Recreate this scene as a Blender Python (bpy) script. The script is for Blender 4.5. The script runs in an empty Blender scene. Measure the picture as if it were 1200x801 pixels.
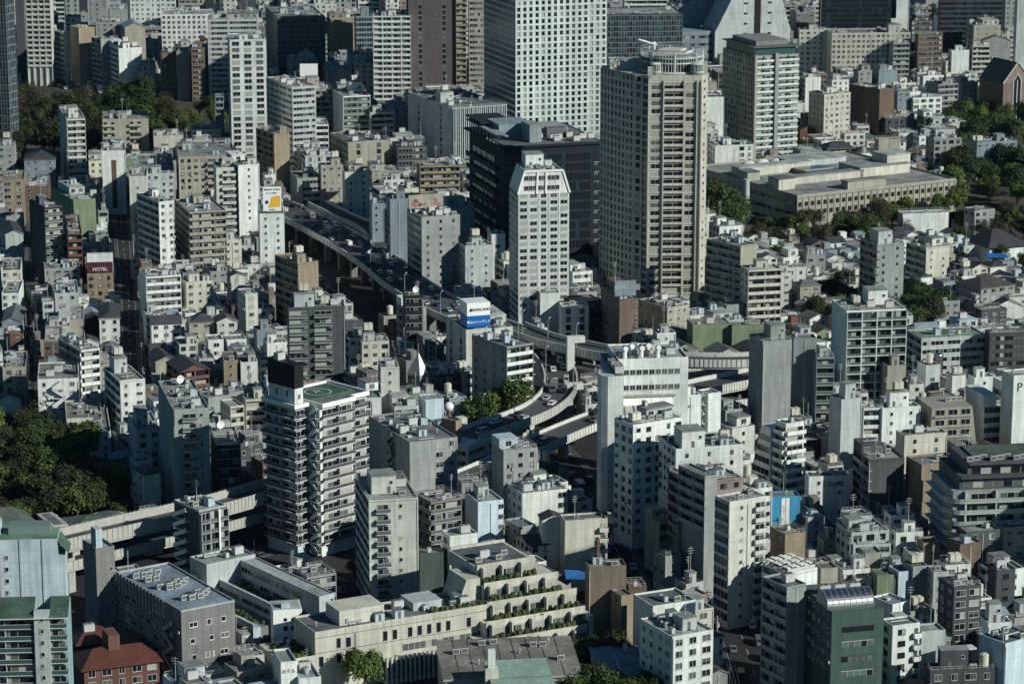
EXPO = -0.12
NFILL = 580
HAZE = 0.000008
import bpy, math, random, bisect
import numpy as np
from mathutils import Vector, Matrix
R = math.radians
rnd = random.Random(7)
# ------------------------------------------------------------------ camera model (photo frame 1200 x 801)
FPX, CX, CY, HC = 3400.0, 600.0, 400.5, 262.0
PITCH = math.atan(820.0/FPX)
SP, CP = math.sin(PITCH), math.cos(PITCH)
YH = CY - 820.0
def P(px, py, z=0.0):
    """the point of height z seen at photo pixel px, py"""
    u = (px-CX)/FPX; v = (py-CY)/FPX
    t = (HC-z)/(SP+v*CP)
    return Vector((u*t, (CP-v*SP)*t, z))
def proj(p):
    d = p[1]*CP+(HC-p[2])*SP
    return CX+FPX*p[0]/d, CY+FPX*((HC-p[2])*CP-p[1]*SP)/d
scene = bpy.context.scene
col = scene.collection
# ------------------------------------------------------------------ materials
M = {}
def nn(nt, t, **kw):
    n = nt.nodes.new(t)
    for k, v in kw.items(): setattr(n, k, v)
    return n
def mat(name, c, rough=0.8, kind='plain', metal=0.0, spec=0.3, emit=None):
    if name in M: return M[name]
    m = bpy.data.materials.new(name); m.use_nodes = True
    nt = m.node_tree; b = nt.nodes['Principled BSDF']
    b.inputs['Roughness'].default_value = rough
    b.inputs['Metallic'].default_value = metal
    b.inputs['Specular IOR Level'].default_value = spec
    b.inputs['Base Color'].default_value = (*c, 1)
    L = nt.links.new
    if kind != 'plain':
        tc = nn(nt, 'ShaderNodeTexCoord'); oi = nn(nt, 'ShaderNodeObjectInfo')
        def noise(scale, detail, vec, mp=None):
            n = nn(nt, 'ShaderNodeTexNoise'); n.inputs['Scale'].default_value = scale; n.inputs['Detail'].default_value = detail
            if mp:
                q = nn(nt, 'ShaderNodeMapping'); q.inputs['Scale'].default_value = mp; L(vec, q.inputs['Vector']); vec = q.outputs[0]
            L(vec, n.inputs['Vector']); return n.outputs['Fac']
        def ramp(fac, a, b_, lo=0.35, hi=0.65):
            n = nn(nt, 'ShaderNodeMapRange'); L(fac, n.inputs[0])
            for i, x in ((1, lo), (2, hi), (3, a), (4, b_)): n.inputs[i].default_value = x
            return n.outputs[0]
        def mul(a, b_):
            n = nn(nt, 'ShaderNodeMath', operation='MULTIPLY'); L(a, n.inputs[0]); L(b_, n.inputs[1]); return n.outputs[0]
        ob = tc.outputs['Object']
        if kind == 'wall':
            f = ramp(noise(0.15, 4, ob), 0.86, 1.06)
            f = mul(f, ramp(noise(1.0, 3, ob, (0.9, 0.9, 0.07)), 0.80, 1.05, 0.32, 0.6))
            f = mul(f, ramp(noise(2.5, 2, ob), 0.94, 1.05))
            # floor joints and panel joints
            sx = nn(nt, 'ShaderNodeSeparateXYZ'); L(ob, sx.inputs[0])
            ad = nn(nt, 'ShaderNodeMath', operation='ADD'); L(sx.outputs[0], ad.inputs[0]); L(sx.outputs[1], ad.inputs[1])
            cb = nn(nt, 'ShaderNodeCombineXYZ'); L(ad.outputs[0], cb.inputs[0]); L(sx.outputs[2], cb.inputs[1])
            br = nn(nt, 'ShaderNodeTexBrick'); br.offset = 0.0
            br.inputs['Scale'].default_value = 1.0; br.inputs['Mortar Size'].default_value = 0.05
            br.inputs['Brick Width'].default_value = 2.4; br.inputs['Row Height'].default_value = 3.1
            br.inputs['Color1'].default_value = (1, 1, 1, 1); br.inputs['Color2'].default_value = (0.95, 0.95, 0.95, 1); br.inputs['Mortar'].default_value = (0.72, 0.72, 0.72, 1)
            L(cb.outputs[0], br.inputs['Vector'])
            f = mul(f, br.outputs['Color'])
        elif kind == 'roof':
            f = ramp(noise(0.12, 5, ob), 0.62, 1.18)
            f = mul(f, ramp(noise(0.9, 4, ob), 0.78, 1.10))
            f = mul(f, ramp(noise(2.2, 3, ob, (.25, 1.4, 1)), 0.84, 1.05))
        elif kind == 'ground':
            f = ramp(noise(0.03, 5, ob), 0.7, 1.25)
            f = mul(f, ramp(noise(0.6, 4, ob), 0.85, 1.1))
        elif kind == 'leaf':
            g = nn(nt, 'ShaderNodeNewGeometry')
            f = ramp(g.outputs['Random Per Island'], 0.55, 1.5, 0, 1)
            f = mul(f, ramp(noise(0.35, 2, ob), 0.75, 1.25))
        elif kind == 'tile':
            f = ramp(noise(0.2, 4, ob), 0.8, 1.1)
            w = nn(nt, 'ShaderNodeTexWave'); w.inputs['Scale'].default_value = 0.9; L(ob, w.inputs['Vector'])
            f = mul(f, ramp(w.outputs['Fac'], 0.8, 1.08, 0, 1))
        else:
            f = ramp(noise(0.4, 3, ob), 0.9, 1.06)
        f = mul(f, ramp(oi.outputs['Random'], 0.9, 1.07, 0, 1))
        mx = nn(nt, 'ShaderNodeMix', data_type='RGBA'); mx.blend_type = 'MULTIPLY'; mx.inputs[0].default_value = 1
        mx.inputs[6].default_value = (*c, 1); L(f, mx.inputs[7]); L(mx.outputs[2], b.inputs['Base Color'])
        if kind == 'leaf':
            tr = nn(nt, 'ShaderNodeBsdfTranslucent'); L(mx.outputs[2], tr.inputs[0])
            ms = nn(nt, 'ShaderNodeMixShader'); ms.inputs[0].default_value = 0.25
            L(b.outputs[0], ms.inputs[1]); L(tr.outputs[0], ms.inputs[2]); L(ms.outputs[0], nt.nodes['Material Output'].inputs[0])
    if emit:
        b.inputs['Emission Color'].default_value = (*emit[0], 1); b.inputs['Emission Strength'].default_value = emit[1]
    M[name] = m
    return m
COL = dict(wh=(.76,.75,.70), ow=(.60,.58,.51), cr=(.60,.555,.46), be=(.42,.385,.31), tn=(.38,.29,.20), tnb=(.26,.20,.145), br=(.19,.125,.09),
  bk=(.22,.10,.075), brk=(.25,.175,.145), gy=(.36,.36,.345), gb=(.27,.255,.24), dgy=(.13,.128,.13), lg=(.50,.51,.50), dg=(.10,.105,.115), bg=(.27,.32,.36), bw=(.50,.56,.60),
  bwh=(.58,.68,.74), ol=(.23,.28,.17), pk=(.33,.25,.215), pu=(.145,.115,.115), ptm=(.7,.69,.62), lw=(.60,.66,.60), tl=(.07,.12,.13), dtl=(.04,.07,.08),
  dbl=(.02,.028,.04), bk2=(.05,.055,.065), gyl=(.30,.31,.32), dgn=(.10,.125,.115), rd=(.27,.09,.065), sky=(.06,.36,.62), gn=(.085,.15,.125), te=(.12,.25,.22), mint=(.33,.45,.37), twr=(.58,.53,.44), gtl=(.30,.42,.44))
for k, v in COL.items():
    g_ = (v[0]+v[1]+v[2])/3; f_ = 1.0 if g_ > .55 else .74+.26*g_/.55; v = [(g_+(x-g_)*.95)*f_ for x in v]; mat('wall_'+k, (v[0]*.945, v[1]*1.005, v[2]*1.02), 0.85, 'wall')
for k, v in dict(r1=(.22,.235,.235), r2=(.31,.33,.31), r3=(.15,.17,.175), r4=(.25,.245,.21), r5=(.42,.45,.43), rg=(.11,.145,.12), rgn=(.13,.25,.17), rb=(.26,.33,.40)).items(): mat('roof_'+k, v, 0.9, 'roof')
for k, v in dict(t1=(.06,.062,.068), t2=(.09,.08,.075), t3=(.14,.15,.16), t4=(.13,.05,.038), t5=(.25,.33,.38)).items(): mat('tile_'+k, v, 0.6, 'tile')
mat('glass_dark', (.012,.016,.02), 0.12, spec=0.6); mat('glass_mid', (.10,.115,.11), 0.25, spec=0.5)
mat('glass_curtain', (.36,.36,.32), 0.5); mat('glass_blue', (.02,.04,.06), 0.12, spec=0.6); mat('glass_teal', (.035,.085,.09), 0.15, spec=0.6)
mat('glass_green', (.10,.16,.145), 0.2, spec=0.7)
mat('frame_light', (.5,.5,.48), 0.5); mat('frame_dark', (.05,.05,.055), 0.5); mat('white_paint', (.80,.80,.77), 0.5, 'paint'); mat('metal', (.36,.37,.38), 0.6, 'paint', metal=0.15); mat('rail_pale', (.34,.39,.36), 0.4, 'paint')
mat('steel', (.62,.61,.56), 0.28, 'paint', metal=1.0); mat('machine', (.52,.53,.51), 0.6, 'paint'); mat('machine_dark', (.12,.125,.13), 0.7, 'paint'); mat('cream_tank', (.62,.60,.50), 0.5, 'paint')
mat('rail', (.30,.31,.32), 0.5); mat('rail_glass', (.10,.13,.13), 0.15, spec=0.6); mat('black_panel', (.006,.006,.008), 0.6, 'paint'); mat('green_glass', (.17,.23,.20), 0.2, spec=0.5); mat('louvre_reflection', (.48,.55,.40), 0.3, spec=0.5); mat('hedge', (.035,.05,.018), 0.9, 'paint'); mat('hedge_pale', (.07,.09,.03), 0.9, 'paint')  # louvre panes: sky reflection put into their pale base colour
mat('asphalt', (.030,.031,.034), 0.9, 'ground'); mat('deck_asphalt', (.075,.08,.085), 0.85, 'ground'); mat('paving', (.075,.075,.075), 0.9, 'ground'); mat('line_paint', (.35,.35,.34), 0.7); mat('earth', (.07,.062,.045), 1, 'ground')
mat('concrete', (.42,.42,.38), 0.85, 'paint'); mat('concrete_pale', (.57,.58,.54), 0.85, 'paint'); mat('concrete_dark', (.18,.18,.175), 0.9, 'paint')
mat('leaf_a', (.055,.085,.024), 0.8, 'leaf'); mat('leaf_b', (.036,.052,.018), 0.8, 'leaf'); mat('leaf_c', (.095,.135,.030), 0.8, 'leaf'); mat('leaf_d', (.060,.055,.030), 0.8, 'leaf'); mat('bark', (.09,.07,.05), 0.9, 'paint')
mat('blue_sign', (.01,.13,.42), 0.4); mat('white_sign', (.85,.85,.83), 0.4); mat('yellow_sign', (.75,.45,.06), 0.5); mat('maroon_sign', (.075,.022,.03), 0.5); mat('ink', (.03,.03,.035), 0.5); mat('red_sign', (.55,.05,.05), 0.5); mat('blue_sheet', (.02,.14,.42), 0.5)
mat('green_paint', (.065,.115,.09), 0.8, 'roof'); mat('green_line', (.38,.5,.36), 0.8)
mat('pink_sign', (.30,.14,.14), 0.6); mat('wood', (.3,.19,.1), 0.7, 'paint')
# ------------------------------------------------------------------ mesh builder
class MB:
    def __init__(s): s.v, s.f, s.m, s.ms = [], [], [], []
    def mi(s, m):
        m = M[m] if isinstance(m, str) else m
        if m not in s.ms: s.ms.append(m)
        return s.ms.index(m)
    def box(s, x0, x1, y0, y1, z0, z1, m):
        if x1 < x0: x0, x1 = x1, x0
        if y1 < y0: y0, y1 = y1, y0
        b = len(s.v); i = s.mi(m)
        s.v += [(x0,y0,z0),(x1,y0,z0),(x1,y1,z0),(x0,y1,z0),(x0,y0,z1),(x1,y0,z1),(x1,y1,z1),(x0,y1,z1)]
        s.f += [(b,b+3,b+2,b+1),(b+4,b+5,b+6,b+7),(b,b+1,b+5,b+4),(b+1,b+2,b+6,b+5),(b+2,b+3,b+7,b+6),(b+3,b,b+4,b+7)]; s.m += [i]*6
        return s
    def face(s, pts, m):
        b = len(s.v); s.v += [tuple(p) for p in pts]; s.f.append(tuple(range(b, b+len(pts)))); s.m.append(s.mi(m)); return s
    def prism(s, poly, z0, z1, m, top=None):
        """poly: (x,y) counter-clockwise; z1 may be a list per corner"""
        n = len(poly); b = len(s.v); i = s.mi(m); t = s.mi(top) if top else i
        za = z0 if isinstance(z0, (list, tuple)) else [z0]*n; zb = z1 if isinstance(z1, (list, tuple)) else [z1]*n
        s.v += [(p[0], p[1], za[k]) for k, p in enumerate(poly)] + [(p[0], p[1], zb[k]) for k, p in enumerate(poly)]
        for k in range(n):
            q = (k+1) % n; s.f.append((b+k, b+q, b+n+q, b+n+k)); s.m.append(i)
        s.f.append(tuple(range(b+n, b+2*n))); s.m.append(t)
        s.f.append(tuple(range(b+n-1, b-1, -1))); s.m.append(i)
        return s
    def xprism(s, prof, x0, x1, m):
        """profile in (y,z) extruded along x"""
        n = len(prof); b = len(s.v); i = s.mi(m)
        s.v += [(x0, y, z) for y, z in prof] + [(x1, y, z) for y, z in prof]
        for k in range(n):
            q = (k+1) % n; s.f.append((b+k, b+q, b+n+q, b+n+k)); s.m.append(i)
        s.f.append(tuple(range(b+n-1, b-1, -1))); s.f.append(tuple(range(b+n, b+2*n))); s.m += [i, i]
        return s
    def cyl(s, x, y, z0, z1, r, m, n=12, r2=None, cap=None):
        r2 = r if r2 is None else r2
        b = len(s.v); i = s.mi(m)
        for z, q in ((z0, r), (z1, r2)):
            s.v += [(x+q*math.cos(2*math.pi*k/n), y+q*math.sin(2*math.pi*k/n), z) for k in range(n)]
        for k in range(n):
            j = (k+1) % n; s.f.append((b+k, b+j, b+n+j, b+n+k)); s.m.append(i)
        s.f.append(tuple(range(b+n, b+2*n))); s.m.append(s.mi(cap) if cap else i)
        s.f.append(tuple(range(b+n-1, b-1, -1))); s.m.append(i)
        return s
    def tube(s, a, c, r, m, n=6, r2=None):
        a, c = Vector(a), Vector(c); d = (c-a).normalized(); u = d.orthogonal().normalized(); w = d.cross(u)
        b = len(s.v); i = s.mi(m)
        for p, q in ((a, r), (c, r if r2 is None else r2)):
            s.v += [tuple(p+u*(q*math.cos(2*math.pi*k/n))+w*(q*math.sin(2*math.pi*k/n))) for k in range(n)]
        for k in range(n):
            j = (k+1) % n; s.f.append((b+k, b+j, b+n+j, b+n+k)); s.m.append(i)
        s.f.append(tuple(range(b+n, b+2*n))); s.f.append(tuple(range(b+n-1, b-1, -1))); s.m += [i, i]
        return s
    def dome(s, x, y, z, r, h, m, n=14, k=4, full=False):
        i = s.mi(m); b = len(s.v)
        lo = -k if full else 0
        for a in range(lo, k+1):
            t = a/k*math.pi/2
            s.v += [(x+r*math.cos(t)*math.cos(2*math.pi*q/n), y+r*math.cos(t)*math.sin(2*math.pi*q/n), z+h*math.sin(t)) for q in range(n)]
        for a in range(k-lo):
            for q in range(n):
                j = (q+1) % n; s.f.append((b+a*n+q, b+a*n+j, b+(a+1)*n+j, b+(a+1)*n+q)); s.m.append(i)
        return s
    def mesh(s, name):
        me = bpy.data.meshes.new(name); me.from_pydata(s.v, [], s.f)
        for m in s.ms: me.materials.append(m)
        me.polygons.foreach_set('material_index', s.m); me.update()
        return me
    def build(s, name, parent=None, loc=(0,0,0), rz=0, **props):
        return put(s.mesh(name), name, parent, loc, rz, **props)
def put(me, name, parent=None, loc=(0,0,0), rz=0, **props):
    o = bpy.data.objects.new(name, me); col.objects.link(o)
    if parent is not None: o.parent = parent
    o.location = loc
    if rz: o.rotation_euler = (0, 0, rz)
    for k, v in props.items():
        if v: o[k] = v
    return o
def empty(name, loc, rz=0, label=None, cat=None, group=None, kind=None):
    o = bpy.data.objects.new(name, None); col.objects.link(o); o.location = loc; o.rotation_euler = (0, 0, rz); o.empty_display_size = 1
    for k, v in (('label', label), ('category', cat), ('group', group), ('kind', kind)):
        if v: o[k] = v
    return o
def lettering(text, size, m, parent, loc, rot, name='lettering', ext=0.05, sx=1.0, bold=0.0):
    cu = bpy.data.curves.new('lettering', 'FONT'); cu.body = text; cu.size = size; cu.extrude = ext; cu.offset = bold; cu.align_x = 'CENTER'; cu.align_y = 'CENTER'
    t = bpy.data.objects.new('tmp', cu); col.objects.link(t)
    dg = bpy.context.evaluated_depsgraph_get()
    me = bpy.data.meshes.new_from_object(t.evaluated_get(dg)); bpy.data.objects.remove(t)
    me.materials.clear(); me.materials.append(M[m])
    o = put(me, name, parent, loc); o.rotation_euler = rot; o.scale = (sx, 1, 1)
    return o
CACHE = {}
def cached(key, fn):
    if key not in CACHE: CACHE[key] = fn()
    return CACHE[key]
# ------------------------------------------------------------------ facade elements; x along the face, -y out, z up
def window_mesh(w, h, g, fr):
    def f():
        b = MB(); t = .09
        if g == 'half_a': b.box(-w/2, 0, -.03, .02, 0, h, 'glass_dark'); b.box(0.001, w/2, -.03, .02, 0, h, 'glass_curtain')
        elif g == 'half_b': b.box(-w/2, w/2, -.03, .02, 0, h*.45, 'glass_dark'); b.box(-w/2, w/2, -.03, .02, h*.45+.001, h, 'glass_mid')
        elif g == 'half_c': b.box(-w/2, -w*.1, -.03, .02, 0, h, 'glass_curtain'); b.box(-w*.1+.001, w/2, -.03, .02, 0, h, 'glass_mid')
        elif g == 'half_d': b.box(-w/2, w*.12, -.03, .02, 0, h, 'glass_dark'); b.box(w*.12+.001, w/2, -.03, .02, 0, h, 'glass_mid')
        else: b.box(-w/2, w/2, -.03, .02, 0, h, g)
        b.box(-w/2-t, -w/2, -.12, .02, -t, h+t, fr); b.box(w/2, w/2+t, -.12, .02, -t, h+t, fr)
        b.box(-w/2, w/2, -.12, .02, h, h+t, fr); b.box(-w/2-.05, w/2+.05, -.22, .02, -.14, 0, fr)
        if w > 1.3: b.box(-.04, .04, -.07, -.031, 0, h, fr)
        return b.mesh('window')
    return cached(('w', round(w,1), round(h,1), g, fr), f)
def glazing_mesh(w, h, pal, fr, v, pw=1.6):
    w = round(w*2)/2
    def f():
        q = random.Random(hash((w, h, v)) & 0xffff); b = MB(); n = max(1, round(w/pw)); s = w/n
        for i in range(n): b.box(i*s, (i+1)*s, -.03, .02, 0, h, q.choice(pal))
        for i in range(n+1): b.box(max(0,i*s-.05), min(w,i*s+.05), -.10, -.031, 0, h, fr)
        b.box(0, w, -.12, -.031, h-.06, h+.06, fr)
        return b.mesh('glazing')
    return cached(('g', w, round(h,2), tuple(pal), fr, v, pw), f), w
def balcony_mesh(w, fh, d, par, style, slab):
    w = round(w*2)/2
    def f():
        b = MB()
        b.box(0, w, -d, 0, -.16, .0, slab)
        if style == 'b':
            b.box(0, w, -d, -d+.12, .002, 1.1, par); b.box(0, .12, -d+.122, 0, .002, 1.1, par); b.box(w-.12, w, -d+.122, 0, .002, 1.1, par)
        else:
            b.box(0, w, -d+.02, -d+.07, .10, 1.02, par); b.box(0, w, -d, -d+.1, 1.021, 1.1, 'frame_light')
            b.box(.02, .07, -d+.071, 0, .10, 1.05, par); b.box(w-.07, w-.02, -d+.071, 0, .10, 1.05, par)
        n = max(1, round(w/6.0))
        for i in range(1, n):
            x = i*w/n; b.box(x-.05, x+.05, -d+.13, -.05, .003, fh-.2, 'frame_light')
        return b.mesh('balcony')
    return cached(('b', w, round(fh,2), d, par, style, slab), f), w
def stair_mesh(w, fh, m, flip):
    def f():
        b = MB(); d = 1.5
        b.box(0, w, -d, 0, -.16, 0, m); 
        z0, z1 = (0, fh) if not flip else (fh, 0)
        n = 2
        b.xv = None
        def slant(y0, y1, a, c):
            p = [(0, z0+a), (w, z1+a), (w, z1+c), (0, z0+c)]
            i = len(b.v); mi = b.mi(m)
            b.v += [(x, y0, z) for x, z in p]+[(x, y1, z) for x, z in p]
            b.f += [(i,i+1,i+2,i+3),(i+7,i+6,i+5,i+4)]+[(i+k, i+4+k, i+4+(k+1)%4, i+(k+1)%4) for k in range(4)]; b.m += [mi]*6
        slant(-d, -d+.12, -.1, .95); slant(-d+.13, -.1, -.25, -.1)
        b.box(0, .5, -d, -d+.12, .001, 1.1, m); b.box(w-.5, w, -d, -d+.12, .001, 1.1, m)
        return b.mesh('stair_flight')
    return cached(('s', round(w,1), round(fh,2), m, flip), f)
GP_W = ['glass_dark']*4+['glass_mid']*2+['glass_curtain']
GP_V = ['glass_dark']*4+['glass_mid']*2+['glass_curtain', 'half_a', 'half_b', 'half_b', 'half_c', 'half_d', 'half_d']
GP_B = ['glass_dark']*3+['glass_mid']*2+['glass_curtain']*2
def facade(root, p0, p1, h, fh, style, wm, zmin=0, fr='frame_light', par=None, z_lo=0, seed=0, rail=None, slab=None, bal_d=1.2, skiptop=0, pitch=None):
    """p0 -> p1 left to right as seen from outside; h: height of the top floor's ceiling"""
    if style == 'x': return
    p0, p1 = Vector(p0[:2]), Vector(p1[:2]); e = p1-p0; Ltot = e.length
    if Ltot < 1.5: return
    e /= Ltot; ang = math.atan2(e.y, e.x); q = random.Random(seed)
    segs = []; i = 0
    while i < len(style):
        k = style[i]; wgt = 1
        if i+1 < len(style) and style[i+1].isdigit(): wgt = int(style[i+1]); i += 1
        segs.append((k, wgt)); i += 1
    tot = sum(w for _, w in segs); s0 = 0
    nf = max(1, int((h-z_lo)/fh+.3))
    def at(s, z, out=0): return (p0.x+e.x*s+e.y*out, p0.y+e.y*s-e.x*out, z)
    for k, wgt in segs:
        L = Ltot*wgt/tot; a = s0; s0 += L
        if k == 'x': continue
        for fi in range(skiptop, nf):
            z = h-(fi+1)*fh
            if z < max(z_lo-.2, zmin-fh): break
            if k == 'w' or k == 'W' or k == 'n' or k == 'c':
                if k == 'w': w, hh, bay = 1.5, 1.3, pitch or 3.4
                elif k == 'W': w, hh, bay = 2.3, 1.6, pitch or 3.8
                elif k == 'n': w, hh, bay = 1.5, 1.5, pitch or 2.9
                else: w, hh, bay = .8, 1.0, pitch or 5.5
                nb = max(1, int(L/bay+.2)); st = L/nb
                if fi == skiptop: cw = [w*q.choice((.62, .8, 1, 1, 1.25)) if k in 'wW' else w for _ in range(nb)]; cj = [q.uniform(-.3, .3) if k == 'w' else 0 for _ in range(nb)]; czz = [q.choice((0, 0, .35)) if k == 'w' else 0 for _ in range(nb)]
                for j in range(nb):
                    if k in 'wc' and q.random() < .05: continue
                    put(window_mesh(cw[j], hh-czz[j], q.choice(GP_V), fr), 'window', root, at(a+(j+.5)*st+cj[j], z+1.0+czz[j]), ang)
                    if k == 'w' and fi > 0 and q.random() < .10: put(furn('wac'), 'air_conditioner', root, at(a+(j+.5)*st+cj[j]+1.25, z+.5), ang)
            elif k == 'u':
                nb = max(1, round(L/5.5)); st = L/nb
                for j in range(nb):
                    put(window_mesh(3.4, 1.9, q.choice(GP_W), fr), 'window', root, at(a+(j+.5)*st, z+.7), ang)
            elif k == 's':
                pass
            elif k == 'r':
                me, w = glazing_mesh(max(1, L-1.2), 1.5, GP_W, fr, q.randrange(3)); put(me, 'glazing', root, at(a+(L-w)/2, z+.9), ang)
            elif k == 'v':
                me, w = glazing_mesh(min(L, 2.0), fh*.72, ['glass_dark']*3+['glass_mid'], fr, q.randrange(3)); put(me, 'glazing', root, at(a+L*.25-w/2, z+.3), ang)
                if L > 8: put(me, 'glazing', root, at(a+L*.75-w/2, z+.3), ang)
            elif k == 'g':
                me, w = glazing_mesh(L-.2, fh-.9, ['glass_blue','glass_dark','glass_teal'] if fr != 'frame_dark' else ['glass_dark']*3+['glass_blue'], fr, q.randrange(3)); put(me, 'glazing', root, at(a+(L-w)/2, z+.5), ang)
            elif k in 'bB':
                pp = par or (wm if k == 'b' else (rail or 'rail_glass'))
                me, w = balcony_mesh(L-.1, fh, bal_d, pp, k, slab or (wm if k == 'b' else 'concrete_pale')); put(me, 'balcony', root, at(a+(L-w)/2, z+.0), ang)
                me, w = glazing_mesh(L-.8, 2.05, GP_B, fr, q.randrange(4), 1.9); put(me, 'glazing', root, at(a+(L-w)/2, z+.1), ang)
            elif k == 'e':
                me = stair_mesh(min(L, 4.5), fh, wm if wm in M else 'wall_wh', fi % 2); put(me, 'stair_flight', root, at(a+(L-min(L, 4.5))/2, z, .02), ang)
            elif k in 'NG':
                bay = pitch or (3.3 if k == 'N' else 5.2)
                nb = max(1, round(L/bay)); st = L/nb; dep = .35 if k == 'N' else 1.3
                def lat():
                    b = MB(); pw = st*.24 if k == 'N' else .16
                    b.box(0, L, -dep, 0, -.001, (1.0 if k == 'N' else .28), wm)
                    for j in range(nb+1):
                        x0, x1 = max(0, j*st-pw), min(L, j*st+pw); b.box(x0, x1, -dep, 0, (1.001 if k == 'N' else .281), fh-.002, wm)
                    if k == 'G': b.box(0, L, -dep+.1, -dep+.15, .35, 1.2, 'rail_glass')
                    return b.mesh('facade_frame')
                put(cached(('N', k, round(L,2), round(fh,2), wm, nb), lat), 'facade_frame', root, at(a, z), ang)
                me, w = glazing_mesh(L-.3, fh-(1.1 if k == 'N' else .4), GP_W if k == 'N' else GP_B, fr, q.randrange(4), st if k == 'N' else st/3); put(me, 'glazing', root, at(a+(L-w)/2, z+(1.0 if k == 'N' else .25)), ang)
        if k == 's':   # tall slits
            nb = max(2, round(L/2.3)); st = L/nb
            def sl():
                b = MB(); b.box(-.35, .35, -.04, .02, 0, 3.0, 'glass_dark'); b.box(-.75, -.36, -.55, .02, -.2, 3.1, wm); b.box(.36, .75, -.55, .02, -.2, 3.1, wm); return b.mesh('slit_window')
            for j in range(nb):
                for fi in range(nf):
                    z = h-(fi+1)*fh
                    if z < max(z_lo-.2, zmin-fh): break
                    if nb*nf < 260: put(cached(('sl', wm), sl), 'slit_window', root, at(a+(j+.5)*st, z+.2), ang)
# ------------------------------------------------------------------ rooftop furniture (shared meshes)
def m_ac():
    b = MB(); b.box(-.9, .9, -.5, .5, .15, 1.5, 'machine'); b.box(-.8, .8, -.4, .4, 0, .149, 'machine_dark'); b.cyl(-.4, 0, 1.501, 1.62, .33, 'machine_dark', 10); b.cyl(.42, 0, 1.501, 1.62, .33, 'machine_dark', 10)
    b.box(-.75, .75, -.53, -.501, .35, 1.3, 'machine_dark'); return b.mesh('air_conditioner')
def m_ac2():
    b = MB(); b.box(-1.4, 1.4, -1, 1, .3, 2.3, 'machine'); b.box(-1.3, 1.3, -.9, .9, 0, .299, 'machine_dark'); b.cyl(-.65, 0, 2.301, 2.6, .5, 'machine_dark', 12); b.cyl(.65, 0, 2.301, 2.6, .5, 'machine_dark', 12); return b.mesh('air_conditioner')
def m_tank():
    b = MB(); b.box(-1.5, 1.5, -1.2, 1.2, .8, 3.0, 'cream_tank'); b.box(-1.6, 1.6, -.06, .06, .7, 3.06, 'machine'); b.box(-.06, .06, -1.3, 1.3, .7, 3.06, 'machine')
    for x in (-1.2, 1.2):
        for y in (-.9, .9): b.box(x-.12, x+.12, y-.12, y+.12, 0, .8, 'machine_dark')
    b.cyl(.6, .4, 3.0, 3.2, .35, 'machine', 10); return b.mesh('water_tank')
def m_silo():
    b = MB(); b.cyl(0, 0, .6, 3.6, 1.2, 'cream_tank', 16); b.cyl(0, 0, 3.6, 4.0, 1.2, 'machine', 16, .3)
    for k in range(4): b.box(math.cos(k*1.57+.8)*.9-.1, math.cos(k*1.57+.8)*.9+.1, math.sin(k*1.57+.8)*.9-.1, math.sin(k*1.57+.8)*.9+.1, 0, .6, 'machine_dark')
    return b.mesh('water_tank')
def m_mast():
    b = MB(); b.tube((0,0,0), (0,0,7), .09, 'frame_light', 5, .05)
    for z, w in ((6.5, .8), (5.8, 1.0), (5.1, .7)): b.box(-w, w, -.04, .04, z, z+.08, 'frame_light')
    return b.mesh('antenna')
def m_dish():
    b = MB(); b.tube((0,0,0), (0,0,1.6), .12, 'machine', 6)
    n = 14
    for k in range(n):
        a0, a1 = 2*math.pi*k/n, 2*math.pi*(k+1)/n
        b.face([(0, -.1, 2.2), (1.3*math.cos(a0), -.7, 2.2+1.3*math.sin(a0)), (1.3*math.cos(a1), -.7, 2.2+1.3*math.sin(a1))], 'white_paint')
        b.face([(0, .05, 2.2), (1.3*math.cos(a1), -.6, 2.2+1.3*math.sin(a1)), (1.3*math.cos(a0), -.6, 2.2+1.3*math.sin(a0))], 'white_paint')
    return b.mesh('satellite_dish')
def m_duct():
    b = MB(); b.box(-2.2, 2.2, -.35, .35, .4, 1.0, 'metal'); b.box(-2.2, -1.6, -.35, .35, 1.001, 1.8, 'metal'); b.box(1.0, 1.3, -.3, .3, 0, .4, 'machine_dark'); b.box(-1.5, -1.2, -.3, .3, 0, .4, 'machine_dark'); return b.mesh('duct')
def m_hatch():
    b = MB(); b.box(-.6, .6, -.6, .6, 0, .5, 'machine'); b.box(-.7, .7, -.7, .7, .501, .6, 'machine'); return b.mesh('roof_hatch')
def m_pipe():
    b = MB(); [b.tube((-2.4, y, .35), (2.4, y, .35), .09, 'metal', 5) for y in (-.25, 0, .25)]; [b.box(x-.08, x+.08, -.35, .35, 0, .26, 'machine_dark') for x in (-2, 0, 2)]; b.tube((2.4, 0, .35), (2.4, 0, 1.6), .1, 'metal', 5); return b.mesh('pipework')
def m_shed():
    b = MB(); b.prism([(-1.3,-1.1),(1.3,-1.1),(1.3,1.1),(-1.3,1.1)], 0, [2.0,2.0,2.5,2.5], 'wall_bw', 'roof_r3'); b.box(-.4, .4, -1.14, -1.101, 0, 1.8, 'machine_dark'); return b.mesh('roof_shed')
def m_vent():
    b = MB(); b.cyl(0, 0, 0, 1.1, .22, 'metal', 8); b.cyl(0, 0, 1.1, 1.5, .42, 'metal', 10, .2); return b.mesh('roof_vent')
def m_wac():
    b = MB(); b.box(-.42, .42, -.5, -.15, 0, .65, 'machine'); b.box(-.45, .45, -.5, .0, -.06, -.001, 'machine_dark'); b.cyl(-.1, -.52, .1, .11, .01, 'machine_dark', 5); return b.mesh('air_conditioner')
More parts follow.
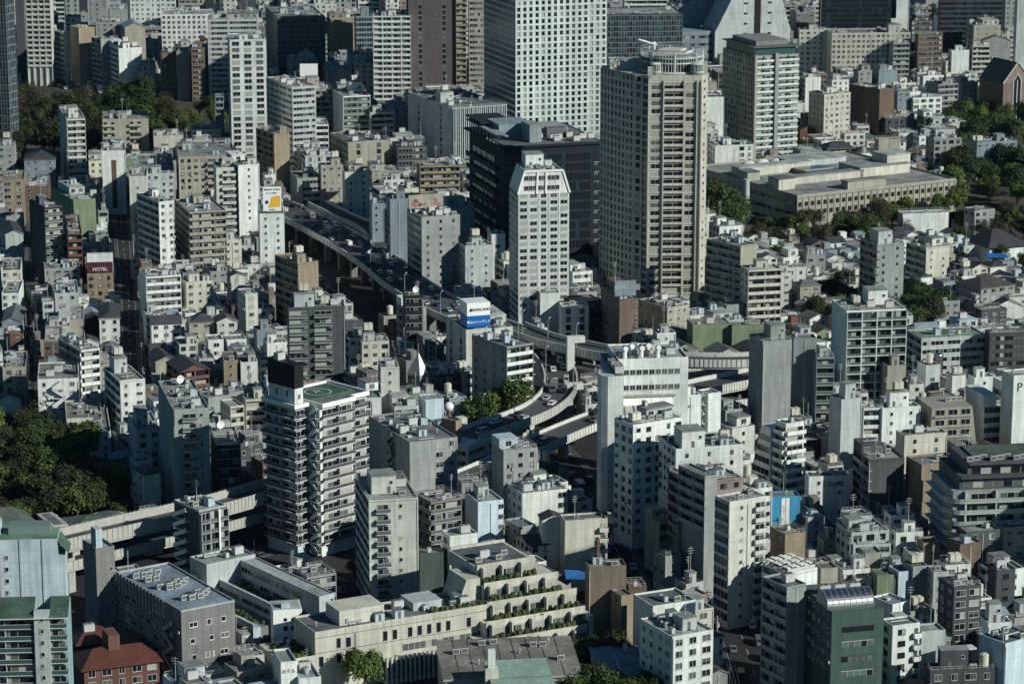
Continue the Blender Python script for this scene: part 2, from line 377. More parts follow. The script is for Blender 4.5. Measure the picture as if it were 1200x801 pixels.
def furn(kind): return cached(('furn', kind), dict(ac=m_ac, ac2=m_ac2, tank=m_tank, silo=m_silo, mast=m_mast, dish=m_dish, duct=m_duct, wac=m_wac, hatch=m_hatch, pipe=m_pipe, shed=m_shed, vent=m_vent)[kind])
FN = dict(ac='air_conditioner', ac2='air_conditioner', tank='water_tank', silo='water_tank', mast='antenna', dish='satellite_dish', duct='duct', hatch='roof_hatch', pipe='pipework', shed='roof_shed', vent='roof_vent')
def railing_mesh(W, D):
    b = MB()
    for z in (.55, 1.1):
        b.box(.3, W-.3, .28, .34, z, z+.06, 'frame_light'); b.box(.3, W-.3, D-.34, D-.28, z, z+.06, 'frame_light'); b.box(.28, .34, .35, D-.35, z, z+.06, 'frame_light'); b.box(W-.34, W-.28, .35, D-.35, z, z+.06, 'frame_light')
    n = int(W/2)+1
    for i in range(n+1):
        x = .3+(W-.6)*i/n; b.box(x-.03, x+.03, .27, .33, 0, 1.15, 'frame_light'); b.box(x-.03, x+.03, D-.33, D-.27, 0, 1.15, 'frame_light')
    return b.mesh('railing')
# ------------------------------------------------------------------ footprint solver
def solve(xl, xn, xr, yt, B, a, D=None):
    h = HC*(1-(yt-YH)/(B-YH)) if B else 0
    N = P(xn, yt, h); a = R(a)
    rx, ry = math.cos(a), math.sin(a); lx, ly = -math.sin(a), math.cos(a)
    k = (HC-h)*SP
    def t_for(px, dx, dy):
        u = (px-CX)/FPX
        den = dx-u*dy*CP
        if abs(den) < 1e-4: return 1e9
        return (u*(N.y*CP+k)-N.x)/den
    W = max(3.0, min(200, t_for(xr, rx, ry)))
    if D is None:
        if xn-xl < 1.5: D = max(9, min(16, W*.8))
        else:
            D = t_for(xl, lx, ly)
            if D < 0 or D > 60: D = 40 if (xn-xl) > 15 else 24
            D = max(6, D)
    return N, W, D, h, a
class Bld: pass
PROT = []      # protected px rects: xl,xr,yt,yb,depth
FOOT = []      # occupied footprints: corners
LAND = []      # landmarks for labels
def register(root_loc, a, W, D, h, rect=None):
    c, s = math.cos(a), math.sin(a)
    q = [(root_loc[0]+x*c-y*s, root_loc[1]+x*s+y*c) for x, y in ((0,0),(W,0),(W,D),(0,D))]
    FOOT.append((q, h))
    if rect:
        xl_, xr_, t_, b_ = rect; xn_ = proj((root_loc[0], root_loc[1], h))[0]
        YN, YL, YR = root_loc[1], root_loc[1]+D*math.cos(a), root_loc[1]+W*math.sin(a)
        n = max(1, int((xr_-xl_)/8))
        for k in range(n):
            u0, u1 = xl_+(xr_-xl_)*k/n, xl_+(xr_-xl_)*(k+1)/n; um = (u0+u1)/2
            dd = YN+(YR-YN)*(um-xn_)/max(1, xr_-xn_) if um > xn_ else YN+(YL-YN)*(xn_-um)/max(1, xn_-xl_)
            PROT.append((u0, u1, t_, b_, dd))
def start(name, label, cat, xl, xn, xr, yt, B, a, yb=None, D=None, group=None):
    """a building frame: x along the right-hand face, y into depth, origin at the near corner on the ground"""
    N, W, D, h, ar = solve(xl, xn, xr, yt, B, a, D)
    b = Bld(); b.W, b.D, b.h, b.a = W, D, h, ar
    b.root = empty(name, (N.x, N.y, 0), ar, label, cat, group)
    b.N = N
    def local(px, py, z):
        p = P(px, py, z)-Vector((N.x, N.y, z)); c, s = math.cos(-ar), math.sin(-ar)
        return Vector((p.x*c-p.y*s, p.x*s+p.y*c, z))
    b.loc = local
    b.world = lambda x, y, z: Vector((N.x+x*math.cos(ar)-y*math.sin(ar), N.y+x*math.sin(ar)+y*math.cos(ar), z))
    register((N.x, N.y), ar, W, D, h, (xl, xr, yt, yb or B))
    b.zmin = max(0, h-((yb or B)-yt+22)/((B-YH)*.00358)) if B else 0
    return b
CNAME = dict(wh='white', ow='off white', cr='cream', be='beige', tn='tan', tnb='tan tiled', br='dark brown', bk='brick red', brk='brown tiled', gy='grey', gb='grey brown', dgy='charcoal', lg='light grey', dg='dark grey', bg='blue grey', bw='pale blue', bwh='pale blue', ol='olive green', pk='pinkish brown', pu='purple brown', ptm='pale cream', lw='pale green', tl='teal', dtl='dark teal', dbl='navy', bk2='black glass', gyl='grey', dgn='dark green', rd='red brown', sky='sky blue', gn='green', te='teal', mint='mint green', twr='beige', gtl='pale teal')
SEG = dict(w='small windows', W='wide windows', n='square windows', c='dot windows', u='framed windows', r='window bands', v='window strips', g='glass walls', b='balconies', B='glazed balconies', e='an outside stair', G='balcony grid', N='window grid', s='slit windows', x='blank walls')
LABELS = {}
ROOFPOLY = []
def roof_clutter(b, code, W, D, h, q, dense=1.0, wm='wall_gy', ox=0, oy=0, occ=None):
    occ = occ or []
    def place(w, d):
        for _ in range(12):
            x, y = q.uniform(w/2+.6, W-w/2-.6) if W > w+1.3 else None, q.uniform(d/2+.6, D-d/2-.6) if D > d+1.3 else None
            if x is None or y is None: return None
            if all(abs(x-o[0]) > (w+o[2])/2 or abs(y-o[1]) > (d+o[3])/2 for o in occ): occ.append((x, y, w, d)); return x, y
        return None
    if 'P' in code or 'p' in code:
        w, d, hh = (min(W*.5, 7), min(D*.5, 7), 5.0) if 'P' in code else (min(W*.4, 4.2), min(D*.45, 4.5), 3.0)
        p = place(w, d)
        if p:
            m = MB(); m.box(-w/2, w/2, -d/2, d/2, .01, hh, wm); m.box(-w/2-.15, w/2+.15, -d/2-.15, d/2+.15, hh+.001, hh+.25, 'roof_r2')
            ph_ = m.build('penthouse', b.root, (p[0]+ox, p[1]+oy, h)); put(cached('pdoor', lambda: MB().box(-.45, .45, -.05, 0, .01, 2.1, 'machine_dark').mesh('door')), 'door', ph_, (w*q.uniform(-.3,.3), -d/2, 0))
            if hh > 4: put(window_mesh(.8, .8, 'glass_dark', 'frame_light'), 'window', ph_, (w*.3, -d/2, 2.8))
            if q.random() < .6:
                kk = 'tank' if q.random() < .45 and w > 3.2 else 'mast'; put(furn(kk), FN[kk], ph_, (0, 0, hh+.25))
    if 't' in code:
        p = place(3.4, 2.8)
        if p: put(furn('tank' if q.random() < .7 else 'silo'), 'water_tank', b.root, (p[0]+ox, p[1]+oy, h+.02), q.choice((0, 1.57)))
    if 'd' in code:
        p = place(3, 2.5)
        if p: put(furn('dish'), 'satellite_dish', b.root, (p[0]+ox, p[1]+oy, h+.02), .4)
    n = int(W*D/30*dense*(1.9 if 'a' in code else .75)); n = min(n, 18)
    for _ in range(n):
        k = q.choices(('ac', 'ac2', 'duct', 'hatch', 'pipe', 'shed', 'vent'), (6, 1.6, 1.2, 1.3, 2, 1.4, 2))[0]
        w, d = dict(ac=(2,1.4), ac2=(3,2.3), duct=(4.6,1), hatch=(1.5,1.5), pipe=(5,.8), shed=(2.6,2.2), vent=(.9,.9))[k]
        p = place(w, d)
        if p: put(furn(k), FN[k], b.root, (p[0]+ox, p[1]+oy, h+.02), 0 if k in ('duct', 'pipe') else q.choice((0, 0, 1.5708)) if k != 'ac2' else 0)
    if 'm' in code or q.random() < .3:
        p = place(.5, .5)
        if p: put(furn('mast'), 'antenna', b.root, (p[0]+ox, p[1]+oy, h+.02), q.random()*3)
    if 'r' in code: put(railing_mesh(W, D), 'railing', b.root, (0, 0, h+.25))
def building(name, xl, xn, xr, yt, yb, B, a, LS, RS, c, roof, label, cat, seed, opts=None, group=None, b=None, dense=1.0):
    opts = opts or {}; q = random.Random(seed)
    b = b or start(name, label, cat, xl, xn, xr, yt, B, a, yb, group=group)
    W, D, h = b.W, b.D, b.h
    fh = 3.1 if h > 12 else max(2.7, h/max(1, round(h/3.0)))
    wm = 'wall_'+c
    balL = all(ch in 'bB' or ch.isdigit() for ch in LS); balR = all(ch in 'bB' or ch.isdigit() for ch in RS)
    gable = 'g' in roof or 'h' in roof
    if gable: h = h-min(3.0, W*.22)
    ix = 1.2 if balL else 0; iy = 1.2 if balR else 0
    m = MB(); m.box(ix, W, iy, D, 0, h, wm)
    ph = .55
    if balR: m.box(ix, ix+.2, 0, iy, 0, h, wm); m.box(W-.2, W, 0, iy, 0, h, wm)
    if balL: m.box(0, ix, iy, iy+.2, 0, h, wm); m.box(0, ix, D-.2, D, 0, h, wm)
    if balL or balR: m.box(0, W, 0, D, h-.2, h-.001, wm)
    if opts.get('fr'):
        for i in range(1, 4): m.box(W*i/4-.25, W*i/4+.25, -.1, iy, 0, h, wm)
    rc = {'bg': 'roof_rb'}.get(opts.get('rc')) or ('roof_rgn' if opts.get('grf') else None) or q.choice(['roof_r1', 'roof_r2', 'roof_r2', 'roof_r3', 'roof_r4', 'roof_r5'])
    if not gable:
        t = .22
        m.box(0, W, 0, t, h, h+ph, wm); m.box(0, W, D-t, D, h, h+ph, wm); m.box(0, t, t, D-t, h, h+ph, wm); m.box(W-t, W, t, D-t, h, h+ph, wm)
    m.build('wall', b.root)
    if gable:
        rm = 'tile_'+{'bk':'t1','rd':'t4'}.get(c, q.choice(['t1','t1','t2','t3','t5']))
        top = b.h; e = .4; m = MB()
        if 'h' in roof:
            k = min(W, D)*.38
            v = [(-e,-e,h),(W+e,-e,h),(W+e,D+e,h),(-e,D+e,h)]
            r0, r1 = ((k, D/2, top), (W-k, D/2, top)) if W >= D else ((W/2, k, top), (W/2, D-k, top))
            if W >= D:
                m.face([v[0], v[1], r1, r0], rm); m.face([v[1], v[2], r1], rm); m.face([v[2], v[3], r0, r1], rm); m.face([v[3], v[0], r0], rm)
            else:
                m.face([v[0], v[1], r0], rm); m.face([v[1], v[2], r1, r0], rm); m.face([v[2], v[3], r1], rm); m.face([v[3], v[0], r0, r1], rm)
            m.box(-e, W+e, -e, D+e, h-.18, h-.001, wm)
        elif q.random() < .5 or 'x' == RS:
            # gable end towards the near face
            for sgn in (0, 1):
                x0, x1 = (-e, W/2) if sgn == 0 else (W/2, W+e)
                z0, z1 = (h-.1, top) if sgn == 0 else (top, h-.1)
                m.face([(x0,-e,z0),(x1,-e,z1),(x1,D+e,z1),(x0,D+e,z0)], rm); m.face([(x0,-e,z0-.2),(x0,D+e,z0-.2),(x1,D+e,z1-.2),(x1,-e,z1-.2)], rm)
                m.face([(x0,-e,z0-.2),(x1,-e,z1-.2),(x1,-e,z1),(x0,-e,z0)], wm)
            m.face([(0,0,h),(W,0,h),(W/2,0,top-.2)], wm); m.face([(0,D,h),(W/2,D,top-.2),(W,D,h)], wm)
        else:
            for sgn in (0, 1):
                y0, y1 = (-e, D/2) if sgn == 0 else (D/2, D+e)
                z0, z1 = (h-.1, top) if sgn == 0 else (top, h-.1)
                m.face([(-e,y0,z0),(W+e,y0,z0),(W+e,y1,z1),(-e,y1,z1)], rm); m.face([(-e,y0,z0-.2),(-e,y1,z1-.2),(W+e,y1,z1-.2),(W+e,y0,z0-.2)], rm)
            m.face([(0,0,h),(0,D/2,top-.2),(0,D,h)], wm); m.face([(W,0,h),(W,D,h),(W,D/2,top-.2)], wm)
        m.build('roof', b.root)
    else:
        m = MB(); m.box(.22, W-.22, .22, D-.22, h+.002, h+.05, rc); m.build('roof', b.root)
        occ = []
        if q.random() < (.34 if dense < 1 else .15) and W > 7 and D > 7 and 'L' not in roof:
            sx, sy = W*q.uniform(.45, .7), D*q.uniform(.5, .8); x0 = q.choice((0, W-sx)); y0 = D-sy; hs = 2.9; wm2 = wm if q.random() < .6 else q.choice(['wall_wh', 'wall_lg', 'wall_bw', 'wall_ow'])
            m = MB(); m.box(x0+.02, x0+sx-.02, y0, D-.02, h+.06, h+hs, wm2); m.box(x0, x0+sx, y0-.2, D, h+hs+.001, h+hs+.35, q.choice(['roof_r2', 'roof_r1', 'roof_r5', wm2])); m.build('upper_storey', b.root)
            for j in range(max(1, int(sx/3.2))): put(window_mesh(1.7, 1.5, q.choice(GP_W), 'frame_light'), 'window', b.root, (x0+(j+.5)*sx/max(1, int(sx/3.2)), y0, h+.9))
            occ.append((x0+sx/2, y0+sy/2, sx, sy)); roof_clutter(b, 'f', sx, sy, h+hs+.35, q, 1.0, wm, x0, y0)
            if q.random() < .5: roof = roof.replace('P', '').replace('p', '')
        roof_clutter(b, roof, W, D, h+.05, q, dense, wm if q.random() < .7 else 'wall_lg', occ=occ)
        if q.random() < .3 and 'r' not in roof and W < 30: put(railing_mesh(W, D), 'railing', b.root, (0, 0, h+.45))
        if 'G' in roof:
            g = MB(); g.box(1, W*.6, 1, D*.7, h+.06, h+.35, 'roof_rg'); g.build('planting_bed', b.root)
    fr = 'frame_dark' if q.random() < .3 else 'frame_light'
    kw = dict(zmin=b.zmin, fr=fr, seed=seed+1)
    if not balR and q.random() < .45:
        x = q.choice((.25, W-.25, W*.5)); hh_ = max(3, round(h-.5)); put(cached(('dp', hh_), lambda: MB().box(-.09, .09, -.2, -.02, 0, hh_, 'frame_light').mesh('downpipe')), 'downpipe', b.root, (x, 0, 0))
    if opts.get('grn'): kw['par'] = 'green_glass'
    if opts.get('wp'): kw['par'] = 'wall_wh'; kw['slab'] = 'wall_wh'
    facade(b.root, (0, iy) if balR else (0, 0), (W, iy) if balR else (W, 0), h, fh, RS, wm, **kw)
    facade(b.root, (ix, D) if balL else (0, D), (ix, 0) if balL else (0, 0), h, fh, LS, wm, **kw)
    return b
TABLE = '''
# ---- far rows, top left
29 29 58 -12 48 105 0 x b ow p fr=1|tall pale balcony apartment tower beyond the far avenue
17 17 28 -14 40 96 5 x x dg f|
-4 -4 17 172 215 238 5 x w gy p|
57 74 82 40 76 100 30 b x ow p|
82 92 111 34 78 104 30 x x tn f|tan blank walled block above a dark street front
107 118 134 47 84 108 35 b x gy f|
123 139 166 58 90 112 25 r x wh ptm|white blank gabled block with dark glazed flank beside the wood
158 160 181 78 94 112 5 x w lg a|
112 112 142 27 48 80 5 x w gy a|
141 146 170 27 54 90 15 x x be g|
186 189 248 18 60 90 4 x n wh p|long white hotel block with rows of small square windows
236 243 302 24 98 122 4 x r lg p|broad grey office slab with long horizontal window bands
187 189 205 62 96 118 10 x w br f|
205 207 222 62 100 120 10 x x be f|
222 224 240 57 100 122 10 x r br p|
150 152 206 -2 13 60 3 x w wh p|
100 102 125 -8 25 60 3 x w gy p|
126 128 148 12 28 70 6 x x gy p|
207 209 238 -6 17 60 3 x r be p|
278 281 300 -12 20 70 5 x x dg f|
250 252 276 -2 22 60 5 x w ow p|
258 269 311 48 190 225 8 B u wh p|tall slim white apartment slab standing over the park edge
251 252 262 114 178 200 5 x b bg f|narrow blue glazed block against the tall white slab
116 120 174 141 182 215 8 w b2x2b2x1 be p|beige apartment block with a blue grey centre strip below the wood
69 78 100 141 208 240 14 w b ow Pp|slim off white apartment block with stacked balconies and stair tower
25 28 64 180 215 240 6 w w bg h|
115 119 147 178 231 255 8 x x1x2x1 wh a stripe=1|white block with one dark brown vertical stripe
160 162 205 205 235 265 8 x w lg pt|
206 209 276 185 225 262 8 x w2b2 be pa|wide beige block behind the dotted slab
250 253 276 198 275 300 10 x x3b7 ow p|white slab with a column of white balcony ends
264 279 304 195 262 300 20 b c wh p|off white slab with a grid of dot windows
0 2 28 212 245 268 8 x W tn f|
27 29 56 220 240 262 6 x w br a|
34 52 73 244 308 345 28 x B dg p|dark apartment block with rounded pale balcony bands
60 86 112 236 275 300 25 x x ol f|olive green blank walled block
0 6 27 270 297 320 15 x x lg g|grey white hall with steep gable roof
76 79 96 275 318 345 10 w b bk p|brick red apartment block with pale balcony edges
149 151 172 208 248 280 6 x c ow p|
160 186 204 238 306 345 30 b w wh pa|white apartment block with pale green balcony bands beside the dark street
205 222 265 250 312 345 18 b b be p|brown grey stepped apartment block with deep balconies
302 304 333 252 306 338 6 x c wh f|white slab carrying the yellow and white billboard
253 262 283 283 315 340 18 x w cr pa|
266 270 287 320 356 375 20 w x ow g|
278 287 302 346 390 410 22 w w ow a|
212 218 250 332 360 385 20 w w cr ap|
163 171 212 326 362 390 18 x b wh ar|white low apartment block with green tinted balcony glass
100 102 133 322 345 365 8 x w tn p|tan shop block under the dark red rooftop sign
0 2 24 318 345 362 8 x w cr a|
0 2 22 345 362 380 5 x w wh f|
0 2 25 372 388 398 5 x x bg g|
48 52 94 316 332 350 10 x w gy a|
113 116 140 368 400 415 8 x w wh h|
60 64 92 345 368 388 10 x w lg a|
76 78 98 376 398 412 8 x x be f|
52 55 82 384 404 420 8 x w ow p|
175 177 212 372 400 420 12 x w wh g|
218 222 250 372 402 422 14 x w be h|
250 254 278 372 402 422 14 x w ow g|
# ---- top middle
311 325 381 22 64 118 12 g g tl p|teal glass office with bright horizontal glazing bands
383 388 415 24 60 105 14 b x tn p|
415 417 436 20 62 110 8 x g bg P|
434 437 481 20 118 150 2 x b wh p fr=1|tall bright white apartment tower with gridded balconies
476 478 534 -48 108 150 3 x v pu p|purple brown tower with two vertical window strips
534 534 546 -48 106 150 3 x b tn f|
549 549 567 -45 104 150 3 x r be f|slim beige tower between the brown tower and the grid tower
567 604 711 2 152 215 20 g N lw f|broad pale green tower with a dense grid of square windows
300 300 312 48 150 190 5 x r ow f|
356 362 390 106 152 185 12 x r be P|
312 342 370 103 168 215 25 r r lg f|pale grey office block with stepped right flank and banded windows
340 343 385 148 176 205 8 x b wh p|
300 321 339 158 203 235 30 b x tn p|tan apartment block with a balcony flank and blank gable
390 402 434 114 160 195 15 x b wh P grn=1|white apartment block with pale green balcony fronts
432 434 462 133 166 195 10 x r ow p|
387 408 456 168 200 235 20 w v be a|grey brown hall block with large blank panels and a solar roof
478 530 594 128 178 220 24 v s lg P|large grey white building with vertical slit windows and a rooftop hall
373 376 402 195 250 275 14 w w be p|
402 404 433 203 258 285 14 x c ow p|off white slab with dotted small windows behind the expressway
340 348 377 210 242 275 14 x r gy p|
448 450 476 212 228 260 10 x w wh pt|
488 492 539 196 230 262 8 x b tn f|tan stepped block with broad layered balcony bands
477 494 539 256 336 372 20 r c gy at|dark grey block with rooftop plant below the pink billboard
520 525 556 242 270 320 15 x x bg f|
536 545 578 290 345 372 18 w c lg pt|pale grey block standing in shade behind the expressway
573 576 592 276 298 345 8 x w wh a|
455 457 478 235 300 345 14 r x bg p|
433 436 458 240 290 330 14 w w bg p|
322 349 373 310 368 402 32 b x tn p|tan apartment block with balcony flank and blank end wall
336 338 404 362 448 480 8 w B3x1B3x2 dg Pta|dark grey apartment block with light balconies and a white centre pier
472 474 496 348 405 432 6 x r dbl d|narrow navy office with lit window bands and a rooftop dish
523 546 601 388 410 482 18 v c ow pa|off white building carrying the blue and white rooftop sign
553 594 625 408 472 520 34 c b gy a wp=1|grey brown apartment block with white balcony bands on its sunlit side
# ---- centre right
631 633 656 345 386 408 6 x x wh f|plain white windowless shaft at the foot of the chamfered tower
655 658 690 360 398 420 8 x v wh f|
704 726 748 352 410 432 14 w2x1 x3c brk P|reddish brown tiled tower block carrying a faded rooftop board
748 782 808 362 388 420 35 w w be a|
765 770 792 392 430 445 12 w c wh p|
805 812 856 382 402 428 10 w x ol f|olive green blank block by the flyover
856 858 895 383 402 428 10 x x ol a|
828 868 887 290 352 392 40 b x be f|
868 877 916 318 375 400 14 w b cr p|cream apartment block with curved balcony fronts
1008 1028 1060 288 355 385 22 B c gy P|dark grey slab tower alone among the trees with small paired windows
1062 1085 1113 292 316 345 28 b c cr fp|cream stepped apartment block among low houses
975 992 1062 366 462 505 10 x G wh Pt|white gridded apartment block with glass balconies in every bay
1112 1130 1176 388 420 445 20 w r lg a|
1063 1080 1156 398 432 460 14 b r lg f grf=1|grey banded building with a pale green roof
1155 1160 1215 392 435 462 8 x r dg r|black glazed building with a railed flat roof
1130 1142 1166 248 262 282 25 w w gy f|
1052 1058 1112 252 268 284 12 x x wh f rc=bg|white hall with pale blue roof behind bare trees
900 903 928 322 350 378 14 x w ow ap|
930 938 962 330 352 378 18 w w be h|
940 945 968 300 312 330 12 w w gy p|
905 910 945 315 330 345 8 x w wh a|
890 893 911 298 320 335 10 x w wh g|
1160 1165 1200 352 372 392 12 x x wh g|
1120 1150 1190 330 346 372 30 w W gy h|
1092 1096 1125 355 372 392 14 w w gy f|
1070 1075 1100 380 396 412 14 x w wh g|
1045 1047 1070 372 396 410 10 x w ow a|
1178 1183 1215 350 362 380 14 x w cr f|
1140 1150 1180 365 388 405 20 w w dg f|
# ---- top right
730 732 782 -5 24 90 3 x b wh p|white apartment tower top behind the glass tower
703 712 800 18 50 130 6 g g dtl m|dark teal glass tower with a rooftop crane behind the round topped tower
935 937 973 36 64 105 3 x w ow p|
968 975 1067 40 76 110 4 x n cr Pp|long cream apartment slab with even rows of square windows
1073 1076 1105 42 76 112 10 x r br f|
960 962 1050 -8 28 90 2 x g dbl f|
1050 1051 1066 -8 30 90 2 x x wh f|
1100 1102 1176 -10 30 90 2 x g dg f|
1177 1179 1192 -10 18 80 2 x w gy f|
1190 1193 1215 -12 50 110 6 x x lg f|
1094 1099 1124 20 40 85 8 x r wh p|
1015 1018 1039 56 76 108 8 x x wh g|
1042 1047 1066 52 80 112 10 w b gy a|
1112 1115 1136 60 80 110 8 w x wh p|
1138 1140 1160 55 80 110 6 x b cr p|
1136 1138 1172 72 80 108 6 x x ow a|
1120 1127 1146 98 124 140 18 x c bg f|
948 966 997 112 155 185 28 w w cr p|
995 1031 1048 106 146 178 35 x x br f|dark brown block with a blank sunlit end among small roofs
1047 1052 1067 108 130 160 12 w w bg a|
1065 1070 1104 116 134 160 16 w W wh ar|bright white stepped house block with roof terraces
1085 1100 1123 100 126 150 20 w b gy ap|
1033 1038 1062 140 156 178 14 w w dg f|
1085 1095 1127 164 195 218 16 W W gy a|
1132 1145 1192 168 192 215 18 w w bg pt|
974 980 1002 150 160 178 18 x x rd h|
934 938 957 148 164 182 14 x w bk g|
960 970 1002 168 186 202 16 b b gy h|
985 990 1014 158 172 192 14 w w ow f|
1025 1030 1055 165 182 196 14 w x be f|
1040 1045 1062 162 176 190 14 w w wh g|
905 912 937 92 108 150 15 w w ow pa|
938 944 962 92 106 150 15 w x wh a|
968 975 995 95 105 140 15 x w wh p|
1000 1006 1022 84 100 130 15 x w gy p|
1022 1030 1052 84 100 130 15 w x bg p|
1078 1082 1106 90 100 125 12 w w wh pa|
1150 1152 1185 42 54 100 5 x x gy g|
830 838 883 172 200 225 12 w x3W2 wh pa|low white block with a planted roof terrace
826 828 850 115 165 200 5 x x wh f|
# ---- left middle
40 44 92 446 478 505 8 x w1e1w1 wh f|white apartment block with rounded top and diagonal stair
68 95 117 412 462 488 30 B b wh a|bright white apartment block with scooped corner balconies
122 140 170 448 495 520 22 b w wh P|white stepped block with an outside stair tower
72 78 120 492 510 530 10 x W cr f|
100 106 130 508 520 545 10 x w wh f|
150 160 188 506 528 580 14 x W lg Pa|
155 168 188 552 592 620 30 w x cr h|small cream gabled block with a dark flank by the park
185 203 245 482 590 628 14 x x2B4c2x1 gy ad|tall grey apartment block with glass balconies beside the park
246 252 282 524 590 615 10 x r bk2 d|dark glass office with rounded grey cornice
195 212 245 428 462 485 25 b b bk g|brick red apartment block with slatted balconies
260 262 279 424 456 480 8 x c tn f|
278 282 302 426 456 480 10 w w wh p|
222 244 270 468 480 505 35 w x gy f|
258 270 286 478 510 535 25 w b cr f|
284 288 312 470 492 525 15 w b cr p|
0 3 30 432 455 478 8 x w be a|
48 52 72 402 420 445 8 x w br f|
205 210 232 405 425 442 14 w w ow p|
240 244 262 400 422 442 14 x w wh f|
176 182 208 418 428 458 18 w x be g|
# ---- centre
420 424 456 402 432 475 12 w w cr ap|cream building with a cluttered roof behind the helipad tower
443 446 468 432 505 540 8 b c ow a|slender off white slab with a balcony flank
404 408 432 398 430 470 12 b w wh p|
422 425 447 468 502 545 8 x v wh f grf=1|white block with green roof and rounded front
455 462 491 478 505 545 14 w r lg atp|grey office with curved window bands and rooftop silos
490 498 520 470 502 540 20 x x bwh f|plain pale blue windowless cube
519 534 538 495 526 570 50 x x tn f|tan tower with a white ball tank on top
432 480 536 520 570 630 24 x2e2x1 x2W2 gy af|grey brown building with two blank towers and zigzag stair
536 541 572 568 585 640 14 w W gy f|
484 505 541 590 640 680 30 B B pk a|pinkish octagonal apartment block with dark balcony slots
416 432 490 588 700 730 12 b x1B2c3x1 ow Ptr|tall grey apartment block with a column of dark glass balconies
576 590 630 530 556 640 22 x w gy f|
588 612 665 580 604 650 22 w x3W1 wh ap|white roof stepped block beside the deep street
545 560 590 590 640 670 20 x x3w1 bwh p|
520 527 560 630 690 712 22 w x wh f|
488 492 520 650 690 712 10 x x dgn f|dark grey green blank block behind the terraces
605 620 650 632 650 690 20 w W ow g|
656 662 712 612 665 700 12 x x4b1 cr f|cream blank walled block with leaf shadows
632 636 660 604 640 690 10 x x wh g|
# ---- centre right complex
720 742 800 500 600 655 32 w w wh tar|white apartment block half in shadow in front of the curved white hall
788 797 822 466 520 585 22 x x wh p logo=1|white slab with a small emblem near its top
822 830 845 463 516 575 30 e x wh f|slender white slab with an outside stair
772 792 871 528 560 672 16 w c wh aP|white block with a roof terrace above the brown block
783 812 870 568 612 705 24 b w pk a|brown tiled block with a slatted dark flank
868 880 905 575 600 650 20 w w wh at|
838 855 898 590 706 750 30 g c2b1 ow r|tall cream apartment block with zigzag balconies over the dark street
795 826 840 560 600 720 30 b x gy f|
878 894 928 402 490 545 18 x x gy P|dark grey windowless tower beside the gridded apartment block
928 930 957 398 486 520 5 x x2 gyl f|light grey ribbed windowless tower
955 957 978 420 498 525 5 x B bg pt|
972 986 1010 470 540 575 26 x x1 lg P|
1008 1012 1036 480 525 560 8 x b3 wh f|
1028 1034 1079 480 522 560 14 x c wh fP grf=1|white block with a green roof and small square windows
1050 1060 1110 512 556 592 16 x c cr f|cream block with narrow slit windows
1000 1018 1060 540 592 630 12 B x dgy f|dark grey blank walled block with a white stair cage
945 948 996 560 580 620 6 x c wh fG|low white building with a roof garden
1062 1080 1126 546 600 635 20 x c1 tn f|tan block with recessed dark flank
1174 1188 1216 442 520 555 20 x x wh f P1=1|tall white windowless block marked with a black letter
900 904 938 584 616 645 8 x x sky f|bright sky blue panelled block with a white stripe
1075 1085 1102 430 450 490 18 x w lg t|
1110 1116 1132 442 474 505 14 x c wh t|
1136 1142 1166 444 470 500 14 x c wh p|
1036 1040 1062 430 465 505 12 x x be p|
1062 1066 1083 452 472 505 12 x w ow p|
# ---- right lower
1115 1120 1163 604 640 680 14 x w cr f|
1125 1132 1172 625 662 700 14 x W dgn f|
1172 1176 1216 620 645 690 12 x w be f|
980 998 1042 626 648 690 16 w W lg pa|
1040 1044 1072 606 630 670 12 w w wh pa|
996 1000 1044 640 664 690 8 x W bw a|pale blue white office with a row of tall windows
903 920 944 628 660 690 24 w x tn f|
1046 1050 1082 626 648 680 10 w w wh tp|
1078 1082 1102 638 660 690 10 x x tn f|
1062 1066 1082 650 666 692 10 x W wh a|
982 986 1012 664 690 715 12 w w cr f|
1010 1014 1034 650 676 715 12 x x be f|
1037 1040 1064 670 690 722 12 w x wh p|
893 923 958 674 690 760 32 b x wh L|white block topped by rows of white roof louvres
893 922 945 690 780 830 32 b x gy f|
958 962 982 668 694 735 12 x x be f|
984 988 1020 670 690 725 14 x w wh tp|
1000 1003 1022 680 700 730 8 x c ow f|
1024 1028 1050 676 700 735 10 x x ol f|
1048 1053 1070 672 706 735 20 x x bw f|
1066 1070 1088 666 702 735 20 w x gy t|
1090 1094 1112 672 700 740 10 w w lg a|
1104 1108 1138 664 690 730 10 x w wh at|
1022 1046 1066 710 732 770 35 x x wh f rc=bg|
1038 1046 1078 735 790 830 20 w w3b1 wh f|white house block with small square windows beside the green block
1075 1080 1108 742 780 810 14 x x lg f|
1100 1118 1150 690 740 780 18 w W dg a|
1150 1158 1186 732 752 800 10 x x wh Pa|small white cube building with a roof tank
1148 1178 1216 756 801 850 35 x x bwh a|pale blue gabled wall block with a slanted shadow
1088 1090 1166 788 801 850 6 x W dg rtP|dark block with a railed roof and white hut
1110 1125 1150 640 668 720 25 x x br f|
1163 1168 1190 670 700 750 14 x w dg a|
# ---- bottom middle
686 690 734 666 730 760 8 x x tnb a|brown tiled windowless block with a thin chimney
733 737 758 690 715 745 10 x x br ar|
718 728 742 700 742 765 25 w x tn f|small tan tower with a shadowed flank
742 765 815 712 745 800 25 x x wh f|
750 788 836 748 801 850 28 w W wh pa|white house with a grey roof terrace over the dark street
'''
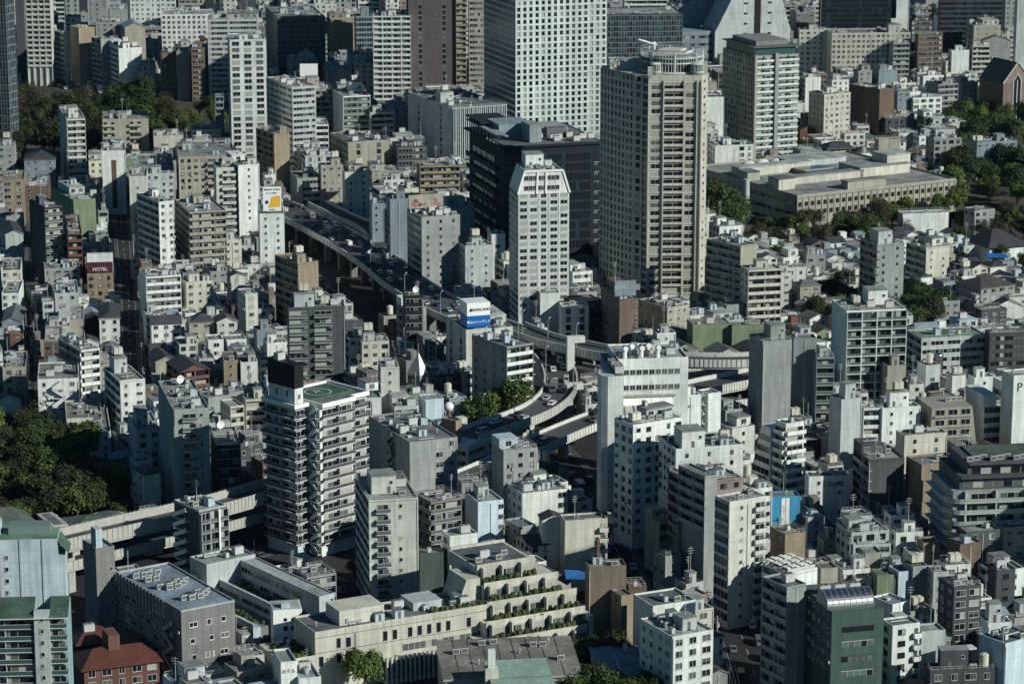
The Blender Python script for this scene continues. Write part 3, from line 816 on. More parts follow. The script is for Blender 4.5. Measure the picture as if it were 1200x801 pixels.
# ------------------------------------------------------------------ world, light, camera
w = bpy.data.worlds.new('World'); scene.world = w; w.use_nodes = True
SUN_PHI, SUN_EL = R(60), R(27)     # sun: to the right of and behind the camera
sk = w.node_tree.nodes.new('ShaderNodeTexSky'); sk.sky_type = 'NISHITA'; sk.sun_disc = False
sdir = Vector((math.sin(SUN_PHI)*math.cos(SUN_EL), -math.cos(SUN_PHI)*math.cos(SUN_EL), math.sin(SUN_EL)))
sk.sun_elevation = SUN_EL; sk.sun_rotation = math.atan2(sdir.x, sdir.y); sk.air_density = 1.0; sk.dust_density = 0.0; sk.ozone_density = 1.0; sk.altitude = 200
tint = w.node_tree.nodes.new('ShaderNodeMix'); tint.data_type = 'RGBA'; tint.blend_type = 'MULTIPLY'; tint.inputs[0].default_value = 1; tint.inputs[7].default_value = (.46, .84, 1.0, 1)
w.node_tree.links.new(sk.outputs[0], tint.inputs[6]); w.node_tree.links.new(tint.outputs[2], w.node_tree.nodes['Background'].inputs[0]); w.node_tree.nodes['Background'].inputs[1].default_value = 0.05
sl = bpy.data.lights.new('sun', 'SUN'); sl.energy = 5.0; sl.angle = R(.5); sl.color = (.985, .99, .90)
so = bpy.data.objects.new('sun', sl); col.objects.link(so); so.rotation_euler = sdir.to_track_quat('Z', 'Y').to_euler()
cd = bpy.data.cameras.new('camera'); cam = bpy.data.objects.new('camera', cd); col.objects.link(cam); scene.camera = cam
cam.location = (0, 0, HC); cam.rotation_euler = (math.pi/2-PITCH, 0, 0); cd.sensor_width = 36; cd.lens = 36*FPX/1200; cd.clip_start = 5; cd.clip_end = 9000
scene.view_settings.view_transform = 'Standard'; scene.view_settings.look = 'None'; scene.view_settings.exposure = EXPO
scene.render.resolution_x, scene.render.resolution_y = 1024, 683
scene.cycles.max_bounces = 4; scene.cycles.diffuse_bounces = 1; scene.cycles.glossy_bounces = 2
# ------------------------------------------------------------------ ground
MB().face([(-3500,-500,0),(3500,-500,0),(3500,6500,0),(-3500,6500,0)], 'asphalt').build('ground', kind='structure')
def smooth(pts, n=6):
    pts = [Vector(p) for p in pts]; out = []
    for i in range(len(pts)-1):
        p0 = pts[max(0,i-1)]; p1 = pts[i]; p2 = pts[i+1]; p3 = pts[min(len(pts)-1,i+2)]
        for k in range(n):
            t = k/n
            out.append(.5*((2*p1)+(p2-p0)*t+(2*p0-5*p1+4*p2-p3)*t*t+(3*p1-p0-3*p2+p3)*t**3))
    out.append(pts[-1]); return out
def offs(c, d, dz=0):
    out = []
    for i, p in enumerate(c):
        t = (c[min(i+1,len(c)-1)]-c[max(i-1,0)]); t.z = 0; t.normalize()
        out.append(Vector((p.x+t.y*d, p.y-t.x*d, p.z+dz)))     # positive d: to the right of travel
    return out
KEEP = []
def strip(m, c, d0, d1, z, mt):
    a, b = offs(c, d0, z), offs(c, d1, z)
    for i in range(len(c)-1): m.face([a[i], b[i], b[i+1], a[i+1]], mt)
def beam(m, c, d0, d1, z0, z1, mt):
    q = [offs(c, d0, z0), offs(c, d1, z0), offs(c, d1, z1), offs(c, d0, z1)]
    b = len(m.v); i = m.mi(mt)
    for k in range(len(c)): m.v += [tuple(q[j][k]) for j in range(4)]
    for k in range(len(c)-1):
        for j in range(4):
            j2 = (j+1) % 4; m.f.append((b+4*k+j, b+4*k+j2, b+4*k+4+j2, b+4*k+4+j)); m.m.append(i)
    m.f.append((b+3, b+2, b+1, b)); e = b+4*(len(c)-1); m.f.append((e, e+1, e+2, e+3)); m.m += [i, i]
def dashes(m, c, d, z, ln=5, gap=8, wd=.12, mt='line_paint'):
    acc = 0
    for i in range(len(c)-1):
        L = (c[i+1]-c[i]).length; s = 0
        while s+ln < L:
            a = c[i].lerp(c[i+1], s/L); e = c[i].lerp(c[i+1], (s+ln)/L); strip(m, [a, e], d-wd, d+wd, z, mt); s += ln+gap
def street(pxs, width, kind='road', walk=2.5):
    c = smooth([P(x, y, 0) for x, y in pxs], 4)
    for p in c: KEEP.append((p.x, p.y, width/2+walk+.2))
    for i in range(len(c)-1):
        n = int((c[i+1]-c[i]).length/8)
        for k in range(1, n): q = c[i].lerp(c[i+1], k/n); KEEP.append((q.x, q.y, width/2+walk+.2))
    m = MB(); strip(m, c, -width/2, width/2, .004, 'asphalt'); m.build('road', kind='structure')
    m = MB(); beam(m, c, -width/2-walk, -width/2-.02, 0.002, .13, 'paving'); m.build('pavement', kind='structure')
    m = MB(); beam(m, c, width/2+.02, width/2+walk, 0.002, .13, 'paving'); m.build('pavement', kind='structure')
    m = MB(); dashes(m, c, 0, .008)
    if width > 12: dashes(m, c, 3.3, .008); dashes(m, c, -3.3, .008)
    strip(m, c, -width/2+.3, -width/2+.45, .008, 'line_paint'); strip(m, c, width/2-.45, width/2-.3, .008, 'line_paint')
    m.build('road_markings', kind='structure')
    return c
ST = {}
ST['left'] = street([(36, 500), (35, 430), (36, 370), (36, 330), (40, 250)], 4.5, walk=1)
ST['dark'] = street([(150, 520), (155, 460), (152, 400), (150, 340), (146, 300), (140, 240)], 6, walk=1.2)
ST['far'] = street([(170, 130), (110, 108), (75, 90), (50, 70), (20, 52), (-20, 35)], 30, walk=4)
ST['under'] = street([(318, 262), (345, 300), (380, 345), (425, 395), (470, 430), (540, 460), (600, 480), (680, 560), (725, 650), (760, 760), (790, 860)], 9, walk=1.5)
ST['se'] = street([(830, 640), (850, 700), (875, 760), (905, 860)], 12, walk=3)
ST['mid'] = street([(925, 640), (950, 660), (985, 640), (1000, 600)], 5, walk=1)
ST['cross'] = street([(700, 440), (800, 445), (900, 450), (1000, 470)], 12)
ST['river'] = street([(200, 690), (330, 640), (430, 640)], 6, walk=1)
# ------------------------------------------------------------------ elevated expressways
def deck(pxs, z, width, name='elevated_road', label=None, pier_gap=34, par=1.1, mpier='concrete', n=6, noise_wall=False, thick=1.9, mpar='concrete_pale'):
    c = smooth([P(x, y, z if not isinstance(z, (list,tuple)) else z[i]) for i, (x, y) in enumerate(pxs)], n)
    r = empty(name, (0, 0, 0), label=label, kind='structure')
    m = MB(); beam(m, c, -width/2, width/2, -thick, 0, 'concrete'); beam(m, c, -width/2-.45, -width/2-.02, -thick*.6, par, mpar); beam(m, c, width/2+.02, width/2+.45, -thick*.6, par, mpar); m.build('deck', r)
    m = MB(); strip(m, c, -width/2+.01, width/2-.01, .03, 'deck_asphalt'); m.build('road_surface', r)
    m = MB(); dashes(m, c, 0, .036, 4, 6, .11); strip(m, c, -width/2+.6, -width/2+.75, .036, 'line_paint'); strip(m, c, width/2-.75, width/2-.6, .036, 'line_paint'); m.build('road_markings', r)
    if noise_wall:
        m = MB(); beam(m, c, width/2+.26, width/2+.36, 0, 3.2, 'metal'); m.build('sound_barrier', r)
    m = MB()
    for i in range(len(c)-1):
        t = c[i+1]-c[i]; nv = Vector((t.y, -t.x, 0)).normalized()
        for f_ in (0, .5):
            p = c[i].lerp(c[i+1], f_)
            for d_ in (-width/2-.62, width/2+.47): a = p+nv*d_; e = p+nv*(d_+.15); tt = t.normalized()*.18; m.prism([(a.x, a.y), (e.x, e.y), (e.x+tt.x, e.y+tt.y), (a.x+tt.x, a.y+tt.y)][::-1], p.z-thick*.6, p.z+par+.2, 'concrete')
    m.build('parapet_ribs', r)
    acc = 0
    for i in range(len(c)-1):
        acc += (c[i+1]-c[i]).length
        KEEP.append((c[i].x, c[i].y, width/2+1.5))
        q = c[i].lerp(c[i+1], .5); KEEP.append((q.x, q.y, width/2+1.5))
        if acc > pier_gap:
            acc = 0; p = c[i]; t = (c[i+1]-c[i]); ang = math.atan2(t.y, t.x)
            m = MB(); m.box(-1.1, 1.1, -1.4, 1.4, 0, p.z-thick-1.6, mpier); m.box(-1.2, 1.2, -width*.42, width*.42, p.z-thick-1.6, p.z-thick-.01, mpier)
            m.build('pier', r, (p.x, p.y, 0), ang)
    return c
DK = {}
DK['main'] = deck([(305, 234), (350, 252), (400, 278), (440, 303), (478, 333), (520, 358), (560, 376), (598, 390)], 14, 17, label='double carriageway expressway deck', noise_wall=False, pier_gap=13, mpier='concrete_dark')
DK['side'] = deck([(372, 238), (405, 254), (428, 264), (444, 278), (447, 292), (440, 302)], [16, 16, 16, 15.5, 15, 14.5], 8)
DK['ramp'] = deck([(598, 390), (622, 402), (643, 416), (656, 438), (655, 458), (640, 474), (615, 487), (580, 499), (545, 512)], [14, 14, 13.8, 13.6, 13.4, 13.2, 13, 13, 13], 10.5, pier_gap=40, par=1.4, n=8)
DK['upper'] = deck([(600, 383), (640, 398), (680, 407), (725, 415), (800, 421), (860, 422), (925, 419)], [15, 17, 19, 20, 20, 20, 20], 10, pier_gap=45, par=1.5)
DK['second'] = deck([(672, 430), (705, 436), (760, 440), (815, 438), (860, 430), (925, 418)], [10, 11, 11, 12, 13, 14], 8)
DK['right'] = deck([(790, 462), (830, 452), (870, 444), (925, 432), (1000, 420)], [17, 17, 17, 17, 17], 12, pier_gap=40, par=1.5)
DK['right2'] = deck([(790, 478), (830, 472), (870, 466), (925, 455), (1000, 440)], [12, 12, 12, 12, 12], 12, par=1.5)
DK['low'] = deck([(735, 478), (700, 490), (660, 506), (620, 524), (580, 545), (520, 570), (450, 600)], [9, 9, 9, 9, 9, 9, 9], 10, pier_gap=40)
DK['west'] = deck([(420, 545), (380, 558), (310, 577), (262, 591), (205, 605), (150, 617), (80, 633), (30, 645), (-40, 662)], 15, 9.5, pier_gap=36, par=2.4, thick=1.8, mpar='concrete')
DK['west2'] = deck([(420, 565), (310, 596), (262, 610), (205, 625), (130, 643), (60, 661), (-40, 690)], 8.5, 9.5, pier_gap=60, par=1.3, mpar='concrete')
# piers beside the ramp
for (x, y, zt, hh) in ((668, 468, 26, 26), (666, 488, 15, 15)):
    p = P(x, y+10, 0); m = MB(); m.box(-1.3, 1.3, -1.3, 1.3, 0, zt, 'concrete_pale'); m.box(-1.31, 5, -1.31, 1.31, zt-2.2, zt-.01, 'concrete_pale')
    m.build('portal_pier', None, (p.x, p.y, 0), .2, label='pale concrete portal column beside the curved ramp, %s' % ('taller of the two' if zt > 20 else 'lower of the two'), category='pier')
# ------------------------------------------------------------------ cars
def car_mesh(c, kind):
    b = MB()
    if kind == 'car':
        L, W_, hh = 4.5, 1.75, 1.45
        prof = [(-2.25,.35),(2.25,.35),(2.25,.8),(1.35,.92),(.75,1.42),(-1.1,1.45),(-1.9,.98),(-2.25,.9)]
    elif kind == 'van':
        prof = [(-2.4,.35),(2.4,.35),(2.4,1.0),(2.0,1.2),(1.5,1.95),(-2.35,2.0)]
    else:
        prof = [(-4.0,.5),(3.9,.5),(3.9,1.5),(3.6,2.5),(2.2,2.6),(2.15,3.2),(-4.0,3.2)]
    hw = .87 if kind != 'truck' else 1.15
    n = len(prof); i = b.mi(c); k0 = len(b.v)
    b.v += [(x, -hw, z) for x, z in prof]+[(x, hw, z) for x, z in prof]
    for k in range(n):
        q = (k+1) % n; b.f.append((k0+k, k0+n+k, k0+n+q, k0+q)); b.m.append(i)
    b.f.append(tuple(range(k0, k0+n))); b.f.append(tuple(range(k0+2*n-1, k0+n-1, -1))); b.m += [i, i]
    g = 'glass_dark'
    if kind == 'car':
        b.face([(1.36,-.75,.95),(1.36,.75,.95),(.78,.7,1.40),(.78,-.7,1.40)], g); b.face([(-1.12,-.7,1.44),(-1.12,.7,1.44),(-1.9,.75,1.01),(-1.9,-.75,1.01)], g)
        for s in (-1, 1): b.face([(1.1,s*.885,.95),(.7,s*.885,1.36),(-1.1,s*.885,1.38),(-1.6,s*.885,1.0)], g)
    elif kind == 'van':
        b.face([(2.02,-.75,1.22),(2.02,.75,1.22),(1.54,.75,1.9),(1.54,-.75,1.9)], g)
        for s in (-1, 1): b.face([(1.8,s*.885,1.2),(1.4,s*.885,1.8),(-2.1,s*.885,1.8),(-2.1,s*.885,1.2)], g)
    else:
        b.face([(3.93,-1,1.6),(3.93,1,1.6),(3.66,1,2.4),(3.66,-1,2.4)], g)
    for x in ((-1.4, 1.35) if kind != 'truck' else (-2.6, 2.6)):
        for s in (-1, 1): b.tube((x, s*(hw-.2), .35), (x, s*(hw+.02), .35), .34 if kind != 'truck' else .48, 'machine_dark', 10)
    return b.mesh(kind)
for nme, cc in dict(car_white=(.75,.75,.74), car_silver=(.42,.43,.45), car_black=(.02,.02,.025), car_blue=(.03,.07,.2), car_red=(.3,.03,.03), car_grey=(.14,.15,.16), car_green=(.1,.25,.15)).items(): mat(nme, cc, .3, spec=.6)
CN = dict(car_white='white', car_silver='silver', car_black='black', car_blue='dark blue', car_red='dark red', car_grey='dark grey', car_green='green')
def cars_on(c, lanes, where, s0, s1, gap, seed, z=.04, only=None):
    q = random.Random(seed); acc = [0]
    for i in range(len(c)-1): acc.append(acc[-1]+(c[i+1]-c[i]).length)
    T = acc[-1]
    for d, sgn in lanes:
        s = s0*T+q.random()*gap
        while s < s1*T:
            i = min(len(c)-2, max(0, bisect.bisect(acc, s)-1)); t = (s-acc[i])/(acc[i+1]-acc[i]); a, e = c[i], c[i+1]
            tt = (e-a); tt.z = 0; tt.normalize(); p = a.lerp(e, t)+Vector((tt.y*d, -tt.x*d, z))
            k = q.choices(('car', 'van', 'truck'), (8, 2, .9))[0]; cc = q.choice(['car_white', 'car_silver']*5+['car_black', 'car_grey']*3+list(CN))
            if k == 'truck': cc = q.choice(['car_white', 'car_white', 'car_silver', 'car_grey', 'car_blue'])
            nm = dict(car='car', van='van', truck='truck')[k]
            put(cached(('car', cc, k), lambda: car_mesh(cc, k)), nm, None, p, math.atan2(tt.y, tt.x)+(0 if sgn > 0 else math.pi), label='%s %s driving %s' % (CN[cc], nm, where), category=nm, group='%s %ss %s' % (CN[cc], nm, where))
            s += gap*(.5+q.random()*1.1)
cars_on(DK['main'], ((-5.5, 1), (-2.2, 1), (2.2, -1), (5.5, -1)), 'on the straight expressway deck', 0.02, .98, 19, 1)
cars_on(DK['ramp'], ((-1.9, 1), (1.9, 1)), 'on the curved expressway ramp', .1, .97, 15, 5)
cars_on(DK['far'] if 'far' in DK else ST['far'], ((-12, 1), (-8.5, 1), (-5, 1), (-1.8, 1), (1.8, -1), (5, -1), (8.5, -1), (12, -1)), 'on the wide avenue beyond the wood', .0, .8, 17, 9, .01)
cars_on(ST['se'], ((-3.8, 1), (3.8, -1)), 'in the shadowed street below the cream apartment block', .0, .9, 13, 12, .01)
cars_on(ST['under'], ((-2.6, 1), (2.6, -1)), 'in the shaded street under the expressway', .02, .95, 30, 14, .01)
cars_on(ST['mid'], ((-1.7, 1),), 'in the narrow lane beside the sky blue block', .1, .9, 18, 3, .01)
cars_on(DK['low'], ((-2, 1), (2, 1)), 'on the shaded low ramp', .0, .5, 40, 17)
# street lamps on the expressway
def lamp_mesh():
    b = MB(); b.tube((0,0,0), (0,0,8), .14, 'metal', 6, .08); b.tube((0,0,8), (1.6,0,8.6), .07, 'metal', 5); b.box(1.3, 2.2, -.14, .14, 8.5, 8.68, 'white_paint'); return b.mesh('street_lamp')
def lamps(c, d, n, where, dz=0):
    L = offs(c, d, dz)
    for k in range(n):
        p = L[int((k+.5)*len(L)/n)]; put(cached('lamp', lamp_mesh), 'street_lamp', None, p, 1.2, label='grey street lamp standing '+where, category='street lamp', group='street lamps '+where)
lamps(DK['main'], 8.7, 7, 'along the straight expressway deck', .9); lamps(DK['ramp'], 4.9, 4, 'on the outer parapet of the curved ramp', 1.1); lamps(DK['ramp'], -4.9, 3, 'on the inner parapet of the curved ramp', 1.1); lamps(DK['upper'], 4.4, 4, 'on the upper flyover', .9)
# gantry signs over the far avenue
for (x, y, lab) in ((96, 92, 'green direction sign on a gantry over the avenue, the nearer one'), (50, 68, 'green direction sign on a gantry over the avenue, the farther one')):
    p = P(x, y, 0); r = empty('road_gantry', (p.x, p.y, 0), .15, lab, 'road sign'); b = MB(); b.box(-13, -12.6, -.2, .2, 0, 9, 'white_paint'); b.box(12.6, 13, -.2, .2, 0, 9, 'white_paint'); b.box(-12.59, 12.59, -.2, .2, 8.2, 9, 'white_paint'); b.build('gantry_frame', r)
    b = MB(); b.box(-9, 1, -.45, -.25, 6.6, 9.4, 'green_paint'); b.build('sign_board', r)

for (x0, x1, y0, y1, yg) in ((24, 108, 58, 95, 92), (590, 674, 402, 500, 500), (335, 400, 244, 275, 275), (400, 440, 262, 300, 300), (440, 480, 290, 335, 335), (480, 525, 325, 350, 350), (525, 600, 350, 385, 388), (676, 705, 405, 440, 445), (815, 905, 412, 476, 476), (620, 700, 485, 525, 530), (45, 205, 602, 660, 665), (264, 308, 575, 600, 605), (640, 700, 402, 420, 425)):
    PROT.append((x0, x1, y0, y1, P(CX, yg, 0).y))

def pole_mesh():
    b = MB(); b.tube((0,0,0), (0,0,9.5), .17, 'concrete', 6, .12); b.box(-1.1, 1.1, -.06, .06, 8.6, 8.75, 'machine_dark'); b.box(-.8, .8, -.06, .06, 7.7, 7.85, 'machine_dark'); b.cyl(.45, .3, 6.2, 7.2, .28, 'machine', 8); return b.mesh('utility_pole')
for key, d_, where in (('left', 2.9, 'along the narrow street by the park'), ('dark', 4.0, 'along the dark straight street'), ('mid', 3.2, 'along the lane by the sky blue block'), ('se', 8, 'along the shadowed lower street'), ('cross', 8, 'along the cross street under the flyovers')):
    L_ = offs(ST[key], d_, 0); prev = None
    for p in L_[::2]:
        put(cached('pole', pole_mesh), 'utility_pole', None, p, .3, label='grey utility pole '+where, category='utility pole', group='utility poles '+where)
        if prev is not None:
            m = MB()
            for dx in (-.9, 0, .9): m.tube(prev+Vector((dx, 0, 8.8)), p+Vector((dx, 0, 8.8)), .035, 'machine_dark', 3)
            m.build('power_line', None, label='black overhead wires '+where, category='wire', group='overhead wires '+where)
        prev = p

PROT.append((546, 630, 440, 500, P(0, 520, 0).y)); KEEP.append((P(606, 513).x, P(606, 513).y, 8)); KEEP.append((P(568, 520).x, P(568, 520).y, 6))
# ------------------------------------------------------------------ buildings with a shape of their own
def yprism(m, prof, y0, y1, mt):
    """profile in (x,z), counter-clockwise seen from -y, extruded along y"""
    n = len(prof); b = len(m.v); i = m.mi(mt)
    m.v += [(x, y0, z) for x, z in prof]+[(x, y1, z) for x, z in prof]
    for k in range(n):
        q = (k+1) % n; m.f.append((b+k, b+n+k, b+n+q, b+q)); m.m.append(i)
    m.f.append(tuple(range(b, b+n))); m.f.append(tuple(range(b+2*n-1, b+n-1, -1))); m.m += [i, i]
def flatroof(b, x0, x1, y0, y1, h, wm, rm='roof_r2', code='a', seed=1, par=.6, dense=1.0, name='roof'):
    m = MB(); t = .22
    m.box(x0, x1, y0, y0+t, h+.001, h+par, wm); m.box(x0, x1, y1-t, y1, h+.001, h+par, wm); m.box(x0, x0+t, y0+t, y1-t, h+.001, h+par, wm); m.box(x1-t, x1, y0+t, y1-t, h+.001, h+par, wm); m.build('parapet', b.root)
    m = MB(); m.box(x0+t, x1-t, y0+t, y1-t, h+.002, h+.05, rm); m.build(name, b.root)
    if code:
        q = random.Random(seed); W, D = x1-x0, y1-y0
        roof_clutter(b, code, W, D, h+.05, q, dense, wm, x0, y0)
def body(b, x0, x1, y0, y1, z0, z1, wm, name='wall'): m = MB(); m.box(x0, x1, y0, y1, z0, z1, wm); return m.build(name, b.root)
def poly_edge_styles(root, poly, h, fh, styles, wm, **kw):
    for k, st in enumerate(styles):
        if st and st != 'x': facade(root, poly[k], poly[(k+1) % len(poly)], h, fh, st, wm, seed=k+3, **kw)
# -- round topped tower
b = start('apartment_tower', 'tall beige tower with concave shaded flank and round glazed crown', 'apartment tower', 705, 760, 828, 89, 378, 2, yb=352, D=30)
h = b.h; fh = h/30
c1, c2 = b.loc(822, 88, h), b.loc(828, 84, h)
W = c1.x
poly = [(0,0),(W,0),(W+2.6,2.2),(W+2.6,26),(2,34),(-10,33),(-17,27),(-13.5,19),(-9.5,11.5),(-5.2,5),(-1.8,3.4)]
m = MB(); m.prism(poly, 0, h, 'wall_twr'); m.build('wall', b.root)
L3 = W*.27
facade(b.root, (W*.02,0), (L3,0), h-fh, fh, 'u', 'wall_twr', zmin=8, seed=5, pitch=5)
facade(b.root, (W*.68,0), (W*.9,0), h-fh, fh, 'u', 'wall_twr', zmin=8, seed=6, pitch=5)
for k in range(29):
    z = h-(k+2)*fh
    if z < 8: break
    m = MB(); xa, xb = W*.295, W*.655; m.box(xa, xb, -.06, .01, .75, 2.45, 'glass_dark'); m.box(xa, xb, -.9, -.07, .3, .5, 'wall_twr'); m.box(xa, xb, -.9, -.78, .501, 1.3, 'wall_twr'); m.box((xa+xb)/2-.1, (xa+xb)/2+.1, -.5, -.061, .75, 2.45, 'wall_twr')
    put(cached('rtb', lambda: m.mesh('balcony')), 'balcony', b.root, (0, 0, z))
m = MB()
for x in (-.1, W*.277, W*.66, W*.905, W-.3): m.box(x, x+.45, -.95, -.001, 0, h-fh*.6, 'wall_twr')
for k in range(31): m.box(.36, W-.31, -.25, -.002, h-k*fh-fh*.95, h-k*fh-fh*.74, 'wall_twr')
m.build('facade_ribs', b.root)
for (i, st) in ((5, 'N'), (6, 'N'), (7, 'N'), (8, 'N'), (9, 'N'), (10, 'g')):
    p0 = poly[i+1] if i+1 < len(poly) else poly[0]; 
    facade(b.root, poly[i], poly[(i+1) % len(poly)], h-.6, fh, st, 'wall_twr', zmin=8, seed=i, pitch=2.6)
facade(b.root, poly[1], poly[2], h-.6, fh, 'c', 'wall_twr', zmin=8, seed=44)
# crown: a glazed drum standing behind the cornice
cx, cy, r = W*.50, 15.5, 12.5
hc = h+8.6
m = MB(); m.cyl(cx, cy, h-.5, hc-2.6, r-.4, 'glass_blue', 40); m.cyl(cx, cy, hc-2.599, hc-2.2, r+.1, 'concrete_pale', 40); m.cyl(cx, cy, h+4.0, h+4.5, r+.15, 'concrete_pale', 40); m.cyl(cx, cy, h+.2, h+.9, r+.9, 'concrete_pale', 40); m.build('crown_drum', b.root)
m = MB()
for k in range(64):
    t = 2*math.pi*k/64; w_ = .14 if k % 8 else .55
    x, y = cx+(r-.1)*math.cos(t), cy+(r-.1)*math.sin(t); m.cyl(x, y, h+.9, hc-.1, w_, 'wall_lg', 5)
m.build('crown_frame', b.root)
m = MB()
for k in range(40):
    t0, t1 = 2*math.pi*k/40, 2*math.pi*(k+1)/40
    for z in (hc-.2, hc+.75): m.tube((cx+r*math.cos(t0), cy+r*math.sin(t0), z), (cx+r*math.cos(t1), cy+r*math.sin(t1), z), .16, 'rail', 4)
m.build('crown_rail', b.root)
m = MB(); m.cyl(cx, cy, hc-2.19, hc-1.6, r-1, 'roof_r2', 40); m.prism([(cx-9, cy-4), (cx+5, cy-6), (cx+9, cy+3), (cx-4, cy+6)], hc-1.59, hc-.6, 'concrete_pale', 'roof_r4'); m.prism([(cx-6, cy-2.5), (cx+3, cy-4), (cx+6, cy+2), (cx-2.5, cy+4)], hc-.59, hc+.1, 'wall_cr'); m.build('roof', b.root)
m = MB(); m.box(-14, -1, 20, 30, h+.001, h+3.4, 'wall_twr'); m.build('penthouse', b.root)
m = MB(); m.tube((cx-7, cy+2, hc-.6), (cx-7, cy+2, hc+2.6), .5, 'white_paint', 8); m.tube((cx-6, cy+2, hc+1.4), (cx-13.5, cy, hc+3.8), .35, 'white_paint', 6); m.build('roof_crane', b.root)
for (x, y, rr) in ((1.5, 2.0, 2.0), (W-3.2, 1.2, 2.4)):
    m = MB(); m.cyl(x+1.6, y+1.6, h, h+4.2, rr, 'glass_green', 14); m.cyl(x+1.6, y+1.6, h+4.2, h+4.8, rr+.35, 'concrete_pale', 14, rr-.6); m.cyl(x+1.6, y+1.6, h+1.0, h+1.5, rr+.2, 'concrete_pale', 14)
    for k in range(12): m.cyl(x+1.6+rr*math.cos(k*.5236), y+1.6+rr*math.sin(k*.5236), h, h+4.19, .16, 'concrete_pale', 4)
    m.build('corner_turret', b.root)
body(b, -.3, 1.5, -.3, .6, h, h+3.6, 'wall_twr', 'corner_pier'); body(b, W+.6, W+2.5, 2.3, 9, h, h+4.2, 'wall_twr', 'corner_pier')
# -- tower with the chamfered white top
b = start('apartment_tower', 'white apartment tower with a chamfered top edged in bright white', 'apartment tower', 590, 607.5, 667, 227, 412, 12, yb=385, D=17)
W, D, h = b.W, b.D, b.h; fh = h/22
body(b, 0, W, 0, D, 0, h, 'wall_wh')
ht = h+8.2; ins = 2.7
m = MB(); yprism(m, [(0, h), (W, h), (W-ins, ht), (ins, ht)], 0, D, 'wall_wh'); m.build('crown', b.root)
m = MB()
for x0, x1 in ((-.25, ins-.25), (W+.25, W-ins+.25), (W*.36, W*.38), (W*.54, W*.55)):
    yprism(m, [(x0-.35, h-.2), (x0+.35, h-.2), (x1+.35, ht+.3), (x1-.35, ht+.3)], -.4, -.02, 'white_sign')
m.box(ins-.4, W-ins+.4, -.4, -.01, ht-.1, ht+.6, 'white_sign'); m.build('crown_frame', b.root)
for z in (h+1.2, h+5.0):
    for j, x in enumerate((.16, .24, .32, .43, .5, .6, .68, .76)):
        put(window_mesh(1.7, 1.6, 'glass_dark', 'frame_light'), 'window', b.root, (x*W+ (.6 if z > h+3 else 0)*(0), -.02, z))
q = random.Random(5)
for k in range(22):
    z = h-(k+1)*fh
    if z < 8: break
    for j in range(5):
        g = q.choice(['glass_dark', 'glass_dark', 'glass_mid', 'glass_curtain', 'glass_curtain']) if j != 2 else 'glass_dark'
        put(window_mesh(2.6 if j != 2 else 2.0, 1.35, g, 'frame_light'), 'window', b.root, ((j+.5)*W/5, 0, z+.9))
m = MB()
for j in range(1, 5): m.box(j*W/5-.12, j*W/5+.12, -.18, -.01, 0, h, 'wall_wh')
for k in range(22): m.box(.01, W-.01, -.14, -.012, h-(k+1)*fh-.02, h-(k+1)*fh+.18, 'wall_lg')
m.build('facade_ribs', b.root)
facade(b.root, (0, D), (0, 0), h, fh, 'r', 'wall_lg', zmin=10, seed=3)
flatroof(b, ins, W-ins, .3, D-.3, ht, 'wall_wh', code='Pa', seed=8)
# -- helipad tower
b = start('apartment_tower', 'white and dark balcony tower with a green helipad and black rooftop box', 'apartment tower', 307, 345.5, 361, 478, 668, 45, yb=662)
W, D, h = b.W, b.D, b.h; fh = h/14.4
cR = b.loc(378, 477, h); eR = b.loc(409, 466, h); eR2 = b.loc(424, 455, h); bk = b.loc(358, 455, h); far = b.loc(388, 446, h)
X0, Y0 = cR.x, cR.y; X1 = b.loc(424, 457, h).x-1.5; Xs = eR.x; D2 = max(14, bk.y-Y0)
m = MB(); m.box(1.2, W-.4, 1.2, D, 0, h, 'wall_bwh'); m.build('wall', b.root)
m = MB(); m.box(X0, Xs, Y0+1.2, Y0+D2, 0, h+.01, 'wall_wh'); m.box(Xs+.001, X1, Y0+3.2, Y0+D2, 0, h+.01, 'wall_wh'); m.build('wall', b.root)
m = MB(); m.box(W-.39, X0-.01, 3.5, Y0+D2-2, 0, h-.02, 'wall_bwh'); m.build('wall', b.root)
register((b.world(X0, Y0, 0).x, b.world(X0, Y0, 0).y), b.a, X1-X0, D2, h, (361, 424, 478, 655))
for k in range(14):
    z = h-(k+1)*fh
    for (p0, p1, me_) in (((0, D), (0, 0), 'B'), ((0, 0), (W, 0), 'B')): pass
zm = 6
kw = dict(zmin=zm, rail='wall_dg', slab='white_paint', bal_d=1.3)
facade(b.root, (1.2, D), (1.2, 0.2), h-.3, fh, 'B', 'wall_wh', seed=1, **kw); facade(b.root, (1.2, 1.2), (W-.3, 1.2), h-.3, fh, 'B', 'wall_wh', seed=2, **kw)
facade(b.root, (X0+.2, Y0+1.2), (Xs, Y0+1.2), h-.3, fh, 'B', 'wall_wh', seed=4, **kw); facade(b.root, (Xs, Y0+3.2), (X1, Y0+3.2), h-.3, fh, 'B', 'wall_wh', seed=5, **kw)
for k in range(15):
    z = h-(k+1)*fh-.3
    if z < -1: break
    put(stair_mesh(3.6, fh, 'wall_wh', k % 2), 'stair_flight', b.root, (X0-.2, Y0+4.8, z), R(-90)); 
    m = MB(); m.box(-.9, .1, -.5, 1.0, 0, 1.9, 'wall_wh'); put(cached('hcorner', lambda: m.mesh('corner_panel')), 'corner_panel', b.root, (X0, Y0+.9, z+.5))
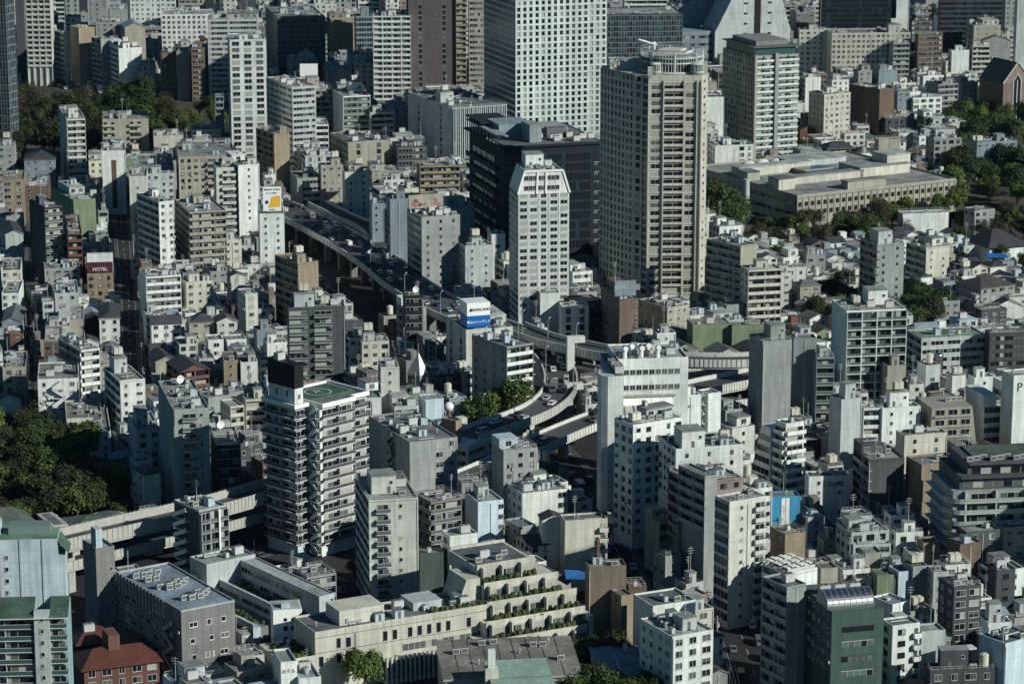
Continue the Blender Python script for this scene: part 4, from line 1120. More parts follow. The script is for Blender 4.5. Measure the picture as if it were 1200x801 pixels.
def rim(x0, x1, y0, y1, z): 
    m = MB(); m.box(x0-.2, x1+.2, y0-.2, y0+.35, z-.4, z+.75, 'white_paint'); m.box(x0-.2, x1+.2, y1-.35, y1+.2, z-.4, z+.75, 'white_paint'); m.box(x0-.2, x0+.35, y0+.351, y1-.351, z-.4, z+.75, 'white_paint'); m.box(x1-.35, x1+.2, y0+.351, y1-.351, z-.4, z+.75, 'white_paint'); return m.build('parapet', b.root)
rim(0, W, 0, D, h+.05); m = MB(); m.box(X0-.2, Xs+.2, Y0-.2, Y0+.35, h-.3, h+1.0, 'white_paint'); m.box(Xs-.1, Xs+.3, Y0+.351, Y0+2.0, h-.3, h+1.0, 'white_paint'); m.box(Xs+.301, X1+.2, Y0+1.8, Y0+2.3, h-.3, h+1.0, 'white_paint'); m.box(X1-.3, X1+.2, Y0+2.301, Y0+D2, h-.3, h+1.0, 'white_paint'); m.box(X0-.2, X0+.3, Y0+.351, Y0+D2, h-.3, h+1.0, 'white_paint'); m.box(X0-.2, X1+.2, Y0+D2+.001, Y0+D2+.5, h-.3, h+1.0, 'white_paint'); m.build('parapet', b.root)
m = MB(); m.box(.35, W-.35, .35, D-.35, h+.001, h+.06, 'roof_r2'); m.box(X0+.3, Xs, Y0+.35, Y0+D2, h+.02, h+.1, 'roof_r3'); m.box(Xs+.001, X1-.3, Y0+2.3, Y0+D2, h+.02, h+.1, 'roof_r3'); m.build('roof', b.root)
hx0, hx1, hy0, hy1 = X0+.8, X1-.9, Y0+D2*.36, Y0+D2-.6
m = MB(); m.box(hx0, hx1, hy0, hy1, h+.11, h+.45, 'green_paint'); 
hcx, hcy = (hx0+hx1)/2, (hy0+hy1)/2; rr = min(hx1-hx0, hy1-hy0)*.3
for k in range(28):
    t0, t1 = 2*math.pi*k/28, 2*math.pi*(k+1)/28; m.face([(hcx+rr*math.cos(t0), hcy+rr*math.sin(t0), h+.456), (hcx+(rr+.5)*math.cos(t0), hcy+(rr+.5)*math.sin(t0), h+.456), (hcx+(rr+.5)*math.cos(t1), hcy+(rr+.5)*math.sin(t1), h+.456), (hcx+rr*math.cos(t1), hcy+rr*math.sin(t1), h+.456)], 'green_line')
for (u0, u1, v0, v1) in ((0, 1, 0, .02), (0, 1, .98, 1), (0, .015, 0, 1), (.985, 1, 0, 1)): m.face([(hx0+.3+(hx1-hx0-.6)*u0, hy0+.3+(hy1-hy0-.6)*v0, h+.456), (hx0+.3+(hx1-hx0-.6)*u1, hy0+.3+(hy1-hy0-.6)*v0, h+.456), (hx0+.3+(hx1-hx0-.6)*u1, hy0+.3+(hy1-hy0-.6)*v1, h+.456), (hx0+.3+(hx1-hx0-.6)*u0, hy0+.3+(hy1-hy0-.6)*v1, h+.456)], 'green_line')
m.build('helipad', b.root); lettering('R', rr*1.3, 'green_line', b.root, (hcx, hcy, h+.47), (0, 0, R(-25)), ext=.01)
m = MB(); m.box(.9, W-1.0, 1.0, D*.86, h+.07, h+5.4, 'wall_wh'); m.build('penthouse', b.root)
m = MB(); m.box(.75, W-.85, .85, D*.87, h+5.401, h+12.5, 'black_panel'); m.build('plant_screen', b.root); put(furn('ac2'), 'air_conditioner', b.root, (W*.4, D*.6, h+12.51))
for (x, y, rz) in ((.85, D*.3, -90), (.85, D*.6, -90)): put(window_mesh(.7, 1.6, 'glass_dark', 'frame_light'), 'window', b.root, (x+.0, y, h+2.6), R(rz))
put(window_mesh(.8, 1.2, 'red_sign' if False else 'wall_bk', 'frame_light'), 'window', b.root, (W*.5, 1.0, h+2.2))
# -- long pale green residence at the lower left corner
b = start('apartment_tower', 'pale tower with green roofs and stacked balconies in the lower corner', 'apartment tower', -34, -30, 77, 724, 900, 4, yb=801, D=15)
W, D, h = b.W, b.D, b.h
body(b, 0, W, 1.2, D, 0, h, 'wall_gtl')
xs = b.loc(40, 722, h).x; xe = b.loc(58, 722, h).x
facade(b.root, (0, 1.2), (xs, 1.2), h, 2.95, 'B', 'wall_gtl', zmin=10, seed=2, rail='glass_teal'); facade(b.root, (xe, 1.2), (W, 1.2), h, 2.95, 'B', 'wall_gtl', zmin=10, seed=3, rail='glass_teal')
body(b, xs, xe, -.6, 1.19, 0, h+1.5, 'wall_lg', 'stair_tower'); facade(b.root, (xs, -.6), (xe, -.6), h+1, 2.95, 'c', 'wall_lg', zmin=10, seed=3, pitch=2.2)
m = MB(); m.face([(-1, -1.2, h+.1), (xs, -1.2, h+.1), (xs, 6, h+3.2), (-1, 6, h+3.2)], 'green_paint'); m.face([(xe, -1.2, h+.1), (W+.6, -1.2, h+.1), (W+.6, 6, h+3.2), (xe, 6, h+3.2)], 'green_paint'); m.box(-1, W+.6, -1.2, 0, h-.2, h+.09, 'concrete_pale'); m.build('roof', b.root)
x2 = b.loc(53, 690, h+16).x; h2 = h+17.5; x3 = b.loc(67, 700, h+10).x
body(b, 0, x2, 6.1, D, h, h2, 'wall_bw'); facade(b.root, (x2*.22, 6.1), (x2*.62, 6.1), h2-3, 2.95, 'x1c2x2', 'wall_bw', zmin=h, seed=9)
body(b, x2, x3, 7, D, h, h2-4.5, 'wall_bw')
m = MB(); [m.box(x2*t-.2, x2*t+.2, 5.9, 6.09, h, h2, 'wall_lg') for t in (.1, .3, .55, .82)]; m.build('facade_ribs', b.root)
m = MB(); m.face([(x2, 6.2, h2-.5), (x3+1, 7, h2-4), (x3+1, D, h2-4), (x2, D, h2-.5)], 'green_paint'); m.box(0, x2, 6.3, D-.3, h2+.001, h2+.4, 'roof_rgn'); m.build('roof', b.root)
body(b, 1, x2*.3, 8, 14, h2+.41, h2+3.4, 'wall_bw', 'penthouse'); m = MB(); m.box(x2*.4, x2*.9, 9, 14, h2+.41, h2+2.4, 'green_glass'); m.build('glass_lantern', b.root)
# -- grey slab and long grey block, stair tower
b = start('office_building', 'narrow dark windowless slab rising beside the long grey block', 'office building', 97, 112, 134, 645, 775, 30, yb=745)
W, D, h = b.W, b.D, b.h; body(b, 0, W, 0, D, 0, h, 'wall_gb'); flatroof(b, 0, W, 0, D, h, 'wall_gb', code=None); body(b, .6, W*.45, 1, D*.5, h+.06, h+5.5, 'wall_bw', 'penthouse'); facade(b.root, (W*.6, 0), (W, 0), h-4, 3.1, 'c', 'wall_gb', zmin=5)
b = start('office_building', 'long grey block with pale metal roof and rows of rooftop air conditioners', 'office building', 133, 212, 275, 717, 818, 33, yb=780, D=38)
W, D, h = b.W, b.D, b.h; body(b, 0, W, 0, D, 0, h, 'wall_gb')
flatroof(b, 0, W, 0, D, h, 'wall_lg', 'roof_rb', None, par=.5)
facade(b.root, (0, D), (0, D*.22), h, 3.2, 'W', 'wall_gb', zmin=0, seed=3); facade(b.root, (0, D*.12), (0, 0), h, 3.2, 'w', 'wall_gb', zmin=0, seed=3)
q = random.Random(2)
for k in range(6): put(stair_mesh(5.5, 3.2, 'wall_gy', k % 2), 'stair_flight', b.root, (0, D*.22, h-4-(k+1)*3.2), R(-90))
for (fx, fy) in ((.2, .8), (.35, .85), (.5, .8), (.62, .5), (.45, .45), (.3, .5), (.55, .18), (.7, .2), (.8, .25), (.75, .55), (.3, .7), (.4, .2)):
    for dx in (0, 2.4): put(furn('ac'), 'air_conditioner', b.root, (fx*(W-3)+dx, fy*D+q.random(), h+.06), 0)
for zf in range(4):
    for xf in ((.2,.55,.8) if zf % 2 else (.22,.5,.52,.78)): put(window_mesh(q.choice((1.2, 2.2)), 1.2, q.choice(GP_W), 'white_paint'), 'window', b.root, (xf*W, 0, h-4.5-zf*4.4))
m = MB()
for k in range(14): m.box(-.35, -.02, D*.25+k*D*.053, D*.25+k*D*.053+.35, h-4.5, h+.4, 'wall_lg')
m.build('facade_ribs', b.root)
b = start('apartment_block', 'dark tiled tower with a white zigzag stair flank above the expressway', 'apartment block', 204, 233, 265, 600, 705, 38, yb=675)
W, D, h = b.W, b.D, b.h; body(b, 0, W, 0, D, 0, h, 'wall_dg'); flatroof(b, 0, W, 0, D, h, 'wall_lg', code='a', seed=4)
for k in range(int(h/3)-1): put(stair_mesh(min(7, D*.8), 3.0, 'wall_wh', 0), 'stair_flight', b.root, (0, D*.9, h-(k+1)*3-.6), R(-90))
facade(b.root, (0, 0), (W, 0), h-.4, 3.0, 'G', 'wall_gy', zmin=3, pitch=3.2); m = MB(); m.box(W*.62, W*.68, -1.6, -1.31, 0, h+.3, 'white_paint'); m.build('facade_ribs', b.root)
# -- dull red roofed house bottom left
b = start('house', 'rambling red brown tiled building in the shade of the grey slab', 'house', 70, 98, 186, 772, 830, 22, yb=801, D=26)
W, D, h = b.W, b.D, b.h; body(b, 0, W, 0, D, 0, h-3, 'wall_bk'); facade(b.root, (0, 0), (W, 0), h-3, 3, 'W', 'wall_bk', seed=4)
m = MB()
for (x0, x1, y0, y1, z) in ((-1, W+1, -1, D*.55, h-3), (1, W*.6, D*.5, D, h-1)):
    xm0, xm1, ym = x0+5, x1-5, (y0+y1)/2; zt = z+3.2
    m.face([(x0,y0,z),(x1,y0,z),(xm1,ym,zt),(xm0,ym,zt)], 'tile_t4'); m.face([(x1,y0,z),(x1,y1,z),(xm1,ym,zt)], 'tile_t4'); m.face([(x1,y1,z),(x0,y1,z),(xm0,ym,zt),(xm1,ym,zt)], 'tile_t4'); m.face([(x0,y1,z),(x0,y0,z),(xm0,ym,zt)], 'tile_t4')
m.build('roof', b.root); body(b, W*.4, W*.55, D*.2, D*.45, h-3, h+3.5, 'wall_bk', 'penthouse'); put(furn('ac2'), 'air_conditioner', b.root, (W*.3, D*.7, h+.6))
# -- school-like roofs by the park
for (xl, xn, xr, yt, B, a, kind) in ((-30, -30, 40, 622, 664, 25, 'hip'), (50, 62, 79, 618, 650, 28, 'box'), (78, 90, 152, 622, 652, 24, 'low')):
    b = start('pavilion', {'hip': 'green grey hipped pavilion roof beside the expressway', 'box': 'small brown brick tower between the pavilion roofs', 'low': 'low brown pavilion with slatted grey green roof'}[kind], 'pavilion', xl, xn, xr, yt, B, a, yb=B-12, D=14)
    W, D, h = b.W, b.D, b.h; body(b, 0, W, 0, D, 0, h, 'wall_brk')
    m = MB()
    if kind == 'box': m.box(-.2, W+.2, -.2, D+.2, h, h+.5, 'concrete'); m.box(1, W-1, 1, D-1, h+.501, h+.6, 'roof_r3')
    else:
        e = 1.2; z = h; zt = h+(4 if kind == 'hip' else 2); k = 5
        m.face([(-e,-e,z),(W+e,-e,z),(W-k,D/2,zt),(k,D/2,zt)], 'roof_rg'); m.face([(W+e,-e,z),(W+e,D+e,z),(W-k,D/2,zt)], 'roof_rg'); m.face([(W+e,D+e,z),(-e,D+e,z),(k,D/2,zt),(W-k,D/2,zt)], 'roof_rg'); m.face([(-e,D+e,z),(-e,-e,z),(k,D/2,zt)], 'roof_rg')
    m.build('roof', b.root)
p = P(127, 606, 7); r = empty('pavilion', (p.x, p.y, 0), 0, 'round drum pavilion with a pale ring and domed green roof', 'pavilion')
m = MB(); m.cyl(0, 0, 0, 7, 5.0, 'wall_brk', 24); m.build('wall', r); m = MB(); m.cyl(0, 0, 7.001, 7.5, 5.4, 'concrete_pale', 28); m.dome(0, 0, 7.5, 4.4, 1.2, 'roof_rg', 24); m.build('roof', r); KEEP.append((p.x, p.y, 8))
p = P(58, 606, 6); r = empty('pavilion', (p.x, p.y, 0), 0, 'small round white ringed roof at the edge of the park wood', 'pavilion')
m = MB(); m.cyl(0, 0, 0, 6, 2.4, 'wall_brk', 18); m.cyl(0, 0, 6.001, 6.4, 2.6, 'white_paint', 20); m.cyl(0, 0, 6.401, 6.5, 2.0, 'roof_r3', 20); m.build('wall', r)
# -- L shaped terraced garden residence with the white cube
b = start('apartment_block', 'pale L shaped garden residence with planted terraces around a court', 'apartment block', 283, 374, 392, 700, 755, 37, yb=740, D=40)
W, D, h = b.W, b.D, b.h
body(b, 0, W, 0, D, 0, h, 'wall_lg'); facade(b.root, (0, 0), (W, 0), h, 3, 'x2c1', 'wall_lg'); facade(b.root, (0, D), (0, D*.2), h-.4, 3.2, 'r', 'wall_lg', seed=4)
flatroof(b, 0, W, 0, D, h, 'wall_bw', 'roof_r5', None, par=.4)
body(b, -11, W, D+.01, D+9, 0, h+.6, 'wall_lg'); flatroof(b, -11, W, D+.01, D+9, h+.6, 'wall_lg', 'roof_r2', 'a', seed=3, dense=.4)
for i, (x0, x1, y0, y1, z) in enumerate(((-7, -4.6, 3, D, h-5), (-16, -13.6, 8, D+6, h-7.5))):
    m = MB(); m.box(x0, x1, y0, y1, 0, z, 'wall_bw'); m.box(x0, x0+.3, y0, y1, z+.001, z+1, 'wall_lg'); m.build('terrace_wing', b.root); facade(b.root, (x0, y1), (x0, y0), z, 3.2, 'r', 'wall_bw', seed=i)
    m = MB(); m.box(x1+.01, x1+(4.5 if i == 0 else 6), y0+2, y1, 0, z-1.0, 'concrete_dark'); m.build('terrace', b.root)
    m = MB(); q = random.Random(i)
    for k in range(26):
        x, y = q.uniform(x1+.8, x1+3.6), q.uniform(y0+3, y1-1); m.dome(x, y, z-1.0, q.uniform(.6, 1.2), q.uniform(.6, 1.5), q.choice(['hedge', 'hedge_pale', 'hedge']), 6, 2)
    m.build('hedge', b.root)
register((b.world(-16, 3, 0).x, b.world(-16, 3, 0).y), b.a, 16, D, 8, (275, 345, 700, 735))
b = start('house', 'bright white cube house with two round and two square windows', 'house', 313, 320, 354, 717, 792, 10, yb=752, D=8)
W, D, h = b.W, b.D, b.h; m = MB(); m.box(0, W, 0, D, 0, h+.5, 'white_sign'); m.build('wall', b.root); m = MB(); m.box(.3, W-.3, .3, D-.3, h+.501, h+.6, 'roof_r5'); m.build('roof', b.root); body(b, W*.3, W*.6, 1, 3, h+.61, h+1.8, 'wall_bw', 'penthouse')
for x in (.42, .68):
    m = MB(); m.tube((x*W, -.06, h-2.2), (x*W, .01, h-2.2), .5, 'glass_dark', 14); m.build('window', b.root); put(window_mesh(1.0, .9, 'glass_dark', 'glass_dark'), 'window', b.root, (x*W, 0, h-5))
m = MB(); m.box(W*.38, W*.46, -.06, 0, h-8.6, h-6.8, 'glass_dark'); m.build('door', b.root)
# -- terraced cream complex
b = start('apartment_block', 'cream terraced complex stepping back in rows of planted balconies', 'apartment block', 366, 369, 593, 743, 818, 27, yb=790, D=14)
W, D, h = b.W, b.D, b.h; TC = 'wall_cr'
X = lambda px, py, z: b.loc(px, py, z).x
L2 = X(690, 700, h); Y1 = 0
body(b, 0, W, 0, D, 0, h, TC); flatroof(b, 0, W, 0, D, h, TC, 'roof_r3', 'a', seed=6, dense=.5)
register((b.world(W, -14, 0).x, b.world(W, -14, 0).y), b.a, L2-W, 34, h+8, (578, 695, 640, 790))
for fx, w_, z in [(x_, 1.0, h-4.6) for x_ in (.36,.41,.49,.54,.59,.64,.69,.80)]+[(.12, .9, h-4.4), (.17, 1.1, h-4.6), (.17, 1.1, h-8.4), (.12, 1.0, h-8.4), (.03, 1, h-8.6)]:
    put(window_mesh(w_, 2.3, 'glass_dark', 'frame_dark'), 'window', b.root, (fx*W, 0, z))
m = MB(); m.box(0, W, -.08, -.01, h-5.3, h-5.15, 'concrete_dark'); m.box(0, W, -.08, -.01, h-1.2, h-1.05, 'concrete_dark'); m.box(W*.2, W*.21, -.08, -.011, h-12, h-1.3, 'concrete_dark'); m.build('wall_joints', b.root)
me, w_ = glazing_mesh(W*.42, 1.9, ['glass_curtain', 'glass_mid'], 'frame_light', 2); put(me, 'glazing', b.root, (W*.45, -.02, h-8.4))
# colonnade of fins in front
m = MB(); m.box(W*.34, W*.9, -2.6, -.12, h-9.9, h-9.4, TC); m.box(W*.34, W*.9, -2.6, -.12, 0.2, .6, TC)
n = 24
for k in range(n): x = W*.34+k*(W*.56-.4)/(n-1); m.box(x, x+.4, -3.3, -2.61, 0, h-8.4, 'concrete_pale')
m.build('colonnade', b.root)
m = MB(); m.box(W*.35, W*.89, -2.4, -2.2, 1, h-10, 'glass_mid'); m.build('glazing', b.root)
m = MB(); q = random.Random(9)
for k in range(46): m.dome(W*q.uniform(.62, .97), q.uniform(.9, 2.4), h+.05, q.uniform(.6, 1.0), q.uniform(.8, 1.7), q.choice(['hedge', 'hedge_pale', 'hedge']), 6, 2)
m.build('hedge', b.root)
# left low wing
m = MB(); m.box(-9, -.01, -1, D+2, 0, h-6.2, TC); m.box(-9, -.01, -1.0, -.7, h-6.199, h-5.2, TC); m.build('terrace_wing', b.root)
m = MB(); q = random.Random(4)
for k in range(22): m.dome(q.uniform(-8, -1), q.uniform(.3, D), h-6.2, q.uniform(.7, 1.3), q.uniform(.7, 1.8), q.choice(['hedge', 'hedge_pale', 'hedge']), 6, 2)
m.build('hedge', b.root)
# stepped ziggurat at the right end
x0 = W*.86
def step(x0, x1, y0, y1, z0, z1, nfin, seed, planter=True):
    q = random.Random(seed)
    m = MB(); m.box(x0, x1, y0, y1, z0, z1, TC); m.box(x0-.1, x1+.1, y0-.25, y0-.01, z1-1.0, z1+.9, TC); m.build('wall', b.root)
    me, w_ = glazing_mesh(x1-x0-.6, 2.1, ['glass_dark', 'glass_mid', 'glass_curtain'], 'frame_light', seed % 4, 1.7); put(me, 'glazing', b.root, (x0+.3, y0-.02, z1-3.4))
    for k in range(nfin):
        m = MB(); x = x0+(k+.15)*(x1-x0)/nfin; m.box(x, x+.35, y0-1.9, y0-.26, z1-3.6, z1+.1, TC); m.build('party_wall', b.root)
    m = MB()
    for k in range(int((x1-x0)*2.2)): m.dome(q.uniform(x0+.6, x1-.6), y0-q.uniform(1.4, 3.3), z1-3.6, q.uniform(.6, 1.1), q.uniform(1.0, 1.9), q.choice(['hedge', 'hedge', 'hedge_pale']), 6, 2)
    m.build('hedge', b.root)
step(W*.80, L2-1.5, -7.5, D+6, 0, h-7.4, 6, 1); step(W*.86, L2, -3.6, D+6, h-7.399, h-3.7, 5, 2)
step(W*.90, L2-.5, .2, D+6, h-3.699, h+.2, 5, 3); step(W*.92, L2-4, 4.2, D+10, h+.201, h+4.1, 4, 4); step(W*.92, L2-9, 8.2, D+12, h+4.101, h+8.0, 3, 5)
m = MB(); m.box(W*.93, L2-10, 8.6, D+11, h+8.01, h+8.1, 'roof_r3'); m.box(W*.93, L2-9, D+11.5, D+12, h+8.01, h+8.7, TC); m.build('roof', b.root)
for k in range(4): put(furn('ac2' if k == 1 else 'ac'), 'air_conditioner', b.root, (W*.96+k*3, 12+k % 2*3, h+8.1))
m = MB(); m.box(W*.84, W*.915, 6, 16, h, h+6, TC); yprism(m, [(W*.80, h), (W*.84-.01, h), (W*.84-.01, h+5.5)], 6, 16, TC); m.build('side_wing', b.root)
body(b, L2+.01, L2+1.5, -6, D, 0, h-5, TC, 'end_pier'); body(b, W*.15, W*.38, 3, D-2, h+.06, h+4, TC, 'penthouse'); body(b, W*.55, W*.7, 5, D-1, h+.06, h+2.2, 'wall_lg', 'penthouse')
b0 = b
b = start('apartment_block', 'cream low wing with a rooftop hedge behind the terraced complex', 'apartment block', 384, 395, 432, 735, 790, 22, yb=742, D=12)
body(b, 0, b.W, 0, b.D, 0, b.h, TC); flatroof(b, 0, b.W, 0, b.D, b.h, TC, 'roof_r3', 'a', 3); facade(b.root, (0,0), (b.W,0), b.h, 3.4, 'c', TC, seed=5)
b = start('apartment_block', 'white sign bearing block at the foot of the terraced complex', 'apartment block', 326, 329, 374, 778, 850, 16, yb=801, D=10)
W, D, h = b.W, b.D, b.h; body(b, 0, W*.42, 0, D, 0, h, 'wall_wh'); body(b, W*.42, W, -2, D, 0, h-4, 'wall_wh'); flatroof(b, 0, W*.42, 0, D, h, 'wall_wh', code=None); flatroof(b, W*.42, W, -2, D, h-4, 'wall_wh', 'roof_rb', 'a', 3)
lettering('ホテル', 1.2, 'ink', b.root, (W*.2, -.04, h-2), (math.pi/2, 0, 0))
# -- bottom middle roofs
for (nm, lab, xl, xn, xr, yt, B, a, D, rm, wm, up) in (('office_building', 'wide flat brownish grey roof in front of the terraced complex', 512, 522, 680, 795, 850, 6, 24, 'roof_r4', 'wall_cr', 0), ('office_building', 'mint green metal roof at the lower frame edge', 562, 580, 648, 806, 880, 8, 15, 'green_paint', 'wall_te', 0), ('house', 'grey metal roofed house among trees at the bottom', 700, 702, 755, 790, 830, 6, 16, 'roof_rb', 'wall_cr', 0)):
    b = start(nm, lab, nm.replace('_', ' '), xl, xn, xr, yt, B, a, yb=801, D=D); W, D, h = b.W, b.D, b.h
    body(b, 0, W, 0, D, 0, h, wm); m = MB(); m.face([(-.6,-.6,h+.02),(W+.6,-.6,h+.02),(W+.6,D+.6,h+1.6),(-.6,D+.6,h+1.6)], 'roof_r4' if rm == 'roof_r4' else rm if rm != 'green_paint' else 'wall_mint'); m.box(-.6, W+.6, -.62, -.4, h-.5, h+.019, 'concrete'); m.build('roof', b.root); facade(b.root, (0,0), (W,0), h-1, 3, 'w', wm, seed=5)
    if rm == 'roof_r4': BR = b
    if nm == 'house': m = MB(); m.box(W*.46, W*.47, -.6, D+.5, h+1.0, h+1.75, 'metal'); m.box(W*.7, W*.78, D*.7, D*.9, h+1.2, h+3, 'metal'); m.build('roof_trim', b.root)
p = P(576, 772, 20); r = empty('chimney', (p.x, p.y, 0), .1, 'square cream chimney shaft above the wide flat brownish roof', 'chimney'); m = MB(); m.box(-1.6, 1.6, -1.5, 1.5, 0, 18, 'wall_cr'); m.box(-.9, .9, -.9, .9, 18.001, 22.5, 'wall_wh'); m.build('shaft', r)
m = MB()
for k in range(1, 9): m.prism([(BR.W*k/9-.06, -.5), (BR.W*k/9+.06, -.5), (BR.W*k/9+.06, BR.D+.5), (BR.W*k/9-.06, BR.D+.5)], BR.h-.1, [BR.h+.14, BR.h+.14, BR.h+1.72, BR.h+1.72], 'roof_r3')
m.build('roof_seam', BR.root)
for (x, y) in ((4, 15), (6.2, 15.4), (W*.0+11, 20), (14, 20.5), (24, 18), (26.4, 18), (30, 9)): put(furn('ac'), 'air_conditioner', BR.root, (x, y, BR.h+.05+1.6*y/BR.D))
for (x, y) in ((18, 6), (20, 14), (9, 8), (28, 20)): put(furn('vent'), 'roof_vent', BR.root, (x, y, BR.h+1.6*y/BR.D))
# -- green block with the metal barrel roof
b = start('office_building', 'dark green block crowned by a shiny metal barrel roof', 'office building', 940, 975, 1036, 717, 850, 14, yb=801, D=22)
W, D, h = b.W, b.D, b.h; fh = 3.5
body(b, 0, W, 0, D, 0, h, 'wall_gn')
for k in range(6):
    z = h-5.6-k*3.9
    me, w_ = glazing_mesh(W*.62, 1.5, ['glass_dark', 'glass_mid', 'glass_green'] if k != 0 else ['glass_dark'], 'frame_light' if k % 2 else 'frame_dark', k); put(me, 'glazing', b.root, (W*.2, 0, z))
facade(b.root, (0, D), (0, 0), h, 3.5, 'w', 'wall_gn', zmin=10, seed=3)
m = MB(); r = 4.1; n = 18; yc = 5.4
prof = [(yc-r*math.cos(math.pi*k/n), h+r*math.sin(math.pi*k/n)*.9+.4) for k in range(n+1)]; prof = [(yc-r, h)]+prof+[(yc+r, h)]
m.xprism(prof[::-1], -.6, W*.84, 'steel'); m.build('barrel_roof', b.root)
m = MB()
for k in range(9): 
    x = -.6+k*(W*.84+.6)/8; m.xprism([(yc-(r+.08)*math.cos(math.pi*j/n), h+(r+.08)*math.sin(math.pi*j/n)*.9+.4) for j in range(n+1)][::-1], x-.05, x+.05, 'metal')
m.build('roof_ribs', b.root)
m = MB(); m.box(W*.0, W, 10, D-.3, h+.001, h+.1, 'roof_r3'); m.build('roof', b.root)
for k in range(3): put(furn('ac2'), 'air_conditioner', b.root, (3+k*4, 14, h+.1))
# -- stepped grey tower with the dark slot, far behind
b = start('office_tower', 'pale grey stepped tower with sloping shoulders and a dark vertical slot', 'office tower', 800, 838, 926, 38, 118, 16, yb=45, D=36)
W, h = b.W, b.h; m = MB()
zt = lambda px, py: (b.loc(px, py, h).x)
prof = [(0, 0), (W, 0), (W, h), (W*.86, h+22), (W*.80, h+60), (W*.27, h+60), (W*.27, h+24), (0, h)]
yprism(m, prof, 0, 24, 'wall_lg'); m.build('wall', b.root)
m = MB(); m.box(W*.52, W*.60, -.3, -.02, 20, h+60, 'black_panel'); m.build('slot', b.root)
for k in range(13):
    for fx in (.40, .72): put(window_mesh(2.2, .8, 'glass_dark', 'frame_dark'), 'window', b.root, (W*fx, 0, h-14+k*6))
m = MB(); m.box(-26, -.01, 3, 30, 0, h+.5, 'wall_bg'); m.build('side_wing', b.root); m = MB(); yprism(m, [(-26, h+.51), (W*.27-.5, h+.51), (W*.27-.5, h+25)], 26, 34, 'wall_bg'); m.build('shoulder', b.root)
facade(b.root, (-26, 30), (-26, 3), h, 4.5, 'r', 'wall_bg', zmin=20); facade(b.root, (-26, 3), (0, 3), h, 4.5, 'r', 'wall_bg', zmin=20, fr='frame_dark')
# -- tower with the pale pier
b = start('apartment_tower', 'slender tower with shaded ribbed flank, glass front and pale centre pier', 'apartment tower', 848, 884, 936, 66, 205, 22, yb=180)
W, D, h = b.W, b.D, b.h; fh = 3.15; body(b, 0, W, 0, D, 0, h, 'wall_be')
facade(b.root, (0, D), (0, 0), h, fh, 'N', 'wall_be', zmin=5, pitch=3.2); facade(b.root, (0, 0), (W*.44, 0), h, fh, 'b', 'wall_lw', zmin=5, par='wall_lw', bal_d=.9, seed=3); facade(b.root, (W*.54, 0), (W, 0), h, fh, 'b', 'wall_lw', zmin=5, par='wall_lw', bal_d=.9, seed=4)
m = MB(); m.box(W*.45, W*.53, -1.6, -.01, 0, h+1, 'wall_gy'); m.box(0, 1.2, -1.2, -.01, 0, h+.5, 'wall_be'); m.build('pier', b.root)
m = MB(); m.box(1, W-1, 1, D-1, h+.01, h+4, 'glass_teal'); m.box(-.6, W+.6, -.6, D+.6, h+4.001, h+4.6, 'machine_dark'); m.build('crown', b.root); m = MB(); m.box(3, W-4, 4, D-4, h+4.61, h+7, 'wall_gb'); m.build('penthouse', b.root)
# -- dark louvred office
b = start('office_building', 'wide dark glass office with sloping pale louvre bands on its flank', 'office building', 540, 590, 706, 174, 330, 17, yb=300, D=52)
W, D, h = b.W, b.D, b.h; body(b, 0, W, 0, D, 0, h, 'wall_dbl')
facade(b.root, (0, 0), (W*.88, 0), h-3, 4.2, 'g', 'wall_dbl', fr='frame_dark', seed=2, zmin=10)
nf = 10
for k in range(nf):
    z = h-5-(k+1)*5.2
    if z < 3: break
    m = MB(); m.box(-1.6, -.05, D*.12, D*.98, 0, .5, 'wall_dbl'); m.box(-1.7, -1.5, D*.12, D*.98, -.9, 1.4, 'wall_dbl'); put(cached('lvband', lambda: m.mesh('louvre_band')), 'louvre_band', b.root, (0, 0, z))
    me, w_ = glazing_mesh(D*.62, 2.6, ['louvre_reflection', 'louvre_reflection', 'louvre_reflection', 'glass_mid'], 'frame_dark', k % 4, 2.6); put(me, 'glazing', b.root, (-.02, D*.88-(k % 3)*1.5, z+1.8), R(-90))
facade(b.root, (W*.9, -.05), (W, -.05), h-6, 4.2, 'r', 'wall_dbl', zmin=10)
m = MB(); m.box(-2, W+.3, -1, D+1, h+.001, h+.8, 'wall_dbl'); m.box(1, W-1, 1, D-1, h+.801, h+.9, 'roof_r3'); m.build('roof', b.root)
m = MB(); m.box(W*.08, W*.42, D*.35, D*.7, h+.91, h+7, 'wall_bg'); m.box(W*.3, W*.42, D*.1, D*.34, h+.91, h+8.5, 'wall_gyl'); m.box(W*.5, W*.8, D*.4, D*.7, h+.91, h+4.5, 'wall_gy'); m.box(W*.55, W*.75, D*.3, D*.38, h+.91, h+5, 'machine_dark'); m.build('penthouse', b.root)
m = MB(); m.box(-1.5, W*.3, D*.55, D+.5, h+6, h+6.6, 'wall_dbl')
for k in range(9): m.box(-1.2, -.8, D*.1+k*D*.1, D*.1+k*D*.1+.4, h+.81, h+4.4, 'metal')
m.box(-1.6, 3, D*.05, D*.98, h+4.401, h+4.9, 'wall_gyl'); m.build('pergola', b.root)
q = random.Random(3)
for k in range(9): put(furn('ac2'), 'air_conditioner', b.root, (W*.45+q.random()*W*.5, 3+q.random()*D*.25, h+.91))
